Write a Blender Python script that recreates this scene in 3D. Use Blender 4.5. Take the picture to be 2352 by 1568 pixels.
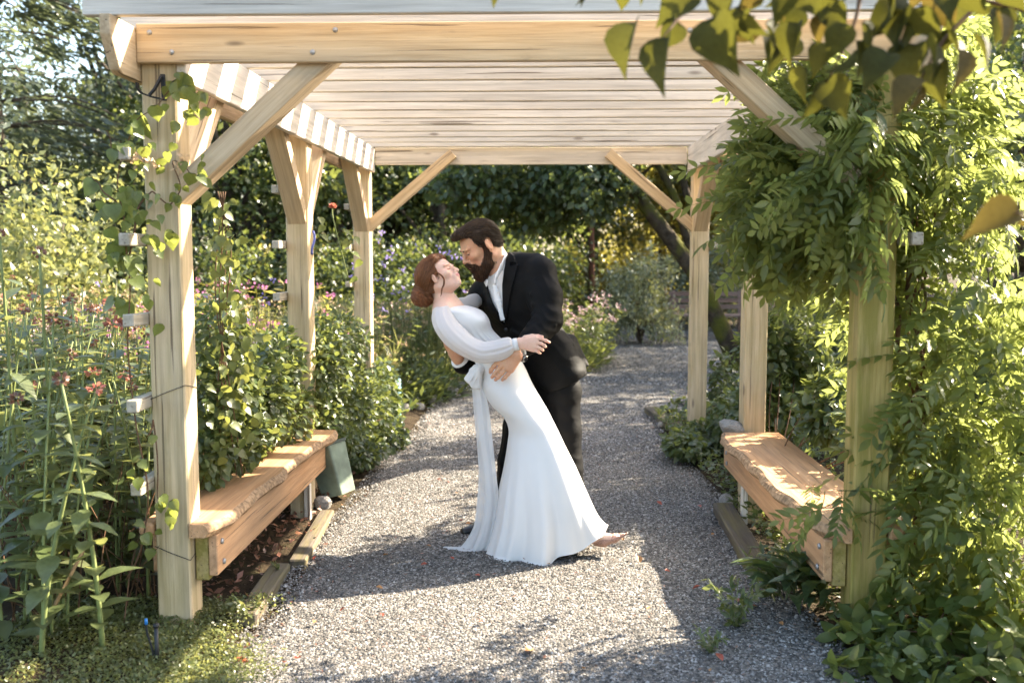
import bpy, bmesh, math, random
import numpy as np
from mathutils import Vector, Matrix, Quaternion

for _o in list(bpy.data.objects):
    bpy.data.objects.remove(_o)
random.seed(7)
RNG = np.random.default_rng(11)
scene = bpy.context.scene
COL = scene.collection

# ------------------------------------------------------------------ camera
CAM_H = 1.60
PITCH = math.radians(5.10)
YAW = math.radians(1.69)
cam_data = bpy.data.cameras.new('camera')
cam_data.lens = 35.0
cam_data.sensor_width = 36.0
cam_data.clip_start = 0.05
cam_data.clip_end = 2000.0
cam_data.dof.use_dof = True
cam_data.dof.focus_distance = 5.25
cam_data.dof.aperture_fstop = 2.2
cam = bpy.data.objects.new('camera', cam_data)
COL.objects.link(cam)
cam.location = (0, 0, CAM_H)
cam.rotation_euler = (math.pi / 2 - PITCH, 0, YAW)
scene.camera = cam

# ------------------------------------------------------------------ sky, sun, exposure
SUN_TO = Vector((1.27, 0.8, 1.0)).normalized()          # direction towards the sun
world = bpy.data.worlds.new('World')
scene.world = world
world.use_nodes = True
wn = world.node_tree
wn.nodes.clear()
sky_node = wn.nodes.new('ShaderNodeTexSky')
sky_node.sky_type = 'NISHITA'
sky_node.sun_disc = False
sky_node.sun_elevation = math.asin(SUN_TO.z)
sky_node.sun_rotation = math.atan2(SUN_TO.x, SUN_TO.y)
sky_node.air_density = 1.0
sky_node.dust_density = 2.5
sky_node.ozone_density = 1.0
bg_node = wn.nodes.new('ShaderNodeBackground')
bg_node.inputs['Strength'].default_value = 0.125
wo = wn.nodes.new('ShaderNodeOutputWorld')
wn.links.new(sky_node.outputs[0], bg_node.inputs[0])
wn.links.new(bg_node.outputs[0], wo.inputs[0])

sun_data = bpy.data.lights.new('sun', 'SUN')
sun_data.energy = 5.0
sun_data.angle = math.radians(0.5)
sun_data.color = (1.0, 0.90, 0.76)
sun = bpy.data.objects.new('sun', sun_data)
COL.objects.link(sun)
sun.location = (20, 12, 20)
sun.rotation_euler = (-SUN_TO).to_track_quat('-Z', 'Y').to_euler()

scene.view_settings.view_transform = 'Standard'
scene.view_settings.look = 'None'
scene.view_settings.exposure = 2.6
scene.view_settings.gamma = 1.0
scene.view_settings.use_curve_mapping = False
scene.view_settings.use_white_balance = True          # camera set for open shade
scene.view_settings.white_balance_temperature = 6850
scene.view_settings.white_balance_tint = 8
scene.render.engine = 'CYCLES'
scene.cycles.use_denoising = True
try:
    scene.cycles.denoiser = 'OPENIMAGEDENOISE'
except Exception:
    pass
scene.cycles.max_bounces = 8
scene.cycles.diffuse_bounces = 4
scene.cycles.glossy_bounces = 3
scene.cycles.transmission_bounces = 4
scene.cycles.transparent_max_bounces = 6
scene.cycles.sample_clamp_indirect = 8.0
scene.cycles.use_adaptive_sampling = True
scene.cycles.adaptive_threshold = 0.015

# ------------------------------------------------------------------ helpers
_Rcam = cam.rotation_euler.to_matrix()
FPX = 35.0 / 36.0 * 2352.0


def at(px, py, Y):
    """World point at depth Y (metres along +y) seen at measured photo coordinates."""
    d = _Rcam @ Vector(((px - 1176.0) / FPX, -(py - 784.0) / FPX, -1.0))
    return Vector((0, 0, CAM_H)) + d * (Y / d.y)


def tag(o, label=None, cat=None, group=None, kind=None):
    if label: o['label'] = label
    if cat: o['category'] = cat
    if group: o['group'] = group
    if kind: o['kind'] = kind
    return o


def link(o, parent=None):
    COL.objects.link(o)
    if parent is not None:
        o.parent = parent
    return o


def empty(name, loc=(0, 0, 0), rz=0.0, parent=None):
    o = bpy.data.objects.new(name, None)
    o.empty_display_size = 0.1
    o.location = loc
    o.rotation_euler = (0, 0, rz)
    return link(o, parent)


def mesh_np(name, V, F, mat, smooth=False, mats=None, fmat=None):
    """Mesh datablock from numpy verts and list/array of faces (constant size array or list)."""
    me = bpy.data.meshes.new(name)
    V = np.asarray(V, dtype=np.float32)
    if isinstance(F, np.ndarray):
        n, k = F.shape
        me.vertices.add(len(V))
        me.vertices.foreach_set('co', V.ravel())
        me.loops.add(n * k)
        me.loops.foreach_set('vertex_index', F.astype(np.int32).ravel())
        me.polygons.add(n)
        me.polygons.foreach_set('loop_start', (np.arange(n) * k).astype(np.int32))
        me.polygons.foreach_set('loop_total', np.full(n, k, dtype=np.int32))
        me.update(calc_edges=True)
    else:
        me.from_pydata([tuple(v) for v in V], [], F)
        me.update()
    for m in (mats if mats else [mat]):
        me.materials.append(m)
    if fmat is not None:
        me.polygons.foreach_set('material_index', np.asarray(fmat, dtype=np.int32))
    if smooth:
        me.polygons.foreach_set('use_smooth', np.ones(len(me.polygons), dtype=bool))
    return me


def mobj(name, me, parent=None, loc=None, rot=None, sc=None):
    o = bpy.data.objects.new(name, me)
    link(o, parent)
    if loc is not None: o.location = loc
    if rot is not None: o.rotation_euler = rot
    if sc is not None: o.scale = (sc, sc, sc) if not hasattr(sc, '__len__') else sc
    return o


def obj_np(name, V, F, mat, parent=None, smooth=False, **k):
    return mobj(name, mesh_np(name, V, F, mat, smooth, **k), parent)


def from_bm(name, bm, mat, parent=None, smooth=False, sharp=None):
    me = bpy.data.meshes.new(name)
    bm.to_mesh(me)
    bm.free()
    me.materials.append(mat)
    if smooth:
        me.polygons.foreach_set('use_smooth', np.ones(len(me.polygons), dtype=bool))
    return mobj(name, me, parent)


def copy_tree(o, parent=None):
    c = o.copy()
    COL.objects.link(c)
    c.parent = parent
    for ch in list(o.children):
        copy_tree(ch, c)
    return c


def norm(v):
    return v / np.maximum(np.linalg.norm(v, axis=-1, keepdims=True), 1e-9)


def smoothstep(a, b, x):
    t = np.clip((x - a) / (b - a), 0, 1)
    return t * t * (3 - 2 * t)


# ---- node helper
class NT:
    def __init__(self, name):
        self.m = bpy.data.materials.new(name)
        self.m.use_nodes = True
        self.t = self.m.node_tree
        self.t.nodes.clear()
        self.out = self.n('OutputMaterial')

    def n(self, kind, **kw):
        nd = self.t.nodes.new('ShaderNode' + kind)
        for k, v in kw.items():
            setattr(nd, k, v)
        return nd

    def l(self, a, b):
        self.t.links.new(a, b)

    def ramp(self, fac, stops, interp='LINEAR'):
        r = self.n('ValToRGB')
        r.color_ramp.interpolation = interp
        e = r.color_ramp.elements
        while len(e) < len(stops):
            e.new(0.5)
        for i, (p, c) in enumerate(stops):
            e[i].position = p
            e[i].color = (c[0], c[1], c[2], 1) if len(c) == 3 else c
        self.l(fac, r.inputs[0])
        return r.outputs[0]

    def noise(self, vec, scale, detail=3, rough=0.55, dist=0.0):
        nd = self.n('TexNoise')
        nd.inputs['Scale'].default_value = scale
        nd.inputs['Detail'].default_value = detail
        nd.inputs['Roughness'].default_value = rough
        nd.inputs['Distortion'].default_value = dist
        if vec is not None:
            self.l(vec, nd.inputs['Vector'])
        return nd

    def mapping(self, vec, scale=(1, 1, 1), loc=(0, 0, 0), rot=(0, 0, 0)):
        mp = self.n('Mapping')
        mp.inputs['Scale'].default_value = scale
        mp.inputs['Location'].default_value = loc
        mp.inputs['Rotation'].default_value = rot
        self.l(vec, mp.inputs['Vector'])
        return mp.outputs[0]

    def mix(self, fac, a, b, mode='MIX'):
        mx = self.n('MixRGB', blend_type=mode)
        for s, v in ((0, fac), (1, a), (2, b)):
            if hasattr(v, 'default_value') or hasattr(v, 'links'):
                self.l(v, mx.inputs[s])
            elif s == 0:
                mx.inputs[0].default_value = v
            else:
                mx.inputs[s].default_value = (v[0], v[1], v[2], 1)
        return mx.outputs[0]

    def math(self, op, a, b=None, clamp=False):
        nd = self.n('Math', operation=op)
        nd.use_clamp = clamp
        for s, v in ((0, a), (1, b)):
            if v is None: continue
            if hasattr(v, 'links'):
                self.l(v, nd.inputs[s])
            else:
                nd.inputs[s].default_value = v
        return nd.outputs[0]

    def bsdf(self, color=None, rough=0.6, spec=0.3, **kw):
        b = self.n('BsdfPrincipled')
        if color is not None:
            if hasattr(color, 'links'):
                self.l(color, b.inputs['Base Color'])
            else:
                b.inputs['Base Color'].default_value = (color[0], color[1], color[2], 1)
        if hasattr(rough, 'links'):
            self.l(rough, b.inputs['Roughness'])
        else:
            b.inputs['Roughness'].default_value = rough
        b.inputs['Specular IOR Level'].default_value = spec
        for k, v in kw.items():
            b.inputs[k.replace('_', ' ')].default_value = v
        return b

    def bump(self, height, strength=0.3, dist=0.01):
        b = self.n('Bump')
        b.inputs['Strength'].default_value = strength
        b.inputs['Distance'].default_value = dist
        self.l(height, b.inputs['Height'])
        return b.outputs[0]

    def done(self, sh):
        self.l(sh, self.out.inputs['Surface'])
        return self.m


def mat_plain(name, color, rough=0.6, spec=0.3, var=0.12, scale=20.0, bump=0.0, **kw):
    t = NT(name)
    co = t.n('TexCoord').outputs['Object']
    nz = t.noise(co, scale, 4)
    c = t.ramp(nz.outputs[0], [(0.3, [x * (1 - var) for x in color]), (0.7, [min(1, x * (1 + var)) for x in color])])
    b = t.bsdf(c, rough, spec, **kw)
    if bump:
        t.l(t.bump(nz.outputs[0], bump, 0.004), b.inputs['Normal'])
    return t.done(b.outputs[0])


def mat_wood(name, dark, light, grey=0.25, green=0.0, rough=0.75):
    """Sawn timber: grain along local X, knots, weathering; varies per object."""
    t = NT(name)
    co = t.n('TexCoord').outputs['Object']
    oi = t.n('ObjectInfo')
    off = t.n('CombineXYZ')
    sc = t.math('MULTIPLY', oi.outputs['Random'], 37.0)
    for i in range(3):
        t.l(sc, off.inputs[i])
    va = t.n('VectorMath', operation='ADD')
    t.l(co, va.inputs[0]); t.l(off.outputs[0], va.inputs[1])
    p = va.outputs[0]
    warp = t.noise(t.mapping(p, (1.2, 4, 4)), 1.0, 2)
    g1 = t.noise(t.mapping(p, (1.3, 34, 34)), 1.6, 5, 0.6, 0.6)
    g2 = t.noise(t.mapping(p, (4.0, 160, 160)), 1.5, 3, 0.6)
    gm = t.math('ADD', t.math('MULTIPLY', g1.outputs[0], 0.7), t.math('MULTIPLY', g2.outputs[0], 0.3))
    gm = t.math('ADD', gm, t.math('MULTIPLY', t.math('SUBTRACT', warp.outputs[0], 0.5), 0.35))
    c = t.ramp(gm, [(0.30, dark), (0.47, [0.5 * (a + b) for a, b in zip(dark, light)]), (0.66, light)])
    # knots
    vo = t.n('TexVoronoi', feature='F1')
    vo.inputs['Scale'].default_value = 1.0
    t.l(t.mapping(p, (2.1, 7.5, 7.5)), vo.inputs['Vector'])
    kn = t.ramp(vo.outputs['Distance'], [(0.05, (1, 1, 1)), (0.11, (0, 0, 0))])
    c = t.mix(t.math('MULTIPLY', kn, 0.75), c, (0.10, 0.055, 0.025))
    # drying checks: thin dark streaks along the grain
    ck = t.noise(t.mapping(p, (0.9, 55, 55), (3, 1, 7)), 1.2, 2, 0.5, 0.3)
    ckm = t.ramp(ck.outputs[0], [(0.325, (1, 1, 1)), (0.345, (0, 0, 0))])
    c = t.mix(t.math('MULTIPLY', ckm, 0.8), c, (0.09, 0.055, 0.03))
    sa = t.noise(t.mapping(p, (0.7, 16, 16), (7, 4, 2)), 1.3, 3, 0.6)
    sm_ = t.ramp(sa.outputs[0], [(0.46, (0, 0, 0)), (0.70, (1, 1, 1))])
    c = t.mix(t.math('MULTIPLY', sm_, 0.45), c, [0.42 * x for x in dark])
    # weather grey blotches
    wz = t.noise(t.mapping(p, (0.9, 3, 3), (11, 3, 5)), 1.4, 4, 0.6)
    wm = t.ramp(wz.outputs[0], [(0.40, (0, 0, 0)), (0.68, (1, 1, 1))])
    c = t.mix(t.math('MULTIPLY', wm, grey), c, (0.42, 0.39, 0.35))
    dk = t.noise(t.mapping(p, (2.2, 9, 9), (1, 13, 5)), 2.2, 5, 0.7)
    dm = t.ramp(dk.outputs[0], [(0.60, (0, 0, 0)), (0.78, (1, 1, 1))])
    c = t.mix(t.math('MULTIPLY', dm, 0.35), c, (0.13, 0.11, 0.085))
    if green > 0:
        gz = t.noise(t.mapping(p, (1.5, 12, 12), (5, 2, 9)), 1.8, 4, 0.6)
        gmk = t.ramp(gz.outputs[0], [(0.42, (0, 0, 0)), (0.62, (1, 1, 1))])
        c = t.mix(t.math('MULTIPLY', gmk, green), c, (0.20, 0.17, 0.035))
    b = t.bsdf(c, rough, 0.25)
    bh = t.math('SUBTRACT', gm, t.math('MULTIPLY', ckm, 0.6))
    t.l(t.bump(bh, 0.55, 0.006), b.inputs['Normal'])
    return t.done(b.outputs[0])


def mat_leaf(name, cols, trans=0.45, tcol=None, rough=0.36, spec=0.5, vein=False):
    """Leaf: colour differs from leaf to leaf, thin so the sun glows through it."""
    t = NT(name)
    rnd = t.n('NewGeometry').outputs['Random Per Island']
    n = len(cols)
    c = t.ramp(rnd, [(i / max(1, n - 1), col) for i, col in enumerate(cols)])
    co = t.n('TexCoord').outputs['Object']
    nz = t.noise(co, 9.0, 3)
    c = t.mix(0.8, c, t.ramp(nz.outputs[0], [(0.3, (0.38, 0.38, 0.38)), (0.7, (1.10, 1.08, 1.05))]), 'MULTIPLY')
    b = t.bsdf(c, rough, spec)
    tr = t.n('BsdfTranslucent')
    if tcol is None:
        tc = t.mix(1.0, c, (1.9, 1.75, 0.55), 'MULTIPLY')
    else:
        tc = t.mix(0.6, c, tcol)
    t.l(tc, tr.inputs['Color'])
    mx = t.n('MixShader')
    mx.inputs[0].default_value = trans
    t.l(b.outputs[0], mx.inputs[1]); t.l(tr.outputs[0], mx.inputs[2])
    return t.done(mx.outputs[0])


# ---- shapes
def box_bm(L, W, H, bevel=0.004, center=True):
    bm = bmesh.new()
    bmesh.ops.create_cube(bm, size=1.0)
    bmesh.ops.scale(bm, vec=(L, W, H), verts=bm.verts)
    if bevel > 0:
        bmesh.ops.bevel(bm, geom=list(bm.edges), offset=bevel, segments=1, affect='EDGES')
    return bm


_box_cache = {}


def box_me(L, W, H, mat, bevel=0.004):
    key = (round(L, 4), round(W, 4), round(H, 4), mat.name, bevel)
    if key not in _box_cache:
        me = bpy.data.meshes.new('timber')
        bm = box_bm(L, W, H, bevel)
        bm.to_mesh(me)
        bm.free()
        me.materials.append(mat)
        _box_cache[key] = me
    return _box_cache[key]


def timber(name, p0, p1, W, H, mat, parent=None, up=(0, 0, 1), bevel=0.004):
    """Straight timber from p0 to p1, local X along it, H along 'up'."""
    p0, p1 = Vector(p0), Vector(p1)
    x = (p1 - p0)
    L = x.length
    x.normalize()
    z = Vector(up)
    z = (z - x * z.dot(x)).normalized()
    y = z.cross(x)
    me = box_me(L, W, H, mat, bevel)
    o = bpy.data.objects.new(name, me)
    link(o, parent)
    m = Matrix((x, y, z)).transposed().to_4x4()
    m.translation = (p0 + p1) / 2
    if parent is not None:
        m = Matrix.Translation(parent.location).inverted() @ m
    o.matrix_local = m
    return o


def tube_np(pts, radii, seg=8, cap=True):
    """Tube along a polyline: returns verts, quad faces (list)."""
    P = np.asarray([tuple(p) for p in pts], dtype=float)
    n = len(P)
    radii = np.broadcast_to(np.asarray(radii, dtype=float), (n,))
    T = np.gradient(P, axis=0)
    T = norm(T)
    ref = np.array([0.0, 0.0, 1.0])
    if abs(T[0] @ ref) > 0.9:
        ref = np.array([1.0, 0.0, 0.0])
    N = ref - T[0] * (ref @ T[0]); N /= np.linalg.norm(N)
    V = []
    a = np.linspace(0, 2 * np.pi, seg, endpoint=False)
    for i in range(n):
        N = N - T[i] * (N @ T[i]); N /= max(1e-9, np.linalg.norm(N))
        B = np.cross(T[i], N)
        V.append(P[i] + radii[i] * (np.cos(a)[:, None] * N + np.sin(a)[:, None] * B))
    V = np.concatenate(V)
    F = []
    for i in range(n - 1):
        for j in range(seg):
            k = (j + 1) % seg
            F.append((i * seg + j, i * seg + k, (i + 1) * seg + k, (i + 1) * seg + j))
    if cap:
        F.append(tuple(range(seg))[::-1])
        F.append(tuple((n - 1) * seg + j for j in range(seg)))
    return V, F


def catmull(pts, n=8):
    P = [np.asarray(tuple(p), dtype=float) for p in pts]
    P = [2 * P[0] - P[1]] + P + [2 * P[-1] - P[-2]]
    out = []
    for i in range(1, len(P) - 2):
        for k in range(n):
            t = k / n
            a, b, c, d = P[i - 1], P[i], P[i + 1], P[i + 2]
            out.append(0.5 * (2 * b + (c - a) * t + (2 * a - 5 * b + 4 * c - d) * t * t + (3 * b - a - 3 * c + d) * t ** 3))
    out.append(P[-2])
    return np.array(out)


class Soup:
    """Collects faces of one part."""
    def __init__(self):
        self.V, self.F, self.n = [], [], 0

    def add(self, V, F):
        V = np.asarray(V, dtype=float)
        self.V.append(V)
        self.F.extend(tuple(i + self.n for i in f) for f in F)
        self.n += len(V)

    def tube(self, pts, radii, seg=8, cap=True):
        self.add(*tube_np(pts, radii, seg, cap))

    def build(self, name, mat, parent=None, smooth=True):
        return obj_np(name, np.concatenate(self.V), self.F, mat, parent, smooth)

    def mesh(self, name, mat, smooth=True):
        return mesh_np(name, np.concatenate(self.V), self.F, mat, smooth)


# leaf templates: (u along, v across, w up) and faces, all triangles
def tmpl(outline, fold=0.10, droop=0.12):
    """Leaf from half outline [(u, halfwidth)...]; midrib points inserted, folded up at the sides."""
    V, F = [], []
    us = [u for u, _ in outline]
    mid, lt, rt = [], [], []
    for u, h in outline:
        mid.append(len(V)); V.append((u, 0, -droop * u * u))
        if h > 1e-6:
            lt.append(len(V)); V.append((u, h, fold * h * 2 - droop * u * u))
            rt.append(len(V)); V.append((u, -h, fold * h * 2 - droop * u * u))
        else:
            lt.append(mid[-1]); rt.append(mid[-1])
    for i in range(len(outline) - 1):
        for s, flip in ((lt, False), (rt, True)):
            q = [mid[i], mid[i + 1], s[i + 1], s[i]]
            q = [x for k, x in enumerate(q) if x not in q[:k]]
            if flip: q = q[::-1]
            if len(q) == 4:
                F += [(q[0], q[1], q[2]), (q[0], q[2], q[3])]
            elif len(q) == 3:
                F.append(tuple(q))
    return np.array(V, dtype=float), np.array(F, dtype=int)


T_LO = (np.array([(0, 0, 0), (0.45, 0.5, 0.06), (1, 0, -0.08), (0.45, -0.5, 0.06)], dtype=float), np.array([(0, 2, 1), (0, 3, 2)]))
T_OVAL = tmpl([(0, 0), (0.22, 0.36), (0.5, 0.5), (0.78, 0.33), (1, 0)])
T_LANCE = tmpl([(0, 0), (0.25, 0.40), (0.55, 0.46), (1, 0)], 0.14, 0.18)
T_NARROW = tmpl([(0, 0), (0.35, 0.5), (0.7, 0.38), (1, 0)], 0.18, 0.2)
T_HEART = tmpl([(0.02, 0), (-0.10, 0.22), (0.06, 0.46), (0.28, 0.52), (0.55, 0.38), (0.8, 0.16), (1, 0)], 0.12, 0.2)


def scatter(T, P, D, N, L, W):
    """Place template T at points P, tips along D, normals N, lengths L, widths W -> V, F arrays."""
    TV, TF = T
    D = norm(D)
    N = N - D * (N * D).sum(1, keepdims=True)
    N = norm(N)
    S = np.cross(N, D)
    L = np.asarray(L)[:, None, None]
    W = np.asarray(W)[:, None, None]
    V = (P[:, None, :] + L * TV[None, :, 0:1] * D[:, None, :] + W * TV[None, :, 1:2] * S[:, None, :]
         + W * TV[None, :, 2:3] * N[:, None, :])
    n, k = len(P), len(TV)
    F = (TF[None] + (np.arange(n) * k)[:, None, None]).reshape(-1, TF.shape[1])
    return V.reshape(-1, 3), F


def rand_dirs(n, rng=None):
    rng = rng or RNG
    v = rng.normal(size=(n, 3))
    return norm(v)


def merge_np(parts):
    Vs, Fs, o = [], [], 0
    for V, F in parts:
        Vs.append(V); Fs.append(F + o); o += len(V)
    return np.concatenate(Vs), np.concatenate(Fs)
# ================================================================== pergola
WOOD = mat_wood('cedar_warm', (0.42, 0.29, 0.16), (0.62, 0.47, 0.30), 0.18)
WOOD_PALE = mat_wood('cedar_weathered', (0.50, 0.44, 0.36), (0.74, 0.67, 0.58), 0.38)
WOOD_BLOCK = mat_wood('block_cedar', (0.28, 0.23, 0.16), (0.46, 0.40, 0.31), 0.4, 0.1)
WOOD_POST = mat_wood('post_cedar', (0.40, 0.29, 0.15), (0.63, 0.48, 0.30), 0.22, 0.24)
WOOD_MOSS = mat_wood('post_mossy', (0.28, 0.20, 0.06), (0.48, 0.36, 0.13), 0.1, 0.8)
WOOD_SEAT = mat_wood('bench_cedar', (0.40, 0.20, 0.09), (0.62, 0.36, 0.19), 0.12, 0.0, 0.5)
WOOD_OLD = mat_wood('old_timber', (0.055, 0.042, 0.03), (0.14, 0.11, 0.08), 0.12, 0.3, 0.9)
STEEL = mat_plain('galvanised_steel', (0.35, 0.35, 0.36), 0.45, 0.5, Metallic=0.7)
IRON = mat_plain('black_iron', (0.015, 0.015, 0.016), 0.5, 0.4)

PCX = -0.097
PIN = 1.3865                 # inner half width
PW = 0.144                   # post section
PY = [4.073, 6.330, 8.600]   # front faces of the posts
BZ0, BZ1 = 2.29, 2.498       # side beams
RZ0, RH, RT = 2.502, 0.185, 0.038

perg = empty('pergola', (PCX, 4.07, 0))
tag(perg, 'open cedar pergola with square posts, knee braces and slatted rafter roof over the path', 'pergola')


def pw(x, y, z):
    return Vector((PCX + x, y, z))


def screw_mesh():
    s = Soup()
    s.tube([(0, 0, 0), (0, -0.004, 0)], [0.011, 0.009], 10)
    s.tube([(0, -0.004, 0), (0, -0.0045, 0)], [0.004, 0.002], 6)
    return s.mesh('screw', STEEL)


SCREW = screw_mesh()


def add_child(name, me, parent, world_loc, rot=None):
    """Child of a part: world-space placement."""
    o = bpy.data.objects.new(name, me)
    link(o, parent)
    bpy.context.view_layer.update()
    m = Matrix.Translation(world_loc)
    if rot is not None:
        m = m @ rot.to_4x4()
    o.matrix_parent_inverse = parent.matrix_world.inverted()
    o.matrix_basis = m
    return o


posts = {}
for si, s in enumerate((-1, 1)):
    for yi, y in enumerate(PY):
        x = s * (PIN + PW / 2)
        mat = WOOD_MOSS if (s == 1 and yi == 0) else WOOD_POST
        posts[(s, yi)] = timber('post', pw(x, y + PW / 2, -0.25), pw(x, y + PW / 2, BZ1), PW, PW, mat, perg, up=(0, 1, 0), bevel=0.007)


def end_cut_beam(name, s, x, thick, y0, y1, mat, cut0=0.17, cut1=0.10):
    """Side beam with its lower corner cut away at both ends."""
    prof = [(y0, BZ1), (y0, BZ1 - 0.075), (y0 + cut0 * 0.45, BZ0 + 0.012), (y0 + cut0 * 0.62, BZ0), (y1 - cut1, BZ0), (y1, BZ0 + 0.1), (y1, BZ1)]
    L = y1 - y0
    mx = (y0 + y1) / 2
    bm = bmesh.new()
    vs = []
    for dx in (-thick / 2, thick / 2):
        vs.append([bm.verts.new((p[0] - mx, dx, p[1] - (BZ0 + BZ1) / 2)) for p in prof])
    n = len(prof)
    bm.faces.new(vs[0]); bm.faces.new(vs[1][::-1])
    for i in range(n):
        j = (i + 1) % n
        bm.faces.new((vs[0][j], vs[0][i], vs[1][i], vs[1][j]))
    bmesh.ops.recalc_face_normals(bm, faces=bm.faces)
    bmesh.ops.bevel(bm, geom=list(bm.edges), offset=0.003, segments=1, affect='EDGES')
    o = from_bm(name, bm, mat, perg)
    o.rotation_euler = (0, 0, math.pi / 2)
    o.location = (x, mx - 4.07, (BZ0 + BZ1) / 2)
    return o


for s in (-1, 1):
    end_cut_beam('side_beam', s, s * (PIN + PW + 0.021 + 0.001), 0.042, 3.80, 8.93, WOOD)
    end_cut_beam('side_beam', s, s * (PIN - 0.020), 0.038, 4.078, 8.72, WOOD_PALE, 0.0, 0.0) if False else None
for s in (-1, 1):
    timber('side_beam', pw(s * (PIN - 0.020), 4.078, (BZ0 + BZ1) / 2), pw(s * (PIN - 0.020), 8.68, (BZ0 + BZ1) / 2), 0.038, BZ1 - BZ0, WOOD_PALE, perg)

# tie beams across the front and rear posts
tb = timber('tie_beam', pw(-(PIN + PW), 4.053, 2.435), pw(PIN + PW, 4.053, 2.435), 0.036, 0.155, WOOD, perg)
for px, pyy in ((343, 75), (394, 120), (718, 120), (770, 69), (1585, 70), (1610, 118)):
    p = at(px, pyy, 4.034)
    add_child('screw', SCREW, tb, p)
timber('tie_beam', pw(-(PIN - 0.042), 8.705, 2.428), pw(PIN - 0.042, 8.705, 2.428), 0.036, 0.146, WOOD_PALE, perg)

# rafters
for k in range(14):
    y = 3.85 + 0.3685 * k + RT / 2
    dx = random.uniform(-0.015, 0.015)
    z = RZ0 + RH / 2 + random.uniform(0, 0.002)
    timber('rafter', pw(-1.655 + dx, y, z), pw(1.655 + dx, y + random.uniform(-0.004, 0.004), z), RT, RH, WOOD_PALE, perg)

# knee braces
BR = 0.088


def brace(p_low, p_high, out, width, mat):
    """p_low on post face, p_high on beam underside are the lower-edge points of the brace."""
    d = (p_high - p_low).normalized()
    nrm = (Vector(out) - d * Vector(out).dot(d)).normalized()
    off = nrm * (BR / 2)
    return timber('knee_brace', p_low - d * 0.085 + off, p_high + d * 0.085 + off, width, BR, mat, perg, up=nrm)


for s in (-1, 1):
    brace(pw(s * (PIN - 0.002), 4.144, 1.80), pw(s * 0.755, 4.144, 2.365), (s, 0, 1), 0.135, WOOD)
    brace(pw(s * (PIN - 0.002), 8.66, 1.78), pw(s * 0.70, 8.66, 2.36), (s, 0, 1), 0.09, WOOD)
    xs = s * (PIN + PW / 2)
    for y0, sg in ((PY[0] + PW, 1), (PY[1], -1), (PY[1] + PW, 1), (PY[2], -1)):
        brace(pw(xs, y0, 1.78), pw(xs, y0 + sg * 0.52, 2.30), (0, -sg, 1), 0.118, WOOD)

# short trellis blocks on the outer faces of the posts
for s in (-1, 1):
    for yi, y in enumerate(PY):
        for zi, z in enumerate((1.985, 1.65, 1.32, 0.985, 0.645)):
            if yi == 2 and zi > 2: continue
            if s == 1 and (zi != 1 or yi == 0) and not (yi == 0 and zi == 1): continue
            x = s * (PIN + PW + 0.024)
            t_ = random.uniform(-0.02, 0.02)
            timber('trellis_block', pw(x, y - 0.15 + t_, z + random.uniform(-0.012, 0.012)), pw(x, y + PW + 0.12, z), 0.046, 0.050, WOOD_BLOCK, perg)

# staple and wire on the front left post
for (zz, tw) in ((0.335, 0.03), (1.02, -0.03)):
    x0, x1 = -(PIN + PW) - 0.003, -PIN + 0.003
    ring = [pw(x0, 4.069, zz + tw), pw(x0 + 0.07, 4.068, zz), pw(x1, 4.069, zz - tw), pw(x1 + 0.001, 4.15, zz - tw * 0.5), pw(x1, 4.22, zz)]
    wire = Soup()
    wire.tube([p - perg.location for p in ring], 0.0016, 5)
    wire.build('binding_wire', IRON, perg)

# ------------------------------------------------------------------ hanging bracket
brk = empty('hanging_bracket', at(348, 200, 4.07))
tag(brk, 'black iron hook bracket screwed near the top of the left front post', 'bracket')
b0 = brk.location


def flat_bar(pts, w, name, parent, t_=0.004):
    """Flat strip following pts (local), width across y."""
    P = np.array([tuple(p) for p in pts])
    T = norm(np.gradient(P, axis=0))
    Nn = np.stack([-T[:, 2], np.zeros(len(T)), T[:, 0]], 1)
    V, F = [], []
    for p, n in zip(P, Nn):
        for a, b in ((-1, -1), (1, -1), (1, 1), (-1, 1)):
            V.append(p + n * t_ * a + np.array([0, w / 2 * b, 0]))
    for i in range(len(P) - 1):
        for j in range(4):
            k = (j + 1) % 4
            F.append((i * 4 + j, i * 4 + k, (i + 1) * 4 + k, (i + 1) * 4 + j))
    F.append((0, 1, 2, 3)); e = (len(P) - 1) * 4
    F.append((e + 3, e + 2, e + 1, e))
    return obj_np(name, np.array(V), F, IRON, parent)


def L_(px, py, y=4.03):
    return at(px, py, y) - b0


bp = Soup()
a_, b_ = L_(374, 171, 4.066), L_(378, 232, 4.066)
V, F = [], []
for yy in (0.0, -0.007):
    for p, dx in ((a_, -0.009), (a_, 0.009), (b_, 0.009), (b_, -0.009)):
        V.append((p.x + dx, p.y + yy, p.z))
bp.add(V, [(0, 1, 2, 3), (7, 6, 5, 4), (0, 4, 5, 1), (1, 5, 6, 2), (2, 6, 7, 3), (3, 7, 4, 0)])
bp.build('back_plate', IRON, brk, False)
flat_bar([L_(372, 228, 4.05), L_(345, 222, 4.02), L_(325, 214, 4.0), L_(316, 203, 3.99), L_(315, 190, 3.985)], 0.02, 'hook_arm', brk)
flat_bar([L_(371, 176, 4.052), L_(355, 205, 4.03), L_(343, 219, 4.02)], 0.018, 'strut', brk)

# ================================================================== built-in benches
BARK = mat_plain('live_edge_bark', (0.33, 0.21, 0.12), 0.85, 0.2, 0.5, 45, 0.6)


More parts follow.
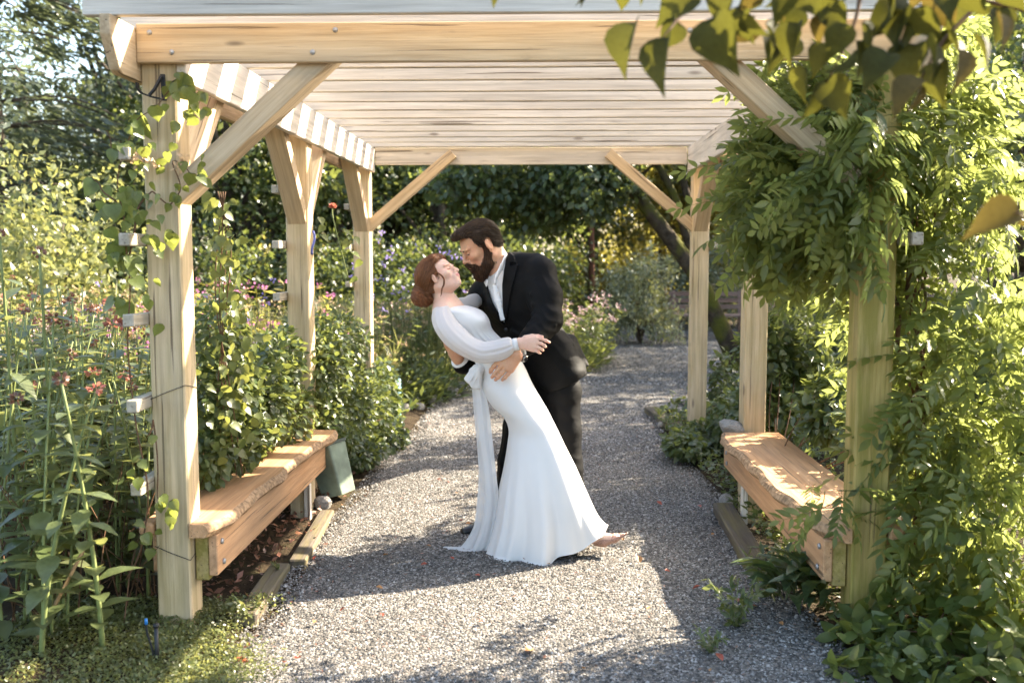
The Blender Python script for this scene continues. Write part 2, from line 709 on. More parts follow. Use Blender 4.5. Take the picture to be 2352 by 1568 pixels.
def make_bench(s):
    root = empty('slab_bench', pw(s * (PIN + 0.05), 4.2, 0))
    o = root.location
    # live-edge slab, notched round the front post; local x mirrored by s
    xin, xout = 1.235, PIN + PW + 0.075
    y0, y1 = 4.055, 6.30
    prof = []
    n = 46
    rnd = random.Random(3 + s)
    ph = [rnd.uniform(0, 6.28) for _ in range(5)]

    def live(y, a=1.0):
        t_ = y - y0
        return a * (0.020 * math.sin(2.1 * t_ + ph[0]) + 0.011 * math.sin(5.3 * t_ + ph[1]) + 0.007 * math.sin(11 * t_ + ph[2]) + 0.004 * math.sin(23 * t_ + ph[3]))
    bm = bmesh.new()
    zt, zb = 0.462, 0.405
    rows = []
    for i in range(n + 1):
        y = y0 + (y1 - y0) * i / n
        wav = live(y)
        front = xin + wav + 0.05 * math.exp(-((y - y0) / 0.10) ** 2)
        back_in = PIN - 0.006 if y < PY[0] + PW + 0.008 else xout
        if i in (0,):
            front += 0.02
        # cross-section from back to front: back bottom, back top, front top, bark mid, front bottom
        rows.append([(back_in, zb), (back_in, zt), (front + 0.022, zt), (front + 0.006, zt - 0.012 + 0.003 * math.sin(31 * y)),
                     (front - 0.004 + 0.004 * math.sin(17 * y + 1), zt - 0.034), (front + 0.016, zb)])
    V, F = [], []
    for i, r in enumerate(rows):
        y = y0 + (y1 - y0) * i / n
        for (x, z) in r:
            V.append((s * x - (o.x - PCX), y - o.y, z))
    k = 6
    fm = []
    for i in range(n):
        for j in range(k):
            q = (j + 1) % k
            F.append((i * k + j, (i + 1) * k + j, (i + 1) * k + q, i * k + q) if s > 0 else (i * k + q, (i + 1) * k + q, (i + 1) * k + j, i * k + j))
            fm.append(1 if j in (2, 3, 4) else 0)
    F.append(tuple(range(k)) if s > 0 else tuple(range(k))[::-1]); fm.append(0)
    F.append(tuple(n * k + j for j in range(k))[::-1] if s > 0 else tuple(n * k + j for j in range(k))); fm.append(0)
    # local axes of slab: make grain follow y by rotating data: build rotated object
    Vr = [(v[1], -v[0], v[2]) for v in V]
    me = mesh_np('seat_slab', Vr, F, WOOD_SEAT, False, mats=[WOOD_SEAT, BARK], fmat=fm)
    sl = mobj('seat_slab', me, root, rot=(0, 0, math.pi / 2))
    # outer tongue of the slab beside the post
    timber('slab_tongue', pw(s * (PIN + PW + 0.042), 4.075, (zt + zb) / 2), pw(s * (PIN + PW + 0.042), 4.228, (zt + zb) / 2), 0.066, zt - zb - 0.004, WOOD_SEAT, root, bevel=0.01)
    ax = s * (PIN - 0.085)
    timber('apron', pw(ax, 4.115, 0.312), pw(ax, 6.40, 0.312), 0.038, 0.178, WOOD_SEAT, root)
    timber('apron', pw(s * (PIN + PW + 0.03), 4.16, 0.312), pw(s * (PIN + PW + 0.03), 6.38, 0.312), 0.038, 0.178, WOOD_SEAT, root)
    timber('cleat', pw(s * (PIN - 0.034), 4.125, 0.300), pw(s * (PIN - 0.034), 4.30, 0.300), 0.058, 0.20, WOOD_MOSS, root)
    timber('leg', pw(s * (PIN - 0.02), 5.98, -0.05), pw(s * (PIN - 0.02), 5.98, 0.402), 0.085, 0.30, WOOD_POST, root, up=(0, 1, 0))
    timber('leg_board', pw(s * (PIN - 0.085), 5.83, -0.03), pw(s * (PIN - 0.085), 5.83, 0.22), 0.036, 0.05, WOOD_PALE, root, up=(0, 1, 0))
    bolt = Soup(); bolt.tube([(0, 0, 0), (-s * 0.008, 0, 0)], [0.014, 0.012], 8)
    bme = bolt.mesh('bolt', STEEL)
    for yy, zz in ((4.17, 0.36), (4.19, 0.265), (6.30, 0.33), (6.28, 0.265)):
        mobj('bolt', bme, root, loc=Vector((PCX + ax - s * 0.0195, yy, zz)) - o)
    return root


bl = make_bench(-1)
tag(bl, 'live-edge cedar slab bench striped with sunlight on the left side of the pergola', 'bench', 'slab benches built into the pergola')
br = make_bench(1)
tag(br, 'live-edge cedar slab bench on the right side of the pergola beside the climbing leaves', 'bench', 'slab benches built into the pergola')
# ================================================================== ground
def mat_ground():
    t = NT('dark_soil')
    co = t.n('TexCoord').outputs['Object']
    a = t.noise(co, 6.0, 6, 0.65)
    b_ = t.noise(co, 60.0, 4, 0.7)
    c = t.ramp(a.outputs[0], [(0.3, (0.022, 0.015, 0.009)), (0.55, (0.055, 0.040, 0.024)), (0.75, (0.05, 0.055, 0.02))])
    c = t.mix(0.5, c, t.ramp(b_.outputs[0], [(0.3, (0.4, 0.4, 0.4)), (0.7, (1.5, 1.4, 1.3))]), 'MULTIPLY')
    s = t.bsdf(c, 0.95, 0.1)
    t.l(t.bump(t.math('ADD', a.outputs[0], b_.outputs[0]), 0.7, 0.03), s.inputs['Normal'])
    return t.done(s.outputs[0])


def mat_gravel():
    t = NT('crushed_gravel')
    co = t.n('TexCoord').outputs['Object']
    vo = t.n('TexVoronoi', feature='F1')
    vo.inputs['Scale'].default_value = 85.0
    t.l(co, vo.inputs['Vector'])
    sep = t.n('SeparateColor')
    t.l(vo.outputs['Color'], sep.inputs[0])
    c = t.ramp(sep.outputs[0], [(0.0, (0.045, 0.042, 0.038)), (0.35, (0.10, 0.094, 0.086)), (0.6, (0.17, 0.155, 0.14)), (0.85, (0.24, 0.23, 0.215)), (1.0, (0.40, 0.385, 0.36))])
    bl_ = t.noise(co, 0.9, 5, 0.6)
    c = t.mix(0.55, c, t.ramp(bl_.outputs[0], [(0.3, (0.55, 0.52, 0.48)), (0.7, (1.15, 1.12, 1.08))]), 'MULTIPLY')
    b = t.bsdf(c, 0.85, 0.25)
    h = t.math('SUBTRACT', 1.0, vo.outputs['Distance'])
    t.l(t.bump(h, 0.8, 0.012), b.inputs['Normal'])
    return t.done(b.outputs[0])


def mat_pebble():
    t = NT('gravel_stone')
    rnd = t.n('NewGeometry').outputs['Random Per Island']
    c = t.ramp(rnd, [(0.0, (0.045, 0.042, 0.038)), (0.25, (0.085, 0.080, 0.073)), (0.5, (0.130, 0.121, 0.109)), (0.66, (0.18, 0.148, 0.122)), (0.8, (0.20, 0.19, 0.178)), (1.0, (0.40, 0.38, 0.355))])
    co = t.n('TexCoord').outputs['Object']
    pz = t.noise(co, 1.1, 5, 0.65)
    c = t.mix(0.6, c, t.ramp(pz.outputs[0], [(0.32, (0.60, 0.60, 0.59)), (0.50, (0.98, 0.98, 0.97)), (0.68, (1.30, 1.27, 1.22))]), 'MULTIPLY')
    b = t.bsdf(c, 0.85, 0.2)
    return t.done(b.outputs[0])


M_SOIL, M_GRAVEL, M_PEB = mat_ground(), mat_gravel(), mat_pebble()


def fbm2(x, y, seed=0, octv=4):
    r = np.random.default_rng(seed)
    out = np.zeros_like(x)
    for o_ in range(octv):
        f = 2.0 ** o_
        for _ in range(3):
            a = r.uniform(0, 6.28); p = r.uniform(0, 6.28)
            out += np.sin((x * np.cos(a) + y * np.sin(a)) * f + p) / f
    return out / 3


# one big soil sheet: dense near, coarse towards the horizon
def axis(lo, hi, dense_lo, dense_hi, step):
    a = list(np.arange(dense_lo, dense_hi, step))
    g, x = step, dense_hi
    while x < hi:
        a.append(x); g *= 1.35; x += g
    a.append(hi)
    g, x = step, dense_lo
    pre = []
    while x > lo:
        g *= 1.35; x -= g; pre.append(max(x, lo))
    return np.array(sorted(set(pre)) + a)


gx = axis(-600, 600, -7, 7, 0.16)
gy = axis(-60, 900, 1.5, 24, 0.18)
X, Y = np.meshgrid(gx, gy)
PATH_L = [(-1.0, -1.30), (2.0, -1.30), (4.2, -1.20), (5.6, -1.22), (7.2, -1.20), (8.6, -1.12), (10.5, -1.10), (12.3, -0.65), (14.5, 0.35), (17.0, 1.05), (20.0, 1.3), (22.3, 1.55)]
PATH_R = [(-1.0, 1.35), (2.0, 1.35), (4.2, 1.16), (6.5, 1.14), (8.2, 1.06), (9.6, 1.04), (10.4, 1.45), (11.4, 2.3), (13.0, 3.3), (16.0, 4.8), (20.0, 5.8), (22.3, 5.9)]


def path_lr(y):
    yl, xl = zip(*PATH_L); yr, xr = zip(*PATH_R)
    return np.interp(y, yl, xl), np.interp(y, yr, xr)


pl, pr = path_lr(Y)
inside = np.minimum(X - pl, pr - X)
Zg = np.where(inside > 0.02, -0.045, 0.0) + 0.025 * fbm2(X * 2.2, Y * 2.2, 3) * smoothstep(-0.05, -0.5, inside)
Zg = Zg + 0.05 * smoothstep(0.0, -0.8, inside)
Zg = np.where((np.abs(X) > 12) | (Y > 26), np.maximum(Zg, 0.02), Zg)
nx, ny = len(gx), len(gy)
idx = np.arange(nx * ny).reshape(ny, nx)
Fg = np.stack([idx[:-1, :-1], idx[:-1, 1:], idx[1:, 1:], idx[1:, :-1]], -1).reshape(-1, 4)
ground = obj_np('ground', np.stack([X, Y, Zg], -1).reshape(-1, 3), Fg, M_SOIL, None, True)
tag(ground, kind='structure')

# gravel path: a strip with its own slight relief
ys = np.concatenate([np.arange(-1.0, 9.0, 0.08), np.arange(9.0, 22.31, 0.2)])
nu = 36
Vp = []
for y in ys:
    a, b = path_lr(y)
    wob = 0.035 * math.sin(3.1 * y) + 0.02 * math.sin(7.7 * y + 1)
    wob2 = 0.035 * math.sin(2.7 * y + 2) + 0.02 * math.sin(8.3 * y)
    u = np.linspace(0, 1, nu)
    x = (a - 0.06 + wob) + (b - a + 0.12 + wob2 - wob) * u
    edge = np.minimum(u, 1 - u) * (b - a)
    z = 0.012 + 0.010 * fbm2(x * 3, np.full_like(x, y * 3), 5) - 0.05 * smoothstep(0.10, 0.0, edge)
    Vp.append(np.stack([x, np.full_like(x, y), z], 1))
Vp = np.concatenate(Vp)
ip = np.arange(len(ys) * nu).reshape(len(ys), nu)
Fp = np.stack([ip[:-1, :-1], ip[:-1, 1:], ip[1:, 1:], ip[1:, :-1]], -1).reshape(-1, 4)
path = obj_np('gravel_path', Vp, Fp, M_GRAVEL, None, True)
tag(path, kind='structure')

# loose stones of the path as real geometry
ICO_V = np.array([(0.1, 0, 1), (1, 0, -0.3), (0.3, 1, -0.3), (-0.8, 0.55, -0.3), (-0.8, -0.55, -0.3), (0.3, -1, -0.3)], dtype=float)
ICO_F = np.array([(0, 1, 2), (0, 2, 3), (0, 3, 4), (0, 4, 5), (0, 5, 1)])


def pebbles(n, y0, y1, smin, smax, seed):
    r = np.random.default_rng(seed)
    y = y0 + (y1 - y0) * r.random(n) ** 1.25
    a, b = path_lr(y)
    x = a - 0.05 + (b - a + 0.10) * r.random(n)
    sz = smin + (smax - smin) * r.random(n) ** 2.5
    z = 0.012 + 0.010 * fbm2(x * 3, y * 3, 5) + sz * 0.15
    V = ICO_V[None] * (1 + 0.35 * r.uniform(-1, 1, (n, 6, 1)))
    V = V * np.stack([sz * r.uniform(0.8, 1.4, n), sz * r.uniform(0.7, 1.1, n), sz * r.uniform(0.5, 0.85, n)], 1)[:, None, :]
    an = r.uniform(0, 6.28, n)
    c, s_ = np.cos(an)[:, None], np.sin(an)[:, None]
    tl = r.uniform(-0.5, 0.5, n)[:, None]
    Vx = V[..., 0] * c - V[..., 1] * s_
    Vy = V[..., 0] * s_ + V[..., 1] * c
    Vz = V[..., 2] + tl * V[..., 0]
    W = np.stack([Vx + x[:, None], Vy + y[:, None], Vz + z[:, None]], -1).reshape(-1, 3)
    F = (ICO_F[None] + (np.arange(n) * 6)[:, None, None]).reshape(-1, 3)
    return W, F


Vq, Fq = merge_np([pebbles(84000, 3.3, 8.4, 0.0036, 0.0095, 1), pebbles(16000, 7.5, 14.0, 0.008, 0.015, 2), pebbles(12000, 12.0, 22.0, 0.012, 0.022, 3)])
gr = obj_np('gravel', Vq, Fq, M_PEB)
tag(gr, 'loose grey gravel stones covering the path', 'gravel', kind='stuff')
# ================================================================== figures: signed-distance modelling
class Field:
    """Solid built from smoothly joined primitives, turned into one continuous skin (surface nets)."""
    def __init__(self, lo, hi, h):
        self.lo = np.array(tuple(lo), dtype=np.float32)
        self.h = h
        self.n = np.ceil((np.array(tuple(hi)) - self.lo) / h).astype(int) + 1
        self.d = np.full(self.n, 1.0, dtype=np.float32)
        self.m = np.zeros(self.n, dtype=np.int8)
        self.ax = [self.lo[i] + h * np.arange(self.n[i], dtype=np.float32) for i in range(3)]

    def _sl(self, lo, hi):
        a = np.clip(np.floor((np.array(lo) - self.lo) / self.h).astype(int), 0, self.n)
        b = np.clip(np.ceil((np.array(hi) - self.lo) / self.h).astype(int) + 1, 0, self.n)
        return tuple(slice(a[i], b[i]) for i in range(3))

    def pts(self, sl):
        X, Y_, Z = np.meshgrid(self.ax[0][sl[0]], self.ax[1][sl[1]], self.ax[2][sl[2]], indexing='ij')
        return np.stack([X, Y_, Z], -1)

    def op(self, fn, lo, hi, k=0.012, mat=None, sub=False):
        pad = 3 * self.h + k
        sl = self._sl(np.array(lo) - pad, np.array(hi) + pad)
        if any(s.stop <= s.start for s in sl): return
        dd = fn(self.pts(sl)).astype(np.float32)
        old = self.d[sl]
        if sub:
            dd = -dd
            if k > 0:
                h = np.clip(0.5 - 0.5 * (old - dd) / k, 0, 1)
                new = old * (1 - h) + dd * h + k * h * (1 - h)
            else:
                new = np.maximum(old, dd)
        else:
            if k > 0:
                h = np.clip(0.5 + 0.5 * (old - dd) / k, 0, 1)
                new = old * (1 - h) + dd * h - k * h * (1 - h)
            else:
                new = np.minimum(old, dd)
            if mat is not None:
                mm = self.m[sl]
                mm[dd <= old] = mat
        self.d[sl] = new

    def cap(self, a, b, ra, rb=None, k=0.012, mat=0, sub=False):
        a = np.array(tuple(a), dtype=np.float32); b = np.array(tuple(b), dtype=np.float32)
        rb = ra if rb is None else rb
        r = max(ra, rb)
        ba = b - a; L2 = max(float(ba @ ba), 1e-9)

        def fn(p):
            pa = p - a
            t_ = np.clip((pa @ ba) / L2, 0, 1)
            return np.linalg.norm(pa - t_[..., None] * ba, axis=-1) - (ra + (rb - ra) * t_)
        self.op(fn, np.minimum(a, b) - r, np.maximum(a, b) + r, k, mat, sub)

    def chain(self, pts, rad, k=0.012, mat=0):
        for i in range(len(pts) - 1):
            self.cap(pts[i], pts[i + 1], rad[i], rad[i + 1], k, mat)

    def ell(self, c, r, R=None, k=0.012, mat=0, sub=False):
        c = np.array(tuple(c), dtype=np.float32); r = np.array(r, dtype=np.float32)
        R = np.eye(3, dtype=np.float32) if R is None else np.array(R, dtype=np.float32)   # columns = axes

        def fn(p):
            q = (p - c) @ R
            k0 = np.linalg.norm(q / r, axis=-1)
            k1 = np.linalg.norm(q / (r * r), axis=-1)
            return k0 * (k0 - 1) / np.maximum(k1, 1e-6)
        m = float(r.max())
        self.op(fn, c - m, c + m, k, mat, sub)

    def ecap(self, a, b, ra, rb, u, k=0.02, mat=0):
        """Tapered limb with oval section; ra, rb = (radius along u, radius across)."""
        a = np.array(tuple(a), dtype=np.float32); b = np.array(tuple(b), dtype=np.float32)
        ba = b - a; L = float(np.linalg.norm(ba)); w = ba / L
        u = np.array(tuple(u), dtype=np.float32); u = u - w * (u @ w); u /= np.linalg.norm(u)
        v = np.cross(w, u)

        def fn(p):
            pa = p - a
            t_ = (pa @ w) / L
            tc = np.clip(t_, 0, 1)
            ru = ra[0] + (rb[0] - ra[0]) * tc
            rv = ra[1] + (rb[1] - ra[1]) * tc
            mn = np.minimum(ru, rv)
            ex = (t_ - tc) * L
            k0 = np.sqrt(((pa @ u) / ru) ** 2 + ((pa @ v) / rv) ** 2 + (ex / mn) ** 2)
            return (k0 - 1) * mn
        m = max(max(ra), max(rb))
        self.op(fn, np.minimum(a, b) - m, np.maximum(a, b) + m, k, mat)

    def loft(self, secs, u, k=0.02, mat=0):
        for (c0, r0), (c1, r1) in zip(secs[:-1], secs[1:]):
            self.ecap(c0, c1, r0, r1, u, k, mat)

    def mesh(self, smooth_it=1):
        d = self.d
        # pad so that surfaces close
        d = np.pad(d, 1, constant_values=1.0)
        lo = self.lo - self.h
        s = d < 0
        c = s[:-1, :-1, :-1].astype(np.int8)
        cnt = np.zeros(tuple(np.array(d.shape) - 1), dtype=np.int8)
        for i in (0, 1):
            for j in (0, 1):
                for k in (0, 1):
                    cnt += s[i:d.shape[0] - 1 + i, j:d.shape[1] - 1 + j, k:d.shape[2] - 1 + k]
        act = np.argwhere((cnt > 0) & (cnt < 8))
        vid = np.full(cnt.shape, -1, dtype=np.int32)
        vid[act[:, 0], act[:, 1], act[:, 2]] = np.arange(len(act))
        corn = {}
        for i in (0, 1):
            for j in (0, 1):
                for k in (0, 1):
                    corn[(i, j, k)] = d[act[:, 0] + i, act[:, 1] + j, act[:, 2] + k]
        acc = np.zeros((len(act), 3)); w = np.zeros(len(act))
        for ax in range(3):
            for a in (0, 1):
                for b in (0, 1):
                    p0 = [a, b]; p0.insert(ax, 0); p1 = [a, b]; p1.insert(ax, 1)
                    d0, d1 = corn[tuple(p0)], corn[tuple(p1)]
                    cr = (d0 < 0) != (d1 < 0)
                    t_ = np.where(cr, d0 / np.where(cr, d0 - d1, 1), 0)
                    pos = np.tile(np.array(p0, dtype=float), (len(act), 1))
                    pos[:, ax] = t_
                    acc[cr] += pos[cr]; w[cr] += 1
        V = (act + acc / w[:, None]) * self.h + lo
        F = []
        for ax in range(3):
            o1, o2 = [(1, 2), (2, 0), (0, 1)][ax]
            sl0 = [slice(None)] * 3; sl1 = [slice(None)] * 3
            sl0[ax] = slice(0, -1); sl1[ax] = slice(1, None)
            a, b = s[tuple(sl0)], s[tuple(sl1)]
            for flip, msk in ((False, a & ~b), (True, ~a & b)):
                e = np.argwhere(msk)
                ok = (e[:, o1] > 0) & (e[:, o2] > 0) & (e[:, o1] < cnt.shape[o1]) & (e[:, o2] < cnt.shape[o2])
                e = e[ok]
                q = []
                for da, db in ((-1, -1), (0, -1), (0, 0), (-1, 0)):
                    x = e.copy(); x[:, o1] += da; x[:, o2] += db
                    q.append(vid[x[:, 0], x[:, 1], x[:, 2]])
                q = np.stack(q, 1)
                F.append(q[:, ::-1] if flip else q)
        F = np.concatenate(F)
        F = F[(F >= 0).all(1)]
        for _ in range(smooth_it):
            acc = np.zeros_like(V); w = np.zeros(len(V))
            for i in range(4):
                j = (i + 1) % 4
                np.add.at(acc, F[:, i], V[F[:, j]]); np.add.at(w, F[:, i], 1)
                np.add.at(acc, F[:, j], V[F[:, i]]); np.add.at(w, F[:, j], 1)
            V = 0.5 * V + 0.5 * acc / np.maximum(w, 1)[:, None]
        gi = np.clip(np.round((V - self.lo) / self.h).astype(int), 0, self.n - 1)
        vm = self.m[gi[:, 0], gi[:, 1], gi[:, 2]]
        fm = vm[F[:, 0]]
        return V, F, fm

    def build(self, name, mats, parent, smooth_it=1):
        V, F, fm = self.mesh(smooth_it)
        o = np.array(tuple(parent.location)) if parent is not None else np.zeros(3)
        mats = mats if isinstance(mats, (list, tuple)) else [mats]
        me = mesh_np(name, V - o, F, None, True, mats=mats, fmat=np.clip(fm, 0, len(mats) - 1))
        return mobj(name, me, parent)


def poly_sd(x, z, poly):
    """Signed distance to a 2-D polygon (negative inside)."""
    P = np.array(poly, dtype=np.float32)
    d = np.full(x.shape, 1e9, dtype=np.float32)
    ins = np.zeros(x.shape, dtype=bool)
    n = len(P)
    for i in range(n):
        a, b = P[i], P[(i + 1) % n]
        e = b - a
        wx, wz = x - a[0], z - a[1]
        t_ = np.clip((wx * e[0] + wz * e[1]) / max(float(e @ e), 1e-12), 0, 1)
        d = np.minimum(d, (wx - e[0] * t_) ** 2 + (wz - e[1] * t_) ** 2)
        c = ((a[1] > z) != (b[1] > z)) & (x < (b[0] - a[0]) * (z - a[1]) / (b[1] - a[1] + 1e-12) + a[0])
        ins ^= c
    d = np.sqrt(d)
    return np.where(ins, -d, d)


class HeadFrame:
    """Head axes: f forwards, l to the head's left, u up; origin midway between the ears."""
    def __init__(self, origin, pitch, heading, roll=0.0, s=1.0, fx=0.0, dz=1.0):
        f = Vector((math.cos(heading) * math.cos(pitch), math.sin(heading) * math.cos(pitch), math.sin(pitch)))
        u = Vector((-math.cos(heading) * math.sin(pitch), -math.sin(heading) * math.sin(pitch), math.cos(pitch)))
        l = u.cross(f)
        if roll:
            q = Quaternion(f, roll)
            u = q @ u; l = q @ l
        self.f, self.l, self.u, self.o, self.s = f, l, u, Vector(origin), s
        self.fx, self.dz = fx, dz
        self.R = np.array([tuple(f), tuple(l), tuple(u)]).T

    def __call__(self, x, y, z):
        x = x + self.fx * max(0.0, x) / 0.1
        if z < 0: z = z * (1 - (1 - self.dz) * min(1.0, max(0.0, x) / 0.06))
        return self.o + (self.f * x + self.l * y + self.u * z) * self.s


def sculpt_head(F, H, male=True, mats=(0, 1, 2)):
    """mats: skin, lips, dark (brows and lashes)."""
    sk, lp, dk = mats
    s, R = H.s, H.R
    E = lambda c, r, k=0.012, m=sk, sub=False, RR=None: F.ell(H(*c), [q * s for q in r], R if RR is None else RR, k * s, m, sub)
    C = lambda a, b, ra, rb, k=0.01, m=sk, sub=False: F.cap(H(*a), H(*b), ra * s, rb * s, k * s, m, sub)
    E((-0.012, 0, 0.045), (0.100, 0.077, 0.088))
    E((0.030, 0, 0.030), (0.066, 0.066, 0.075), 0.02)                     # forehead
    if male:
        E((0.034, 0, -0.045), (0.062, 0.060, 0.080), 0.025)
        C((-0.005, 0.058, -0.055), (0.070, 0.022, -0.108), 0.020, 0.018, 0.03)
        C((-0.005, -0.058, -0.055), (0.070, -0.022, -0.108), 0.020, 0.018, 0.03)
        E((0.078, 0, -0.108), (0.024, 0.028, 0.020), 0.02)
    else:
        E((0.034, 0, -0.036), (0.058, 0.054, 0.070), 0.025)
        C((-0.005, 0.050, -0.050), (0.070, 0.012, -0.100), 0.014, 0.013, 0.03)
        C((-0.005, -0.050, -0.050), (0.070, -0.012, -0.100), 0.014, 0.013, 0.03)
        E((0.086, 0, -0.098), (0.016, 0.018, 0.015), 0.022)
    for y in (-1, 1):
        E((0.066, y * 0.045, -0.014), (0.026, 0.024, 0.022), 0.02)       # cheek bones
        E((0.088, y * 0.030, 0.030), (0.015, 0.030, 0.010 if male else 0.007), 0.014)   # brow ridge
        E((0.104, y * 0.033, 0.010), (0.020, 0.020, 0.011), 0.012, sk, True)   # socket
        E((0.081, y * 0.032, 0.010), (0.0135, 0.0150, 0.0125), 0.004)     # lidded eye
        C((0.0965, y * 0.022, 0.0045), (0.0905, y * 0.046, 0.004), 0.0024, 0.0022, 0.001, dk)   # lash line
        C((0.1020, y * 0.016, 0.029), (0.0960, y * 0.050, 0.0315), 0.0042 if male else 0.0022, 0.0030 if male else 0.0016, 0.002, dk)  # brow
    # nose
    C((0.094, 0, 0.024), (0.114, 0, -0.018), 0.0075, 0.0100, 0.012)
    E((0.1165, 0, -0.024), (0.0115, 0.0120, 0.0095), 0.008)
    for y in (-1, 1):
        E((0.105, y * 0.0125, -0.027), (0.011, 0.0065, 0.0075), 0.006)
    # mouth
    E((0.090, 0, -0.056), (0.020, 0.028, 0.024), 0.016)
    E((0.1055, 0, -0.0520), (0.0100, 0.020, 0.0056), 0.003, lp)
    E((0.1030, 0, -0.0635), (0.0105, 0.018, 0.0066), 0.003, lp)
    C((0.1165, 0.015, -0.0575), (0.1165, -0.015, -0.0575), 0.0016, 0.0016, 0.002, sk, True)
    # ears
    for y in (-1, 1):
        ang = 0.10
        es = s
        s = es * (1.0 if male else 0.80)
        q = Quaternion(H.l, ang * 1.0) @ Quaternion(H.u, y * 0.40)
        RR = np.array([tuple(q @ H.f), tuple(q @ H.l), tuple(q @ H.u)]).T
        c = (-0.012 if male else 0.004, y * 0.084 if male else y * 0.080, 0.000)
        F.ell(H(*c), [0.020 * s, 0.0075 * s, 0.033 * s], RR, 0.006 * s, sk)
        cc = H(*c) + (q @ H.l) * y * 0.009 * s
        F.ell(cc, [0.0125 * s, 0.006 * s, 0.022 * s], RR, 0.004 * s, sk, True)
        F.ell(H(c[0] + 0.006, y * 0.083, -0.005), [0.006 * s, 0.006 * s, 0.009 * s], RR, 0.004 * s, sk)
        F.ell(H(c[0] + 0.006, y * 0.081, -0.031 if male else -0.024), [0.009 * s, 0.006 * s, 0.010 * s], RR, 0.006 * s, sk)
        s = es


def hand_sdf(F, wrist_a, wrist_b, knuckles, fingers, thumb, r_palm, r_f, mat=0, nail=None):
    """Hand: palm from the two wrist points to the four knuckles, each finger a bent chain of three joints."""
    wa, wb = Vector(wrist_a), Vector(wrist_b)
    for i, kn in enumerate(knuckles):
        w = wa.lerp(wb, (i + 0.5) / len(knuckles))
        F.cap(w, kn, r_palm * 1.05, r_palm * 0.92, r_palm * 0.9, mat)
    for kn, fg, rf in zip(knuckles, fingers, r_f):
        pts = [kn] + fg
        rr = [rf * 1.15, rf * 1.02, rf * 0.93, rf * 0.80][:len(pts)]
        for i in range(len(pts) - 1):
            F.cap(pts[i], pts[i + 1], rr[i], rr[i + 1], rf * 0.35, mat)
        for p in pts[1:-1]:
            F.ell(p, [rf * 1.06] * 3, None, rf * 0.4, mat)
    if thumb:
        rr = np.linspace(r_palm * 1.05, r_f[0] * 0.85, len(thumb))
        for i in range(len(thumb) - 1):
            F.cap(thumb[i], thumb[i + 1], rr[i], rr[i + 1], r_f[0] * 0.5, mat)


def strands(name, Fld, n, flow, steps, dl, rad, lift, mat, parent, seed, keep=None):
    """Fine hairs combed over a solid: each follows 'flow' along the surface."""
    r = np.random.default_rng(seed)
    V, F, _ = Fld.mesh(0)
    if keep is not None:
        V = V[keep(V)]
    P = V[r.integers(0, len(V), n)] + r.normal(size=(n, 3)) * 0.002
    g = np.stack(np.gradient(Fld.d, Fld.h), -1)
    rows = [P]
    dirs = []
    jit = r.normal(size=(n, 3)) * 0.16
    for k in range(steps):
        idx = np.clip(np.round((P - Fld.lo) / Fld.h).astype(int), 0, Fld.n - 1)
        N = norm(g[idx[:, 0], idx[:, 1], idx[:, 2]])
        d = flow(P) + jit
        d = norm(d - N * (d * N).sum(1, keepdims=True))
        depth = Fld.d[idx[:, 0], idx[:, 1], idx[:, 2]][:, None]
        P = P + d * dl + N * (lift - np.clip(depth, -0.02, 0.02)) * 0.5
        rows.append(P); dirs.append((d, N))
    dirs.append(dirs[-1])
    Vs = []
    for k in range(steps + 1):
        d, N = dirs[k]
        B = np.cross(d, N)
        rr = rad * (1.0 - 0.85 * k / steps)
        Vs.append(np.stack([rows[k] + N * rr, rows[k] - 0.5 * N * rr + 0.87 * B * rr, rows[k] - 0.5 * N * rr - 0.87 * B * rr], 1))
    Vs = np.stack(Vs, 1)                      # n, steps+1, 3, 3
    base = (np.arange(n) * (steps + 1) * 3)[:, None, None]
    F = []
    for k in range(steps):
        for j in range(3):
            a, b = k * 3 + j, k * 3 + (j + 1) % 3
            F.append([a, b, b + 3, a + 3])
    F = (np.array(F)[None] + base).reshape(-1, 4)
    o = obj_np(name, Vs.reshape(-1, 3) - np.array(tuple(parent.location)), F, mat, parent, True)
    o['kind'] = 'stuff'
    return o
# ================================================================== the couple
def mat_skin(name, base, red):
    t = NT(name)
    co = t.n('TexCoord').outputs['Object']
    a = t.noise(co, 14.0, 4, 0.6)
    b_ = t.noise(co, 160.0, 2, 0.5)
    c = t.ramp(a.outputs[0], [(0.35, base), (0.7, red)])
    c = t.mix(0.12, c, t.ramp(b_.outputs[0], [(0.35, (0.6, 0.5, 0.45)), (0.65, (1.2, 1.15, 1.1))]), 'MULTIPLY')
    s = t.bsdf(c, 0.48, 0.35)
    s.inputs['Subsurface Weight'].default_value = 0.25
    s.inputs['Subsurface Radius'].default_value = (1.0, 0.35, 0.18)
    s.inputs['Subsurface Scale'].default_value = 0.012
    t.l(t.bump(b_.outputs[0], 0.06, 0.002), s.inputs['Normal'])
    return t.done(s.outputs[0])


def mat_hair(name, dark, light, scale=(8, 90, 90), rot=(0, 0, 0)):
    t = NT(name)
    co = t.n('TexCoord').outputs['Object']
    p = t.mapping(co, scale, (0, 0, 0), rot)
    a = t.noise(p, 2.0, 4, 0.65, 0.8)
    c = t.ramp(a.outputs[0], [(0.32, dark), (0.68, light)])
    s = t.bsdf(c, 0.5, 0.2)
    t.l(t.bump(a.outputs[0], 0.9, 0.012), s.inputs['Normal'])
    return t.done(s.outputs[0])


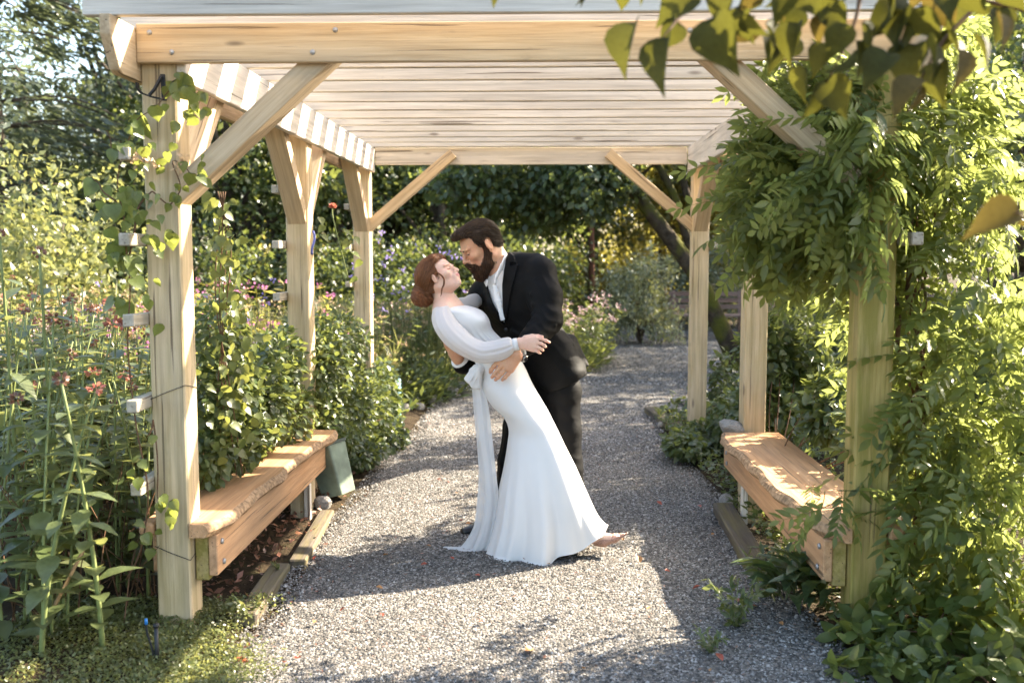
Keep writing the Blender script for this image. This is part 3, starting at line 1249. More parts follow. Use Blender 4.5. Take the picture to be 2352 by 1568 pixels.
def mat_cloth(name, col, rough=0.8, sheen=0.3, weave=700.0, bump=0.05, wr=0.0, var=0.1, spec=0.2, sheen_tint=None):
    t = NT(name)
    co = t.n('TexCoord').outputs['Object']
    w = t.noise(co, weave, 2, 0.5)
    big = t.noise(co, 7.0, 3, 0.5)
    c = t.ramp(big.outputs[0], [(0.3, [x * (1 - var) for x in col]), (0.7, [min(1, x * (1 + var)) for x in col])])
    s = t.bsdf(c, rough, spec)
    s.inputs['Sheen Weight'].default_value = sheen
    s.inputs['Sheen Roughness'].default_value = 0.5
    if sheen_tint: s.inputs['Sheen Tint'].default_value = (*sheen_tint, 1)
    n1 = t.bump(w.outputs[0], bump, 0.001)
    if wr > 0:
        wv = t.noise(t.mapping(co, (5, 5, 7)), 1.7, 2, 0.4, 0.5)
        bn = t.n('Bump')
        bn.inputs['Strength'].default_value = wr
        bn.inputs['Distance'].default_value = 0.03
        t.l(wv.outputs[0], bn.inputs['Height'])
        t.l(n1, bn.inputs['Normal'])
        n1 = bn.outputs[0]
    t.l(n1, s.inputs['Normal'])
    return t, s


def done_cloth(ts, sheer=0.0, trans=0.0, tcol=(0.8, 0.78, 0.76)):
    t, s = ts
    sh = s.outputs[0]
    if trans > 0:
        tr = t.n('BsdfTranslucent')
        tr.inputs['Color'].default_value = (*tcol, 1)
        mx = t.n('MixShader'); mx.inputs[0].default_value = trans
        t.l(sh, mx.inputs[1]); t.l(tr.outputs[0], mx.inputs[2]); sh = mx.outputs[0]
    if sheer > 0:
        tp = t.n('BsdfTransparent')
        mx = t.n('MixShader'); mx.inputs[0].default_value = sheer
        t.l(sh, mx.inputs[1]); t.l(tp.outputs[0], mx.inputs[2]); sh = mx.outputs[0]
    return t.done(sh)


SKIN_M = mat_skin('skin_tan', (0.58, 0.33, 0.20), (0.60, 0.29, 0.18))
SKIN_F = mat_skin('skin_fair', (0.72, 0.49, 0.38), (0.73, 0.43, 0.33))
LIP_M = mat_plain('lip_rose', (0.48, 0.20, 0.15), 0.4, 0.4)
LIP_F = mat_plain('lip_pink', (0.58, 0.22, 0.20), 0.35, 0.45)
DARK_BROW = mat_plain('brow_dark', (0.035, 0.02, 0.012), 0.7, 0.2)
AUB_BROW = mat_plain('brow_auburn', (0.26, 0.11, 0.05), 0.7, 0.2)
HAIR_M = mat_hair('hair_dark_brown', (0.010, 0.006, 0.004), (0.060, 0.034, 0.020), (30, 110, 30))
BEARD_M = mat_hair('beard_brown', (0.014, 0.007, 0.004), (0.085, 0.040, 0.018), (120, 120, 60))
HAIR_F = mat_hair('hair_auburn', (0.07, 0.025, 0.010), (0.26, 0.10, 0.042), (26, 110, 70), (0, 0.6, 0))
SUIT = done_cloth(mat_cloth('black_suit_wool', (0.0042, 0.0040, 0.0040), 0.65, 0.0, 900, 0.06, 0.22, 0.2, 0.12))
TROUSER = done_cloth(mat_cloth('black_trousers', (0.0050, 0.0046, 0.0044), 0.7, 0.0, 900, 0.06, 0.3, 0.2, 0.12))
SHIRT = done_cloth(mat_cloth('white_shirt', (0.78, 0.77, 0.76), 0.7, 0.1, 900, 0.04, 0.12, 0.03))
DRESS = done_cloth(mat_cloth('white_crepe', (0.67, 0.655, 0.645), 0.6, 0.15, 900, 0.03, 0.0, 0.015, 0.3))
CHIFFON = done_cloth(mat_cloth('white_chiffon', (0.72, 0.705, 0.70), 0.7, 0.1, 900, 0.03, 0.10, 0.02), 0.10, 0.30)
SHEER = done_cloth(mat_cloth('sheer_sash', (0.76, 0.75, 0.75), 0.7, 0.1, 900, 0.03, 0.0, 0.02), 0.42, 0.22, (0.9, 0.89, 0.88))
LEATHER = mat_plain('black_leather', (0.012, 0.011, 0.010), 0.3, 0.5)
PUMP = mat_plain('glitter_nude', (0.46, 0.27, 0.21), 0.28, 0.6, 0.75, 380, 1.0, Metallic=0.6)
WATCH_M = mat_plain('watch_steel', (0.30, 0.28, 0.26), 0.25, 0.6, 0.3, 60, 0.0, Metallic=0.9)
WATCH_D = mat_plain('watch_dial', (0.02, 0.02, 0.022), 0.15, 0.6)
BUTTON = mat_plain('pearl_button', (0.75, 0.73, 0.70), 0.3, 0.5)



def mat_strand(name, cols):
    t = NT(name)
    c = t.ramp(t.n('NewGeometry').outputs['Random Per Island'], [(i / (len(cols) - 1), k) for i, k in enumerate(cols)])
    return t.done(t.bsdf(c, 0.42, 0.35).outputs[0])


ST_M = mat_strand('strand_dark_brown', [(0.014, 0.008, 0.005), (0.045, 0.026, 0.015), (0.120, 0.072, 0.042)])
ST_B = mat_strand('strand_beard', [(0.018, 0.008, 0.004), (0.065, 0.030, 0.014), (0.150, 0.070, 0.032)])
ST_F = mat_strand('strand_auburn', [(0.095, 0.036, 0.015), (0.20, 0.078, 0.032), (0.36, 0.165, 0.075)])

# ------------------------------------------------------------------ groom
groom = empty('person', (0.02, 5.42, 0.0))
tag(groom, 'bearded man in black suit and open white shirt bending to hold the woman', 'person', 'wedding couple on the gravel path')
GS = 1.06
HG = HeadFrame(at(1107, 566, 5.40), math.radians(-30), math.radians(180 + 22), math.radians(3), GS, 0.003)


def person_body(parent, fields, mats):
    Vs, Fs, ms, o = [], [], [], 0
    for fd in fields:
        V, F, fm = fd.mesh(1)
        Vs.append(V); Fs.append(F + o); ms.append(fm); o += len(V)
    V = np.concatenate(Vs) - np.array(tuple(parent.location))
    fm = np.clip(np.concatenate(ms), 0, len(mats) - 1)
    return mobj('body', mesh_np('body', V, np.concatenate(Fs), None, True, mats=mats, fmat=fm), parent)


def box_around(pts, pad):
    P = np.array([tuple(p) for p in pts])
    return P.min(0) - pad, P.max(0) + pad


# joints
gSL, gEL, gWL = at(1240, 628, 5.27), at(1262, 735, 5.16), at(1196, 808, 5.010)
gSR, gER, gWR = at(1112, 674, 5.60), at(1118, 800, 5.66), at(1060, 832, 5.40)
gNeck = HG(-0.045, 0, -0.10)
gChest = at(1185, 668, 5.45)
gHip = at(1268, 880, 5.46)

lo, hi = (-0.62, 4.90, -0.02), (0.46, 5.82, 1.84)
B = Field(lo, hi, 0.008)
HD = Field(np.array(tuple(HG.o)) - 0.20, np.array(tuple(HG.o)) + 0.20, 0.0032)
sculpt_head(HD, HG, True, (0, 1, 2))
for Q in (B, HD):
    Q.cap(HG(-0.030, 0, -0.045), at(1152, 622, 5.43), 0.062 * GS, 0.072 * GS, 0.03)           # neck
HN = Field(*box_around([at(1120, 800, 4.95), at(1205, 880, 5.03)], 0.03), 0.0032)
HN2 = Field(*box_around([at(1015, 765, 5.24), at(1075, 845, 5.42)], 0.04), 0.0036)
B.cap(at(1152, 622, 5.43), gChest, 0.074, 0.12, 0.03)
B.loft([(gChest, (0.17, 0.10)), (at(1225, 770, 5.46), (0.155, 0.10)), (gHip, (0.165, 0.11))], (0.66, -0.75, 0), 0.04)
B.chain([gSL, gEL, gWL], [0.055, 0.045, 0.030], 0.02)
B.chain([gSR, gER, gWR], [0.055, 0.045, 0.030], 0.02)
B.chain([at(1290, 885, 5.40), at(1298, 1070, 5.36), at(1318, 1232, 5.33)], [0.085, 0.058, 0.040], 0.03)
B.chain([at(1232, 890, 5.52), at(1180, 1070, 5.56), at(1148, 1212, 5.55)], [0.085, 0.058, 0.040], 0.03)
# left hand spread over her hip
Yh = 4.972
kn = [at(1144, 830, Yh - 0.008), at(1153, 838, Yh - 0.013), at(1163, 845, Yh - 0.012), at(1174, 850, Yh - 0.005)]
fg = [[at(1134, 841, Yh - 0.004), at(1128, 849, Yh + 0.006), at(1126, 855, Yh + 0.012)],
      [at(1143, 850, Yh - 0.010), at(1135, 860, Yh - 0.002), at(1130, 866, Yh + 0.006)],
      [at(1153, 856, Yh - 0.010), at(1144, 866, Yh - 0.003), at(1138, 872, Yh + 0.005)],
      [at(1167, 859, Yh - 0.004), at(1160, 867, Yh + 0.0), at(1154, 872, Yh + 0.006)]]
th = [at(1184, 812, Yh - 0.006), at(1168, 812, Yh - 0.012), at(1154, 815, Yh - 0.008), at(1146, 820, Yh - 0.004)]
hand_sdf(HN, at(1181, 806, Yh + 0.004), at(1192, 824, Yh + 0.004), kn, fg, th, 0.0170, [0.0108, 0.0112, 0.0108, 0.0098], 0)
HN.cap(gWL, at(1186, 814, Yh + 0.004), 0.033, 0.030, 0.02)
# right hand flat on her back
Yr = 5.345
kn = [at(1040, 803, Yr - 0.03), at(1037, 806, Yr - 0.01), at(1036, 809, Yr + 0.012), at(1037, 813, Yr + 0.032)]
fg = [[at(1030, 790, Yr - 0.055), at(1026, 780, Yr - 0.07), at(1024, 772, Yr - 0.08)],
      [at(1027, 793, Yr - 0.035), at(1023, 783, Yr - 0.05), at(1021, 775, Yr - 0.06)],
      [at(1027, 797, Yr - 0.010), at(1023, 788, Yr - 0.025), at(1021, 780, Yr - 0.035)],
      [at(1029, 803, Yr + 0.015), at(1025, 795, Yr + 0.0), at(1023, 788, Yr - 0.01)]]
hand_sdf(HN2, at(1056, 822, Yr - 0.02), at(1050, 828, Yr + 0.02), kn, fg, None, 0.0190, [0.0105, 0.011, 0.0105, 0.0095], 0)
HN2.cap(gWR, at(1048, 815, Yr), 0.034, 0.030, 0.02)
body_g = person_body(groom, [B, HD, HN, HN2], [SKIN_M, LIP_M, DARK_BROW])
del B, HD, HN, HN2

# hair
lo = np.array(tuple(HG.o)) - 0.24; hi = np.array(tuple(HG.o)) + 0.24
Hh = Field(lo, hi, 0.004)
s, R = GS, HG.R
hd = lambda c, r, k=0.014, sub=False: Hh.ell(HG(*c), [q * s for q in r], R, k * s, 0, sub)
hd((-0.012, 0, 0.046), (0.105, 0.081, 0.092))
hd((-0.055, 0, 0.010), (0.056, 0.070, 0.080), 0.02)
hd((0.050, 0, 0.094), (0.060, 0.064, 0.036), 0.03)                # quiff
hd((0.084, 0.004, 0.104), (0.030, 0.048, 0.020), 0.02)
hd((0.066, 0.016, 0.112), (0.040, 0.040, 0.020), 0.016)
# strand locks
rg = random.Random(5)
for i in range(46):
    y = rg.uniform(-0.052, 0.056)
    z0 = 0.112 - 5.5 * y * y + rg.uniform(-0.004, 0.006)
    pts = [HG(0.088 + rg.uniform(-0.012, 0.014), y * 0.8, 0.100 - abs(y) * 0.2), HG(0.066, y * 0.92, 0.118 - 3.2 * y * y), HG(0.02, y, z0 + 0.012), HG(-0.045, y * 1.02, z0 - 0.004), HG(-0.092, y * 0.95, z0 - 0.055)]
    pts = catmull(pts, 3)
    for a, b in zip(pts[:-1], pts[1:]):
        Hh.cap(a, b, 0.0062 * s, 0.0062 * s, 0.004)
for i in range(26):   # side locks swept back over the ear
    z = rg.uniform(0.020, 0.085)
    pts = [HG(0.050, 0.068, z + 0.018), HG(0.01, 0.083, z + 0.004), HG(-0.05, 0.074, z - 0.02), HG(-0.095, 0.04, z - 0.05)]
    pts = catmull(pts, 3)
    for a, b in zip(pts[:-1], pts[1:]):
        Hh.cap(a, b, 0.0048 * s, 0.0048 * s, 0.003)


def cut_face(p):
    q = (p - np.array(tuple(HG.o), dtype=np.float32)) @ np.array(HG.R, dtype=np.float32) / s
    x, y, z = q[..., 0], q[..., 1], q[..., 2]
    hl = 0.093 - 6.0 * np.maximum(0, np.abs(y) - 0.040) ** 2 * 4
    line = 0.046 - 0.30 * np.maximum(0, 0.05 - z)                     # temple line
    a = np.maximum(line - x, z - hl)                                  # in front of temples, under the hairline
    b = np.maximum(-0.016 - x, z - 0.012 - 0.0 * x)                   # under the sideburn
    c = np.maximum(z + 0.052 - 0.25 * (x + 0.1), -1.0 * np.ones_like(x))
    ear = np.sqrt(((x + 0.014) / 0.026) ** 2 + ((z - 0.002) / 0.040) ** 2) - 1
    ear = np.maximum(ear * 0.03, 0.062 - np.abs(y))
    return np.minimum(np.minimum(np.minimum(a, b), c), ear) * s


Hh.op(cut_face, lo, hi, 0.004, None, True)
hair_g = Hh.build('hair', HAIR_M, groom, 1)


def flow_g(P):
    q = (P - np.array(tuple(HG.o))) @ HG.R / GS
    front = smoothstep(0.02, 0.09, q[:, 0])[:, None]
    side = smoothstep(0.04, 0.08, np.abs(q[:, 1]))[:, None]
    f, u, l = (np.array(tuple(v)) for v in (HG.f, HG.u, HG.l))
    return norm(-f * (1 - 0.6 * front) + u * (0.9 * front) - u * (0.55 * side) - u * 0.35 * (1 - front))


strands('strands', Hh, 4200, flow_g, 5, 0.0100, 0.0011, 0.0022, ST_M, groom, 4)

Bd = Field(lo, hi, 0.004)
bdE = lambda c, r, k=0.014, sub=False: Bd.ell(HG(*c), [q * s for q in r], R, k * s, 0, sub)
bdC = lambda a, b, ra, rb, k=0.014: Bd.cap(HG(*a), HG(*b), ra * s, rb * s, k * s, 0)
for y in (-1, 1):
    bdC((0.010, y * 0.070, 0.035), (0.008, y * 0.068, -0.040), 0.0085, 0.0125)
    bdC((0.010, y * 0.066, -0.040), (0.035, y * 0.055, -0.085), 0.018, 0.026)
    bdC((0.035, y * 0.052, -0.085), (0.075, y * 0.018, -0.118), 0.027, 0.030)
    bdC((0.112, y * 0.006, -0.042), (0.097, y * 0.033, -0.060), 0.0078, 0.0085, 0.006)
    bdC((0.097, y * 0.033, -0.060), (0.080, y * 0.036, -0.090), 0.0095, 0.018, 0.01)
bdE((0.076, 0, -0.116), (0.032, 0.042, 0.032))
bdE((0.076, 0, -0.128), (0.026, 0.034, 0.022))
bdE((0.098, 0, -0.083), (0.0125, 0.020, 0.012), 0.006)
for i in range(170):
    y = rg.uniform(-0.06, 0.062)
    t_ = rg.uniform(0, 1)
    p0 = HG(0.03 + 0.07 * t_ - abs(y) * 0.6, y, -0.085 - 0.035 * t_ + rg.uniform(-0.01, 0.01))
    d_ = HG(0.045 + 0.05 * t_ - abs(y) * 0.5, y * 1.05, -0.128 - 0.02 * t_ + abs(y) * 0.5)
    Bd.cap(p0, d_, 0.0065 * s, 0.0032 * s, 0.003)
bdE((0.1075, 0, -0.0575), (0.020, 0.0185, 0.0085), 0.003, True)
Bd.build('beard', BEARD_M, groom, 0)
strands('whiskers', Bd, 4000, lambda P: np.tile(np.array(tuple(-HG.u * 0.9 + HG.f * 0.35)), (len(P), 1)), 4, 0.0065, 0.0009, 0.0035, ST_B, groom, 5)

# shirt with collar
TF = Vector((-0.74, -0.67, 0.0)).normalized()      # the way his chest faces
TL = Vector((0.67, -0.74, 0.0)).normalized()
S = Field((-0.45, 5.05, 0.85), (0.35, 5.80, 1.70), 0.0048)
S.loft([(at(1158, 640, 5.44), (0.13, 0.085)), (at(1178, 690, 5.44), (0.185, 0.112)), (at(1210, 770, 5.45), (0.175, 0.118)), (at(1240, 830, 5.45), (0.170, 0.115))], TL, 0.03)
S.cap(at(1150, 618, 5.425), at(1168, 655, 5.43), 0.076, 0.10, 0.02)
# collar: two leaves standing round the neck
for pts in ([at(1163, 583, 5.38), at(1152, 612, 5.325), at(1140, 636, 5.285), at(1137, 652, 5.275)],
            [at(1170, 592, 5.50), at(1128, 630, 5.40), at(1114, 643, 5.385), at(1119, 653, 5.355)]):
    for a, b in zip(pts[:-1], pts[1:]):
        S.ecap(a, b, (0.021, 0.0055), (0.019, 0.0055), (0.10, -0.1, 1), 0.006)
# placket
pl_ = [at(1136, 655, 5.330), at(1144, 690, 5.311), at(1155, 735, 5.312)]
for a, b in zip(pl_[:-1], pl_[1:]):
    S.ecap(a, b, (0.016, 0.004), (0.016, 0.004), (1, 0, 0), 0.006)
shirt_o = S.build('shirt', SHIRT, groom, 1)
del S
bt = Soup(); bt.tube([(0, 0, 0), (0, -0.003, 0)], [0.006, 0.005], 8)
btm = bt.mesh('button', BUTTON)
for (x, y) in ((1144, 672), (1151, 700)):
    mobj('button', btm, shirt_o, loc=at(x, y, 5.285) - groom.location)

# jacket
J = Field((-0.55, 4.92, 0.80), (0.46, 5.86, 1.72), 0.0050)
J.loft([(at(1172, 622, 5.44), (0.150, 0.085)), (at(1180, 655, 5.44), (0.215, 0.118)), (at(1190, 700, 5.45), (0.222, 0.140)), (at(1214, 765, 5.46), (0.200, 0.142)),
        (at(1250, 822, 5.46), (0.205, 0.150)), (at(1272, 868, 5.46), (0.215, 0.155))], TL, 0.04)
J.cap(at(1168, 603, 5.47), at(1232, 611, 5.34), 0.054, 0.070, 0.04)
J.ecap(at(1195, 660, 5.38), at(1225, 660, 5.30), (0.10, 0.08), (0.10, 0.08), (0, 0, 1), 0.05)      # trapezius to left shoulder
J.cap(at(1150, 625, 5.50), at(1115, 662, 5.58), 0.060, 0.065, 0.03)
J.ell(at(1244, 621, 5.285), (0.070, 0.072, 0.064), None, 0.04)
J.chain([at(1244, 632, 5.28), at(1254, 680, 5.22), at(1258, 733, 5.16)], [0.074, 0.080, 0.076], 0.045)
J.chain([at(1258, 735, 5.15), at(1224, 778, 5.075), at(1196, 806, 5.020)], [0.080, 0.066, 0.046], 0.018)
J.chain([at(1108, 680, 5.60), at(1112, 750, 5.66), at(1110, 815, 5.64)], [0.084, 0.078, 0.07], 0.03)
J.chain([at(1110, 818, 5.64), at(1082, 838, 5.50), at(1062, 838, 5.39)], [0.066, 0.056, 0.050], 0.012)
# skirt of the jacket flaring at the back
J.ecap(at(1296, 790, 5.47), at(1308, 850, 5.47), (0.07, 0.05), (0.070, 0.055), TL, 0.03)
J.ecap(at(1312, 780, 5.46), at(1349, 838, 5.46), (0.03, 0.05), (0.010, 0.045), (1, 0, 0.4), 0.02)
J.ecap(at(1310, 800, 5.44), at(1342, 858, 5.44), (0.03, 0.06), (0.012, 0.06), (1, 0, 0.4), 0.02)
# folds
rg = random.Random(9)
for a, b, r in (((1226, 700, 5.165), (1284, 716, 5.14), 0.010), ((1224, 722, 5.13), (1288, 738, 5.12), 0.011), ((1214, 748, 5.07), (1276, 748, 5.08), 0.010),
                ((1222, 676, 5.17), (1282, 690, 5.16), 0.008), ((1204, 764, 5.05), (1244, 772, 5.05), 0.009), ((1208, 780, 5.03), (1226, 800, 5.035), 0.007),
                ((1232, 640, 5.195), (1276, 652, 5.19), 0.007), ((1204, 650, 5.285), (1222, 716, 5.20), 0.010), ((1176, 760, 5.315), (1240, 790, 5.29), 0.010),
                ((1180, 790, 5.33), (1250, 822, 5.30), 0.009), ((1240, 800, 5.28), (1316, 790, 5.36), 0.010), ((1250, 826, 5.29), (1326, 815, 5.38), 0.009)):
    J.cap(at(*a), at(*b), r, r * 0.6, 0.014)


def wrinkle(Fd, centre, rad, k, warp, freq, amp):
    c = np.array(tuple(centre), dtype=np.float32)
    sl = Fd._sl(c - rad * 1.6, c + rad * 1.6)
    p = Fd.pts(sl)
    w = np.exp(-(((p - c) ** 2).sum(-1)) / (rad * rad))
    kv = np.array(tuple(Vector(k).normalized()), dtype=np.float32); wv = np.array(tuple(Vector(warp).normalized()), dtype=np.float32)
    ph = (p @ kv) * freq + 1.4 * np.sin((p @ wv) * freq * 0.42 + 1.0) + 0.6 * np.sin((p @ wv) * freq * 0.9)
    Fd.d[sl] -= (w * amp * (1 - np.abs(np.sin(ph)) * 1.6)).astype(np.float32)


wrinkle(J, at(1256, 728, 5.10), 0.10, (0.35, 0, 1), (1, 0.3, -0.4), 62, 0.0046)
wrinkle(J, at(1225, 775, 5.04), 0.07, (0.8, 0, -0.7), (0.6, 0.2, 1), 75, 0.0037)
wrinkle(J, at(1248, 660, 5.20), 0.10, (0.5, 0, 1), (1, 0.2, -0.3), 48, 0.0031)
wrinkle(J, at(1185, 770, 5.32), 0.12, (0.5, 0, 1), (1, 0, -0.6), 42, 0.0031)
wrinkle(J, at(1290, 820, 5.33), 0.13, (0.25, 0, 1), (1, 0.2, 0), 38, 0.0020)
wrinkle(J, at(1110, 700, 5.45), 0.09, (-0.4, 0, 1), (1, 0, 0.4), 48, 0.0031)
wx = lambda px, py: (lambda v: (v.x, v.z))(at(px, py, 5.30))
vee = [wx(1108, 636), wx(1116, 661), wx(1130, 696), wx(1158, 745), wx(1154, 700), wx(1153, 655), wx(1157, 622), wx(1166, 574), wx(1140, 560), wx(1100, 600)]


def vfn(p):
    dd = poly_sd(p[..., 0], p[..., 2], vee)
    return np.maximum(dd, p[..., 1] - 5.43)


jb = J.d.copy()
# lapels: raised leaves following the chest


def lapel(poly, raise_):
    P = [wx(*q) for q in poly]
    sl = J._sl((-0.5, 4.95, 0.9), (0.4, 5.46, 1.7))
    p = J.pts(sl)
    dd = np.maximum(np.maximum(jb[sl] - raise_, poly_sd(p[..., 0], p[..., 2], P)), p[..., 1] - 5.42)
    J.d[sl] = np.minimum(J.d[sl], dd)


lapel([(1167, 577), (1180, 588), (1184, 604), (1172, 603), (1170, 612), (1191, 606), (1176, 664), (1160, 748), (1152, 700), (1150, 655), (1155, 622)], 0.012)
lapel([(1108, 634), (1092, 648), (1098, 656), (1088, 668), (1112, 716), (1158, 750), (1132, 698), (1119, 661)], 0.012)
J.op(vfn, (-0.5, 4.9, 1.0), (0.2, 5.46, 1.75), 0.0, None, True)
# straight hem cut
hemA, hemB, hemC = at(1220, 872, 5.3), at(1262, 905, 5.3), at(1352, 862, 5.3)


def below(p):
    x, z = p[..., 0], p[..., 2]
    zz = np.interp(x, [hemA.x, hemB.x, hemC.x], [hemA.z, hemB.z, hemC.z])
    return z - zz


J.op(below, (-0.6, 4.9, 0.75), (0.5, 5.9, 1.02), 0.0, None, True)
# the right sleeve must survive the hem cut: it lies higher, add again
jk = J.build('jacket', SUIT, groom, 1)
del J, jb
bt = Soup(); bt.tube([(0, 0, 0), (0, -0.005, 0)], [0.011, 0.009], 10)
mobj('button', bt.mesh('button', LEATHER), jk, loc=at(1162, 757, 5.30) - groom.location)

# cuffs
cf = Soup()
for a, b, r in ((at(1199, 804, 5.022), at(1192, 810, 4.998), 0.040), (at(1064, 836, 5.40), at(1053, 826, 5.365), 0.047)):
    cf = Soup(); cf.tube([a - groom.location, b - groom.location], [r, r * 0.97], 18)
    cf.build('shirt_cuff', SHIRT, groom)

# watch on the left wrist
wat = empty('watch', at(1192, 812, 4.99) - groom.location, 0, groom)
wd = (at(1186, 817, 4.985) - at(1197, 808, 5.0)).normalized()
ring = []
u_ = Vector((0, 0, 1)); u_ = (u_ - wd * u_.dot(wd)).normalized(); v_ = wd.cross(u_)
c0 = Vector((0, 0.014, -0.002))
bd = Soup()
n = 26
for i in range(n):
    a = 2 * math.pi * i / n
    ctr = c0 + (u_ * math.cos(a) + v_ * math.sin(a)) * 0.041
    t_ = (-u_ * math.sin(a) + v_ * math.cos(a)) * 0.0042
    bd.tube([ctr - t_ - wd * 0, ctr + t_], [0.0042, 0.0042], 6)
    bd.tube([ctr - t_ + wd * 0.007, ctr + t_ + wd * 0.007], [0.0038, 0.0038], 6)
    bd.tube([ctr - t_ - wd * 0.007, ctr + t_ - wd * 0.007], [0.0038, 0.0038], 6)
bd.build('bracelet', WATCH_M, wat)
fc = Soup()
fd = (v_ if v_.y < 0 else -v_)
fd = (fd * 0.8 - u_ * 0.6).normalized()
fc.tube([c0 + fd * 0.040, c0 + fd * 0.050], [0.020, 0.019], 20)
fc.build('case', WATCH_M, wat)
fc = Soup(); fc.tube([c0 + fd * 0.0502, c0 + fd * 0.0508], [0.0155, 0.015], 20)
fc.build('dial', WATCH_D, wat)

# trousers
Tz = Field((-0.42, 5.08, 0.015), (0.40, 5.80, 1.02), 0.0055)
Tz.loft([(at(1255, 845, 5.46), (0.17, 0.125)), (at(1272, 900, 5.46), (0.18, 0.130))], TL, 0.04)
nl = [(at(1289, 900, 5.40), (0.103, 0.10)), (at(1294, 990, 5.38), (0.098, 0.095)), (at(1300, 1070, 5.36), (0.090, 0.088)), (at(1310, 1150, 5.35), (0.084, 0.084)), (at(1316, 1225, 5.35), (0.080, 0.082)), (at(1318, 1246, 5.35), (0.080, 0.084))]
fl = [(at(1228, 900, 5.53), (0.105, 0.10)), (at(1196, 980, 5.55), (0.100, 0.095)), (at(1180, 1060, 5.56), (0.088, 0.088)), (at(1172, 1130, 5.56), (0.084, 0.084)), (at(1158, 1200, 5.56), (0.080, 0.082)), (at(1152, 1222, 5.56), (0.080, 0.086))]
Tz.loft(nl, TL, 0.025)
Tz.loft(fl, TL, 0.025)
for L_, sd in ((nl, 1), (fl, -1)):
    for i in range(len(L_) - 1):      # crease and break folds
        c0_, c1_ = L_[i][0], L_[i + 1][0]
        Tz.cap(c0_ + TF * (L_[i][1][1] * 0.93), c1_ + TF * (L_[i + 1][1][1] * 0.93), 0.012, 0.012, 0.02)
    c0_ = L_[-2][0]
    for j in range(4):
        zoff = Vector((0, 0, 0.05 * j - 0.02))
        Tz.cap(c0_ + zoff + TF * 0.068 + TL * 0.02, c0_ + zoff + TF * 0.06 - TL * 0.04 + Vector((0, 0, 0.02)), 0.012, 0.010, 0.015)
wrinkle(Tz, at(1300, 930, 5.28), 0.12, (0.5, 0, 1), (1, 0, -0.3), 40, 0.0022)
wrinkle(Tz, at(1305, 1060, 5.27), 0.12, (-0.4, 0, 1), (1, 0, 0.3), 45, 0.0025)
wrinkle(Tz, at(1180, 1080, 5.46), 0.14, (0.4, 0, 1), (1, 0, 0.3), 42, 0.0025)
Tz.build('trousers', TROUSER, groom, 1)
del Tz

# shoes
for c, d_ in ((at(1316, 1248, 5.36), Vector((-0.45, -0.9, 0))), (at(1140, 1226, 5.56), Vector((-0.9, -0.30, 0)))):
    d_.normalize()
    g = Vector((c.x, c.y, 0.0))
    Sh = Field(np.array(tuple(g)) - [0.40, 0.40, 0.0], np.array(tuple(g)) + [0.40, 0.40, 0.16], 0.005)
    lat = Vector((-d_.y, d_.x, 0))
    Sh.ecap(g - d_ * 0.06 + Vector((0, 0, 0.045)), g + d_ * 0.10 + Vector((0, 0, 0.042)), (0.040, 0.036), (0.046, 0.032), lat, 0.02)
    Sh.ecap(g + d_ * 0.10 + Vector((0, 0, 0.042)), g + d_ * 0.19 + Vector((0, 0, 0.032)), (0.046, 0.032), (0.034, 0.022), lat, 0.02)
    Sh.cap(g + Vector((0, 0, 0.06)), g + Vector((0, 0, 0.11)), 0.042, 0.044, 0.02)
    Sh.ecap(g - d_ * 0.07 + Vector((0, 0, 0.014)), g + d_ * 0.195 + Vector((0, 0, 0.014)), (0.047, 0.010), (0.040, 0.010), lat, 0.004)
    Sh.build('shoe', LEATHER, groom, 1)

# ------------------------------------------------------------------ bride
bride = empty('person', (-0.05, 5.20, 0.0))
tag(bride, 'red-haired woman in long white gown leaning back in the arms of the man', 'person', 'wedding couple on the gravel path')
BS = 0.93
HB = HeadFrame(at(1009.5, 641, 5.215), math.radians(35), math.radians(-17), math.radians(-4), BS, 0.0, 0.80)
B = Field((-0.72, 4.86, -0.01), (0.60, 5.62, 1.72), 0.0070)
HD = Field(np.array(tuple(HB.o)) - 0.18, np.array(tuple(HB.o)) + 0.17, 0.0030)
sculpt_head(HD, HB, False, (0, 1, 2))
for Q in (B, HD):
    Q.cap(HB(-0.022, 0, -0.035), at(1021, 684, 5.225), 0.049, 0.050, 0.03)
HN = Field(*box_around([at(1180, 765, 4.93), at(1268, 818, 4.97)], 0.025), 0.0028)
B.cap(at(1021, 684, 5.225), at(1030, 704, 5.23), 0.050, 0.068, 0.03)
B.ecap(at(1026, 712, 5.23), at(1058, 745, 5.23), (0.155, 0.075), (0.150, 0.09), (0, 1, 0), 0.03)
B.ecap(at(1058, 745, 5.23), at(1130, 815, 5.22), (0.13, 0.085), (0.105, 0.08), (0, 1, 0), 0.03)
B.ecap(at(1130, 815, 5.22), at(1168, 885, 5.20), (0.105, 0.08), (0.15, 0.10), (0, 1, 0), 0.03)
bSR, bER, bWR = at(1016, 724, 5.085), at(1066, 802, 4.985), at(1188, 791, 4.955)
B.chain([bSR, bER, at(1125, 806, 4.965), bWR], [0.040, 0.030, 0.026, 0.022], 0.02)
B.chain([at(1036, 710, 5.36), at(1084, 696, 5.48), at(1130, 674, 5.64)], [0.030, 0.024, 0.022], 0.02)
B.chain([at(1185, 900, 5.14), at(1262, 1080, 5.12), at(1362, 1232, 5.15)], [0.075, 0.052, 0.034], 0.02)   # near leg
B.chain([at(1185, 900, 5.26), at(1215, 1080, 5.27), at(1235, 1240, 5.28)], [0.075, 0.052, 0.034], 0.02)
B.cap(at(1362, 1232, 5.15), at(1402, 1234, 5.14), 0.030, 0.022, 0.02)     # foot
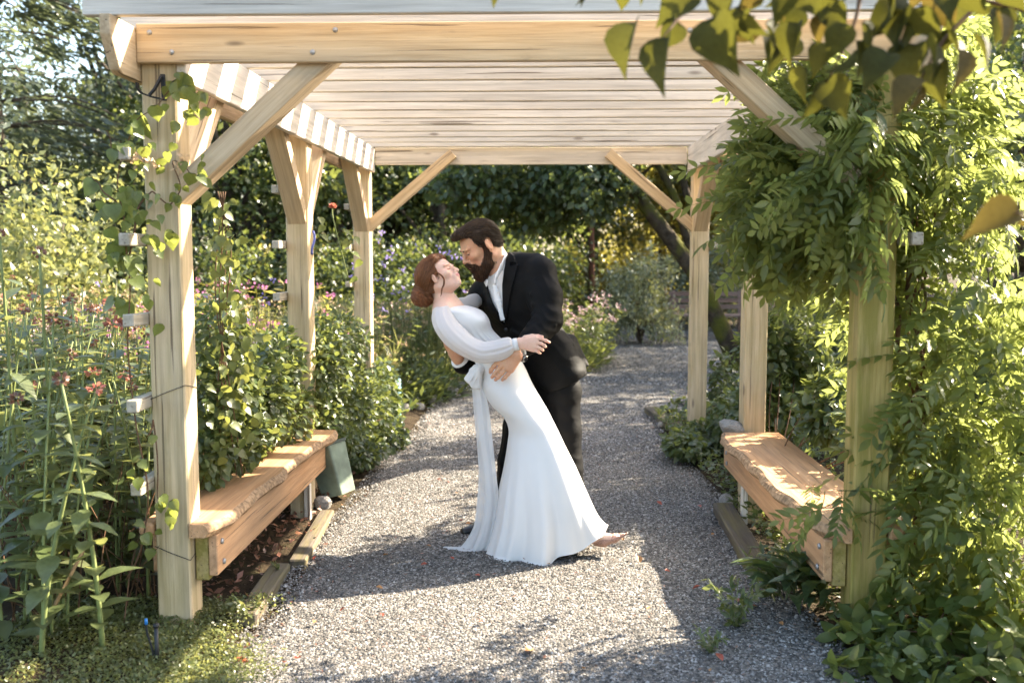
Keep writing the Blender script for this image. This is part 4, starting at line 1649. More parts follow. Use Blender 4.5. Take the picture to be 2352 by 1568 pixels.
# right hand
Yb = 4.945
kn = [at(1231, 777, Yb - 0.004), at(1232, 786, Yb - 0.008), at(1230, 795, Yb - 0.006), at(1226, 803, Yb)]
fg = [[at(1244, 778, Yb - 0.006), at(1254, 782, Yb - 0.002), at(1262, 786, Yb + 0.004)],
      [at(1243, 789, Yb - 0.012), at(1250, 793, Yb - 0.004), at(1253, 796, Yb + 0.006)],
      [at(1239, 799, Yb - 0.012), at(1245, 802, Yb - 0.004), at(1247, 804.5, Yb + 0.006)],
      [at(1233, 806, Yb - 0.006), at(1238, 809, Yb), at(1241, 811, Yb + 0.008)]]
th = [at(1206, 776, Yb + 0.006), at(1222, 772, Yb + 0.012), at(1236, 772, Yb + 0.014), at(1246, 773, Yb + 0.014)]
HN.cap(at(1178, 791, 4.955), at(1194, 789, 4.95), 0.023, 0.023, 0.01)
hand_sdf(HN, at(1192, 780, Yb + 0.004), at(1195, 796, Yb + 0.004), kn, fg, th, 0.0135, [0.0082, 0.0085, 0.0082, 0.0074], 0)
body_b = person_body(bride, [B, HD, HN], [SKIN_F, LIP_F, AUB_BROW])
del B, HD, HN

# hair and bun
lo = np.array(tuple(HB.o)) - [0.26, 0.22, 0.24]; hi = np.array(tuple(HB.o)) + [0.22, 0.22, 0.22]
Hf = Field(lo, hi, 0.004)
R = HB.R
hf = lambda c, r, k=0.014, sub=False: Hf.ell(HB(*c), [q * BS for q in r], R, k, 0, sub)
hf((-0.018, 0, 0.048), (0.110, 0.086, 0.096))
hf((-0.075, 0, 0.000), (0.062, 0.074, 0.080), 0.025)
hf((0.030, 0, 0.085), (0.060, 0.070, 0.050), 0.02)
rg = random.Random(21)
for side in (-1, 1):
    for i in range(34):
        a0 = rg.uniform(0, 1)
        x0 = 0.082 - 0.050 * a0; z0 = 0.092 - 0.085 * a0
        p = [HB(x0, side * (0.014 + 0.050 * min(1, a0 * 1.6)), z0 + 0.010), HB(x0 - 0.040, side * (0.055 + 0.028 * a0), z0 + 0.022 - 0.012 * a0),
             HB(-0.050, side * (0.082 - 0.006 * a0), 0.055 - 0.062 * a0), HB(-0.105, side * 0.052, 0.000 - 0.042 * a0), HB(-0.128, side * 0.02, -0.05)]
        p = catmull(p, 4)
        for a, b in zip(p[:-1], p[1:]):
            Hf.cap(a, b, 0.0070, 0.0064, 0.003)


def cut_f(p):
    q = (p - np.array(tuple(HB.o), dtype=np.float32)) @ np.array(HB.R, dtype=np.float32) / BS
    x, y, z = q[..., 0], q[..., 1], q[..., 2]
    line = 0.038 + 0.10 * np.maximum(0, z - 0.01)
    hl = 0.088 - 0.0 * y
    a = np.maximum(line - x, z - hl + 7.0 * np.maximum(0, np.abs(y) - 0.02) ** 2)
    b = np.maximum(-0.004 - x, z + 0.006)
    c = np.maximum(z + 0.050 + 0.55 * (x + 0.06), -0.105 - x)
    ear = np.sqrt(((x - 0.006) / 0.019) ** 2 + ((z + 0.004) / 0.027) ** 2) - 1
    ear = np.maximum(ear * 0.02, 0.060 - np.abs(y))
    return np.minimum(np.minimum(a, np.minimum(b, c)), ear)


Hf.op(cut_f, lo, hi, 0.004, None, True)
bc = at(968, 681, 5.215)
Hf.ell(bc, (0.050, 0.055, 0.046), None, 0.014, 0)
ax = Vector((-0.75, -0.35, -0.45)).normalized()
e1 = Vector((0, -1, 0.2)); e1 = (e1 - ax * e1.dot(ax)).normalized(); e2 = ax.cross(e1)
for ring_r, off, tr, ph in ((0.046, 0.0, 0.017, 0.0), (0.036, 0.022, 0.015, 1.1), (0.020, 0.038, 0.013, 2.0), (0.047, -0.022, 0.016, 0.5)):
    for st in range(5):
        sa = st * 2 * math.pi / 5
        prev = None
        for i in range(33):
            a = 2 * math.pi * i / 32 + ph
            rr = tr * 0.62
            ctr = bc + (e1 * math.cos(a) + e2 * math.sin(a)) * (ring_r + rr * math.cos(sa + 2.0 * a)) + ax * (off + rr * math.sin(sa + 2.0 * a))
            if prev is not None:
                Hf.cap(prev, ctr, 0.0070, 0.0070, 0.001)
            prev = ctr
Hf.build('hair', HAIR_F, bride, 0)


def flow_b(P):
    v = np.array(tuple(bc)) - P
    dist = np.linalg.norm(v, axis=1, keepdims=True)
    a = np.array(tuple(ax))
    sw = np.cross(np.tile(a, (len(P), 1)), -v)
    w = smoothstep(0.075, 0.055, dist)
    return norm(norm(v) * (1 - w) + norm(sw) * w)


strands('strands', Hf, 5200, flow_b, 5, 0.0120, 0.0010, 0.0014, ST_F, bride, 6, lambda V: np.linalg.norm(V - np.array(tuple(bc)), axis=1) > 0.062)
tn = Soup()
for k in range(7):
    j = lambda: rg.uniform(-1.6, 1.6)
    p = catmull([HB(0.030, -0.068, 0.030), at(1017 + j(), 636 + j(), 5.120), at(1020 + j(), 650 + j(), 5.112), at(1015 + j(), 664 + j(), 5.118), at(1013 + j(), 678 + j() * 2, 5.122)], 5)
    tn.tube([Vector(q) - bride.location for q in p], np.linspace(0.0026, 0.0006, len(p)), 5)
o_ = tn.build('loose_strand', HAIR_F, bride)
o_['kind'] = 'stuff'

# gown: lofted shell along the leaning body
SEC = [  # left px, right px, depth centre, depth half width
    ((1003, 702), (1062, 700), 5.230, 0.120), ((999, 712), (1092, 707), 5.230, 0.165), ((1002, 727), (1112, 718), 5.228, 0.165), ((1014, 750), (1123, 734), 5.225, 0.160),
    ((1040, 784), (1131, 756), 5.222, 0.140), ((1078, 815), (1150, 776), 5.218, 0.122), ((1092, 833), (1180, 801), 5.212, 0.120), ((1106, 856), (1203, 838), 5.205, 0.150),
    ((1107, 890), (1225, 884), 5.20, 0.178), ((1128, 928), (1252, 930), 5.195, 0.178), ((1157, 957), (1270, 965), 5.19, 0.170), ((1168, 985), (1284, 993), 5.19, 0.165),
    ((1166, 1014), (1298, 1023), 5.185, 0.170), ((1157, 1069), (1323, 1073), 5.185, 0.195), ((1144, 1129), (1350, 1136), 5.185, 0.215), ((1132, 1194), (1371, 1183), 5.19, 0.225),
    ((1114, 1250), (1386, 1206), 5.20, 0.232), ((1100, 1277), (1394, 1214), 5.205, 0.236)]
Lw = catmull([at(l[0], l[1], c) for l, r, c, h_ in SEC], 6)
Rw = catmull([at(r[0], r[1], c) for l, r, c, h_ in SEC], 6)
Hw = catmull([(h_, 0, 0) for l, r, c, h_ in SEC], 6)[:, 0]
nr, na = len(Lw), 144
th_ = np.linspace(0, 2 * np.pi, na, endpoint=False)
Vd = []
for i in range(nr):
    t_ = i / (nr - 1)
    c = (Lw[i] + Rw[i]) / 2
    hx = (Rw[i] - Lw[i]) / 2
    fa = 0.9 * smoothstep(0.68, 1.0, t_)
    fold = fa * (0.100 * (1 - 2 * np.abs(np.sin(3.5 * th_ + 0.3 + 0.5 * t_)) ** 0.8) + 0.060 * np.cos(11 * th_ + 1.9 - 1.1 * t_) + 0.025 * np.cos(19 * th_ + 3 * t_))
    side = np.abs(np.sin(th_))                     # keep the two silhouettes where they are
    f = 1 + fold * (0.25 + 0.75 * side)
    cs, sn = np.cos(th_), np.sin(th_)
    P = c + np.outer(cs * f, hx) + np.outer(sn * f * Hw[i], np.array([0, -1.0, 0]))
    # bust
    bust = math.exp(-((t_ - 0.165) / 0.055) ** 2)
    P += np.outer(bust * np.exp(-((th_ - 0.75) / 0.5) ** 2) * 0.030, np.array([0.45, -0.8, 0.1]))
    # gathers below the bust
    ga = math.exp(-((t_ - 0.27) / 0.05) ** 2)
    P += np.outer(ga * 0.005 * np.cos(26 * th_ + 9 * t_) * (np.sin(th_) > -0.3), np.array([0, -1.0, 0]))
    # thigh of the forward leg pushing against the skirt
    kn_ = math.exp(-((t_ - 0.72) / 0.12) ** 2)
    P += np.outer(kn_ * np.exp(-((th_ - 0.9) / 0.45) ** 2) * 0.030, np.array([0.2, -0.9, 0]))
    # hem: the front dips to the ground, rests level
    if t_ > 0.86:
        w_ = smoothstep(0.86, 1.0, t_)
        dip = np.clip(np.sin(th_), 0, 1) * np.clip(1 - (cs - 0.05) * 0.95, 0, 1.0)
        P[:, 2] -= w_ * dip * 0.055
        P[:, 2] += w_ * 0.010 * np.cos(9 * th_ + 1)
    P[:, 2] = np.maximum(P[:, 2], 0.016)
    Vd.append(P)
Vd = np.concatenate(Vd) - np.array(tuple(bride.location))
I = np.arange(nr * na).reshape(nr, na)
Fd = np.stack([I[:-1], np.roll(I[:-1], -1, 1), np.roll(I[1:], -1, 1), I[1:]], -1).reshape(-1, 4)
gown = obj_np('gown', Vd, Fd, DRESS, bride, True)
sm = gown.modifiers.new('solidify', 'SOLIDIFY'); sm.thickness = 0.004; sm.offset = -1
# stitched hem edge
hp = Vd[I[-1]]
hemt = Soup(); hemt.tube(np.vstack([hp, hp[:2]]), 0.003, 5, False)
hemt.build('hem', DRESS, gown)

# sleeves
SL = [((1022, 700), (1008, 702), 5.150, 0.022), ((1029, 700), (998, 707), 5.125, 0.048), ((1033, 706), (993, 717), 5.095, 0.062), ((1040, 722), (992, 737), 5.060, 0.070), ((1054, 742), (1001, 762), 5.02, 0.074), ((1071, 758), (1025, 793), 4.990, 0.072),
      ((1086, 772), (1062, 818), 4.975, 0.068), ((1110, 784), (1100, 833), 4.965, 0.064), ((1135, 781), (1131, 832), 4.96, 0.062), ((1155, 776), (1157, 826), 4.957, 0.058), ((1169, 775), (1176, 814), 4.955, 0.048),
      ((1176, 779), (1181, 806), 4.955, 0.036)]
A = catmull([at(*u, c) for u, l, c, h_ in SL], 7); Bq = catmull([at(*l, c) for u, l, c, h_ in SL], 7); Hq = catmull([(h_, 0, 0) for u, l, c, h_ in SL], 7)[:, 0]
ns, na2 = len(A), 72
ph = np.linspace(0, 2 * np.pi, na2, endpoint=False)
Vs = []
for i in range(ns):
    t_ = i / (ns - 1)
    c = (A[i] + Bq[i]) / 2; hv = (A[i] - Bq[i]) / 2
    amp = 0.035 + 0.06 * smoothstep(0.55, 1.0, t_) + 0.05 * smoothstep(0.12, 0.0, t_)
    fold = amp * (np.cos(9 * ph + 2 * t_) * 0.6 + np.cos(15 * ph + 1 - 3 * t_) * 0.5) * (0.3 + 0.7 * np.abs(np.sin(ph)))
    long_ = 0.05 * np.sin(3.0 * ph + 7.0 * t_) * math.sin(math.pi * t_)
    f = 1 + fold + long_ * np.abs(np.sin(ph))
    Vs.append(c + np.outer(np.cos(ph) * f, hv) + np.outer(np.sin(ph) * f * Hq[i], np.array([0, -1.0, 0])))
Vs = np.concatenate(Vs) - np.array(tuple(bride.location))
I2 = np.arange(ns * na2).reshape(ns, na2)
Fs = np.stack([I2[:-1], np.roll(I2[:-1], -1, 1), np.roll(I2[1:], -1, 1), I2[1:]], -1).reshape(-1, 4)
slv = obj_np('sleeve', Vs, Fs, CHIFFON, bride, True)
cu = Soup()
V, F = [], []
for k, (u, l, c, h_) in enumerate((((1176, 779), (1180, 806), 4.955, 0.031), ((1178, 777), (1183, 806), 4.955, 0.0325), ((1187, 776), (1194, 804), 4.953, 0.0320), ((1187.5, 778), (1193, 802), 4.953, 0.028))):
    a, b = np.array(tuple(at(*u, c))), np.array(tuple(at(*l, c)))
    cc, hv = (a + b) / 2, (a - b) / 2
    V.append(cc + np.outer(np.cos(ph), hv) + np.outer(np.sin(ph) * h_, np.array([0, -1.0, 0])))
V = np.concatenate(V) - np.array(tuple(bride.location))
Ic = np.arange(4 * na2).reshape(4, na2)
Fc = np.stack([Ic[:-1], np.roll(Ic[:-1], -1, 1), np.roll(Ic[1:], -1, 1), Ic[1:]], -1).reshape(-1, 4)
obj_np('cuff', V, Fc, DRESS, slv, True)
# far sleeve reaching round his shoulder
Ff = Field((-0.55, 5.2, 1.15), (0.1, 5.8, 1.65), 0.006)
Ff.chain([at(1040, 710, 5.36), at(1060, 702, 5.42), at(1084, 694, 5.50), at(1122, 676, 5.63)], [0.048, 0.040, 0.040, 0.036], 0.02)
Ff.build('sleeve', CHIFFON, bride, 1)

# sash: bow at the back of the waist and two long tails
def ribbon(name, Lp, Rp, Ys, amp, waves, mat, parent, nseg=44, seed=0, flare=1.0):
    n = 5
    Ld = catmull([at(p[0], p[1], y) for p, y in zip(Lp, Ys)], 7); Rd = catmull([at(p[0], p[1], y) for p, y in zip(Rp, Ys)], 7)
    V = []
    m = len(Ld)
    for i in range(m):
        t_ = i / (m - 1)
        u = np.linspace(0, 1, nseg)
        P = Ld[i] + np.outer(u, Rd[i] - Ld[i])
        a = amp * (0.35 + 0.65 * t_ * flare)
        P[:, 1] += a * (np.sin(waves * 6.28 * u + 1.3 * t_ + seed) + 0.22 * np.sin(waves * 2.3 * 6.28 * u + seed * 2 - 2 * t_))
        P[:, 2] = np.maximum(P[:, 2], 0.020 + 0.008 * np.sin(9 * u + seed))
        V.append(P)
    V = np.concatenate(V) - np.array(tuple(parent.location))
    I = np.arange(m * nseg).reshape(m, nseg)
    F = np.stack([I[:-1, :-1], I[:-1, 1:], I[1:, 1:], I[1:, :-1]], -1).reshape(-1, 4)
    o = obj_np(name, V, F, mat, bride, True)
    md = o.modifiers.new('solidify', 'SOLIDIFY'); md.thickness = 0.0025
    return o


Ys = [5.16, 5.17, 5.175, 5.18, 5.185, 5.19, 5.195, 5.20, 5.205]
ribbon('sash_tail', [(1082, 866), (1088, 945), (1096, 1030), (1099, 1100), (1094, 1163), (1086, 1213), (1058, 1256), (1035, 1266), (1016, 1270)],
       [(1108, 866), (1116, 945), (1126, 1030), (1132, 1100), (1136, 1163), (1132, 1213), (1116, 1256), (1092, 1274), (1062, 1282)], Ys, 0.012, 1.3, SHEER, bride, seed=0.4)
ribbon('sash_tail', [(1090, 868), (1096, 945), (1104, 1030), (1112, 1100), (1112, 1163), (1104, 1213), (1088, 1256), (1070, 1274), (1050, 1284)],
       [(1110, 870), (1124, 945), (1131, 1007), (1139, 1080), (1146, 1150), (1140, 1213), (1128, 1262), (1116, 1280), (1100, 1282)], [y - 0.03 for y in Ys], 0.013, 1.1, SHEER, bride, seed=2.1)
Bw = Field((-0.42, 5.0, 0.80), (-0.16, 5.35, 1.12), 0.004)
Bw.ecap(at(1098, 846, 5.13), at(1078, 876, 5.12), (0.030, 0.016), (0.034, 0.012), (1, 0, 0.3), 0.01)
Bw.ecap(at(1100, 848, 5.11), at(1092, 888, 5.11), (0.022, 0.014), (0.028, 0.012), (1, 0, 0.2), 0.01)
Bw.ecap(at(1102, 842, 5.15), at(1084, 856, 5.16), (0.026, 0.02), (0.028, 0.014), (0.6, 0, 0.8), 0.01)
Bw.ell(at(1102, 848, 5.11), (0.022, 0.020, 0.020), None, 0.008)
for a, b in (((1098, 846, 5.095), (1076, 880, 5.095)), ((1100, 850, 5.09), (1086, 886, 5.09)), ((1102, 852, 5.09), (1098, 890, 5.09))):
    Bw.cap(at(*a), at(*b), 0.007, 0.004, 0.008)
Bw.build('bow', DRESS, bride, 1)

# pump on the forward foot
Pm = Field((0.28, 5.02, -0.01), (0.62, 5.30, 0.22), 0.0035)
Pm.cap(at(1356, 1240, 5.15), at(1385, 1243, 5.145), 0.026, 0.027, 0.012)
Pm.cap(at(1385, 1243, 5.145), at(1412, 1235, 5.14), 0.027, 0.022, 0.012)
Pm.cap(at(1412, 1235, 5.14), at(1441, 1224, 5.135), 0.022, 0.005, 0.012)
Pm.cap(at(1350, 1244, 5.155), at(1345, 1265, 5.16), 0.010, 0.0045, 0.010)
Pm.ell(at(1382, 1228, 5.14), (0.040, 0.021, 0.018), None, 0.004, 0, True)
Pm.build('pump', PUMP, bride, 1)
# ================================================================== foliage materials
LF_DARK = mat_leaf('leaf_dark_green', [(0.036, 0.060, 0.028), (0.058, 0.092, 0.040), (0.095, 0.125, 0.055)], 0.38, (0.28, 0.32, 0.06))
LF_BLUE = mat_leaf('leaf_blue_green', [(0.060, 0.085, 0.065), (0.085, 0.112, 0.082), (0.115, 0.140, 0.100)], 0.34, (0.26, 0.30, 0.12))
LF_MID = mat_leaf('leaf_mid_green', [(0.055, 0.085, 0.025), (0.080, 0.120, 0.038), (0.120, 0.145, 0.060)], 0.38, (0.34, 0.37, 0.08))
LF_LIGHT = mat_leaf('leaf_light_green', [(0.100, 0.125, 0.040), (0.145, 0.170, 0.060), (0.200, 0.210, 0.100)], 0.42, (0.46, 0.45, 0.13))
LF_YEL = mat_leaf('leaf_yellow_green', [(0.150, 0.150, 0.030), (0.200, 0.200, 0.050), (0.260, 0.230, 0.070)], 0.5, (0.60, 0.52, 0.10))
LF_WIST = mat_leaf('leaf_wisteria', [(0.065, 0.098, 0.024), (0.100, 0.135, 0.036), (0.150, 0.180, 0.060)], 0.52, (0.50, 0.56, 0.15), 0.38, 0.42)
LF_VINE = mat_leaf('leaf_vine', [(0.075, 0.115, 0.028), (0.110, 0.150, 0.042), (0.155, 0.175, 0.055)], 0.48, (0.46, 0.50, 0.09))
LF_BED = mat_leaf('leaf_bed', [(0.085, 0.120, 0.040), (0.120, 0.155, 0.060), (0.165, 0.185, 0.095)], 0.38, (0.50, 0.50, 0.14), 0.34, 0.6)
LF_PALE = mat_leaf('leaf_variegated', [(0.17, 0.20, 0.14), (0.26, 0.29, 0.21), (0.34, 0.36, 0.28)], 0.30)
LF_SILVER = mat_leaf('leaf_soft_grey_green', [(0.05, 0.09, 0.035), (0.08, 0.12, 0.05), (0.11, 0.145, 0.075)], 0.25)
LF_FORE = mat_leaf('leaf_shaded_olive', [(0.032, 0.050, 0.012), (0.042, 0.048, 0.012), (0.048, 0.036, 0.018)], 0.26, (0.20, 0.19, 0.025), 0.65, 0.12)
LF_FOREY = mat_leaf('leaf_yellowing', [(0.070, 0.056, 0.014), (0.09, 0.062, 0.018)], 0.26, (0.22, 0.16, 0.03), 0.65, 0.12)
STEM_G = mat_plain('green_stem', (0.17, 0.20, 0.07), 0.55, 0.3, 0.25, 30)
STEM_B = mat_plain('brown_stem', (0.12, 0.065, 0.035), 0.8, 0.2, 0.35, 40, 0.3)
BARK_T = mat_plain('tree_bark', (0.085, 0.065, 0.048), 0.9, 0.15, 0.45, 9, 0.9)


def mat_moss_bark():
    t = NT('mossy_bark')
    co = t.n('TexCoord').outputs['Object']
    a = t.noise(co, 11.0, 5, 0.65); b_ = t.noise(co, 3.0, 4, 0.6)
    c = t.ramp(a.outputs[0], [(0.3, (0.025, 0.019, 0.013)), (0.7, (0.085, 0.065, 0.045))])
    c = t.mix(t.ramp(b_.outputs[0], [(0.44, (0, 0, 0)), (0.60, (1, 1, 1))]), c, (0.085, 0.085, 0.018))
    s = t.bsdf(c, 0.95, 0.1)
    t.l(t.bump(a.outputs[0], 0.9, 0.03), s.inputs['Normal'])
    return t.done(s.outputs[0])


MOSS_BARK = mat_moss_bark()
FL_RED = mat_leaf('petal_red', [(0.40, 0.10, 0.07), (0.48, 0.17, 0.12), (0.48, 0.24, 0.18)], 0.3, (0.7, 0.28, 0.18))
FL_BROWN = mat_leaf('petal_faded', [(0.16, 0.07, 0.04), (0.26, 0.12, 0.07), (0.34, 0.16, 0.11)], 0.2, (0.5, 0.25, 0.15))
FL_PINK = mat_leaf('petal_pink', [(0.55, 0.28, 0.36), (0.66, 0.40, 0.46), (0.70, 0.52, 0.55)], 0.35, (0.8, 0.55, 0.6))
FL_MAG = mat_leaf('petal_magenta', [(0.42, 0.10, 0.26), (0.52, 0.18, 0.34)], 0.35, (0.7, 0.3, 0.5))
FL_PURP = mat_leaf('petal_violet', [(0.20, 0.15, 0.42), (0.30, 0.22, 0.52), (0.36, 0.30, 0.58)], 0.3, (0.5, 0.4, 0.8))
FL_PEACH = mat_leaf('petal_peach', [(0.58, 0.38, 0.22), (0.64, 0.44, 0.26)], 0.35, (0.8, 0.6, 0.35))


def foliage_blob(c, r, n, Lr, wr, rng, T=T_LO, hollow=0.55, up=0.5, clump=0):
    """Leaves through an ellipsoid volume, denser to the outside, in clumps."""
    c = np.array(tuple(c)); r = np.array(r, dtype=float)
    if clump:
        k = max(1, n // clump)
        cc = rand_dirs(k, rng) * (hollow + (1 - hollow) * rng.random((k, 1)) ** 0.7)
        cs = rng.uniform(0.10, 0.24, k)
        which = rng.integers(0, k, n)
        P = cc[which] + rng.normal(size=(n, 3)) * cs[which][:, None]
    else:
        P = rand_dirs(n, rng) * (hollow + (1 - hollow) * rng.random((n, 1)) ** 0.6)
    O = norm(P)
    P = c + P * r
    N = norm(O * 0.6 + np.array([0, 0, up]) + rng.normal(size=(n, 3)) * 0.55)
    D = norm(O * 0.7 + rng.normal(size=(n, 3)) * 0.7 + np.array([0, 0, -0.25]))
    L = Lr[0] + (Lr[1] - Lr[0]) * rng.random(n)
    return scatter(T, P, D, N, L, L * wr)


def thing(name, label, cat, loc, group=None, rz=0.0, sc=1.0):
    e = empty(name, loc, rz)
    e.scale = (sc, sc, sc) if not hasattr(sc, '__len__') else sc
    return tag(e, label, cat, group)


def part(name, me, parent, stuff=False):
    o = mobj(name, me, parent)
    if stuff: o['kind'] = 'stuff'
    return o


def sub_np(V, o):
    return V - np.array(tuple(o))


# ================================================================== wisteria on the right
def pinnate(seed, L=0.27, nl=6, ll=0.072, lw=0.40):
    """One compound leaf: arched stalk along +x with leaflet pairs."""
    r = np.random.default_rng(seed)
    s = np.linspace(0, 1, 9)
    bend = r.uniform(0.10, 0.35)
    R = np.stack([L * s, 0.02 * np.sin(2 * s + r.uniform(0, 3)), -bend * L * s ** 2], 1)
    P, D, N = [], [], []
    for i in range(nl):
        t_ = 0.28 + 0.66 * i / (nl - 1)
        p = np.array([np.interp(t_, s, R[:, k]) for k in range(3)])
        for sd in (-1, 1):
            P.append(p)
            D.append([0.62 + r.uniform(-0.15, 0.15), sd * 0.8, -0.25 - 0.35 * r.random()])
            N.append([r.uniform(-0.2, 0.2), r.uniform(-0.25, 0.25), 1])
    P.append(R[-1]); D.append([1, 0, -0.5]); N.append([0.4, 0, 1])
    n = len(P)
    Ls = ll * r.uniform(0.82, 1.15, n)
    V, F = scatter(T_LANCE, np.array(P), np.array(D, dtype=float), np.array(N, dtype=float), Ls, Ls * lw)
    tv, tf = tube_np(R, np.linspace(0.0022, 0.0010, len(R)), 3, False)
    tf = np.array([q for f in tf for q in ((f[0], f[1], f[2]), (f[0], f[2], f[3]))])
    return merge_np([(V, F), (tv, tf)])


PIN_V = [pinnate(100 + i, 0.24 + 0.02 * i, 5 + i % 3, 0.066 + 0.004 * (i % 3)) for i in range(5)]
PIN_ME = [mesh_np('leaf', V, F, LF_WIST) for V, F in PIN_V]


def frames(P, D, N):
    D = norm(D); N = norm(N - D * (N * D).sum(1, keepdims=True)); S = np.cross(N, D)
    return np.stack([D, S, N], -1)          # columns


def blob_leaf_dirs(P, c, rng, droop=0.6, outw=0.8):
    O = norm(P - c)
    D = norm(O * outw + np.array([0, 0, -droop]) + rng.normal(size=P.shape) * 0.65)
    N = norm(O * 0.35 + np.array([0, 0, 0.4]) + np.array(tuple(SUN_TO)) * 0.9 + rng.normal(size=P.shape) * 0.5)
    return D, N


wis = thing('wisteria', 'large sunlit wisteria with feathery leaves climbing over the right front post', 'climber', (1.50, 4.30, 0))
rw = np.random.default_rng(77)
WBLOBS = [  # centre px,py,Y ; radii ; count
    (1850, 410, 4.45, (0.20, 0.24, 0.27), 220), (1905, 300, 4.45, (0.20, 0.28, 0.22), 140), (1960, 330, 3.98, (0.12, 0.05, 0.14), 40), (2010, 440, 3.97, (0.10, 0.05, 0.14), 36), (1915, 420, 3.98, (0.10, 0.05, 0.12), 26), (2020, 240, 3.95, (0.10, 0.05, 0.12), 30), (2030, 560, 3.98, (0.07, 0.05, 0.08), 12), (1780, 480, 4.45, (0.10, 0.18, 0.14), 50), (1800, 545, 6.7, (0.18, 0.15, 0.20), 50), (1930, 490, 4.45, (0.15, 0.25, 0.16), 90), (1860, 600, 6.9, (0.2, 0.15, 0.2), 36),
    (2080, 300, 4.4, (0.24, 0.35, 0.28), 190), (2180, 380, 4.4, (0.22, 0.35, 0.28), 180), (2110, 520, 4.4, (0.22, 0.30, 0.20), 120), (2040, 160, 4.5, (0.26, 0.40, 0.18), 110),
    (1880, 110, 4.7, (0.20, 0.30, 0.10), 50), (2180, 180, 4.5, (0.16, 0.30, 0.16), 70), (2150, 660, 4.5, (0.24, 0.40, 0.18), 130),
    (2250, 760, 4.2, (0.26, 0.28, 0.22), 150), (2180, 900, 4.15, (0.20, 0.25, 0.22), 140), (2290, 950, 4.2, (0.22, 0.25, 0.24), 140), (2160, 1060, 4.15, (0.15, 0.25, 0.18), 100),
    (2270, 1120, 4.15, (0.20, 0.25, 0.22), 130), (2200, 1230, 4.1, (0.20, 0.25, 0.16), 110), (2310, 1270, 4.1, (0.18, 0.25, 0.18), 90), (1850, 900, 6.9, (0.20, 0.15, 0.20), 36), (1880, 640, 6.6, (0.2, 0.15, 0.24), 36),
    (1985, 420, 4.5, (0.14, 0.25, 0.20), 70), (1990, 880, 4.12, (0.05, 0.06, 0.10), 8), (1905, 1130, 4.05, (0.06, 0.10, 0.06), 9), (2085, 940, 4.05, (0.08, 0.1, 0.16), 16), (2090, 1140, 4.0, (0.07, 0.1, 0.12), 14)]
PP, DD, NN = [], [], []
for (px, py, Y, r, n) in WBLOBS:
    if px > 2030: n = int(n * (0.62 if py < 600 else 0.48))
    if px > 2030 and py > 600: r = (r[0] * 1.25, r[1] * 1.2, r[2] * 1.2)
    c = np.array(tuple(at(px, py, Y)))
    d = rand_dirs(n, rw) * (0.25 + 0.75 * rw.random((n, 1)) ** 0.5)
    P = c + d * np.array(r)
    D, N = blob_leaf_dirs(P, c, rw, 0.40, 0.9)
    PP.append(P); DD.append(D); NN.append(N)
PP, DD, NN = np.concatenate(PP), np.concatenate(DD), np.concatenate(NN)
ok = ~((np.abs(PP[:, 0] - (PCX + PIN + PW / 2)) < 0.07) & (PP[:, 1] < 4.25))
PP, DD, NN = PP[ok], DD[ok], NN[ok]
FR = frames(PP, DD, NN)
order = np.argsort(PP[:, 1])
rest = []
for j, i in enumerate(order):
    k = int(rw.integers(0, 5)); sc_ = rw.uniform(0.75, 1.15)
    if j < 290:
        o = bpy.data.objects.new('leaf', PIN_ME[k])
        link(o, wis)
        m = Matrix([[*(FR[i][a] * sc_), PP[i][a] - wis.location[a]] for a in range(3)] + [[0, 0, 0, 1]])
        o.matrix_local = m
    else:
        V, F = PIN_V[k]
        rest.append(((V * sc_) @ FR[i].T + PP[i] - np.array(tuple(wis.location)), F))
part('foliage', mesh_np('foliage', *merge_np(rest), LF_WIST), wis, True)
for k in range(7):
    rr = random.Random(50 + k)
    base = Vector((1.50 + rr.uniform(-0.05, 0.25), 4.35 + rr.uniform(-0.15, 0.3), 0.0))
    pts = [base]
    tgt = [at(2090 + rr.uniform(-10, 80), 1000, 4.35), at(2075 + rr.uniform(-30, 60), 760, 4.3), at(2050 + rr.uniform(-40, 50), 560, 4.4), at(2040 + rr.uniform(-90, 120), 330, 4.5), at(2000 + rr.uniform(-150, 200), 200, 4.7)]
    for q in tgt:
        pts.append(Vector((q.x + rr.uniform(-0.04, 0.04), q.y + rr.uniform(-0.1, 0.1), q.z)))
    pts = catmull(pts, 7)
    pts[:, 0] += 0.02 * np.sin(np.arange(len(pts)) * 0.9 + k)
    V, F = tube_np(pts - np.array(tuple(wis.location)), np.linspace(0.014 if k < 3 else 0.008, 0.004, len(pts)), 7)
    part('stem', mesh_np('stem', V, F, STEM_B, True), wis)
for (a, b, c) in (((2046, 330, 4.02), (2036, 620, 4.0), (2026, 740, 4.0)), ((1950, 250, 4.3), (1935, 420, 4.28), (1925, 560, 4.3))):   # dangling tendrils
    pts = catmull([at(*a), at(*b), at(*c)], 8)
    pts[:, 0] += 0.006 * np.sin(np.arange(len(pts)))
    V, F = tube_np(pts - np.array(tuple(wis.location)), 0.0028, 5)
    part('tendril', mesh_np('tendril', V, F, STEM_G, True), wis)

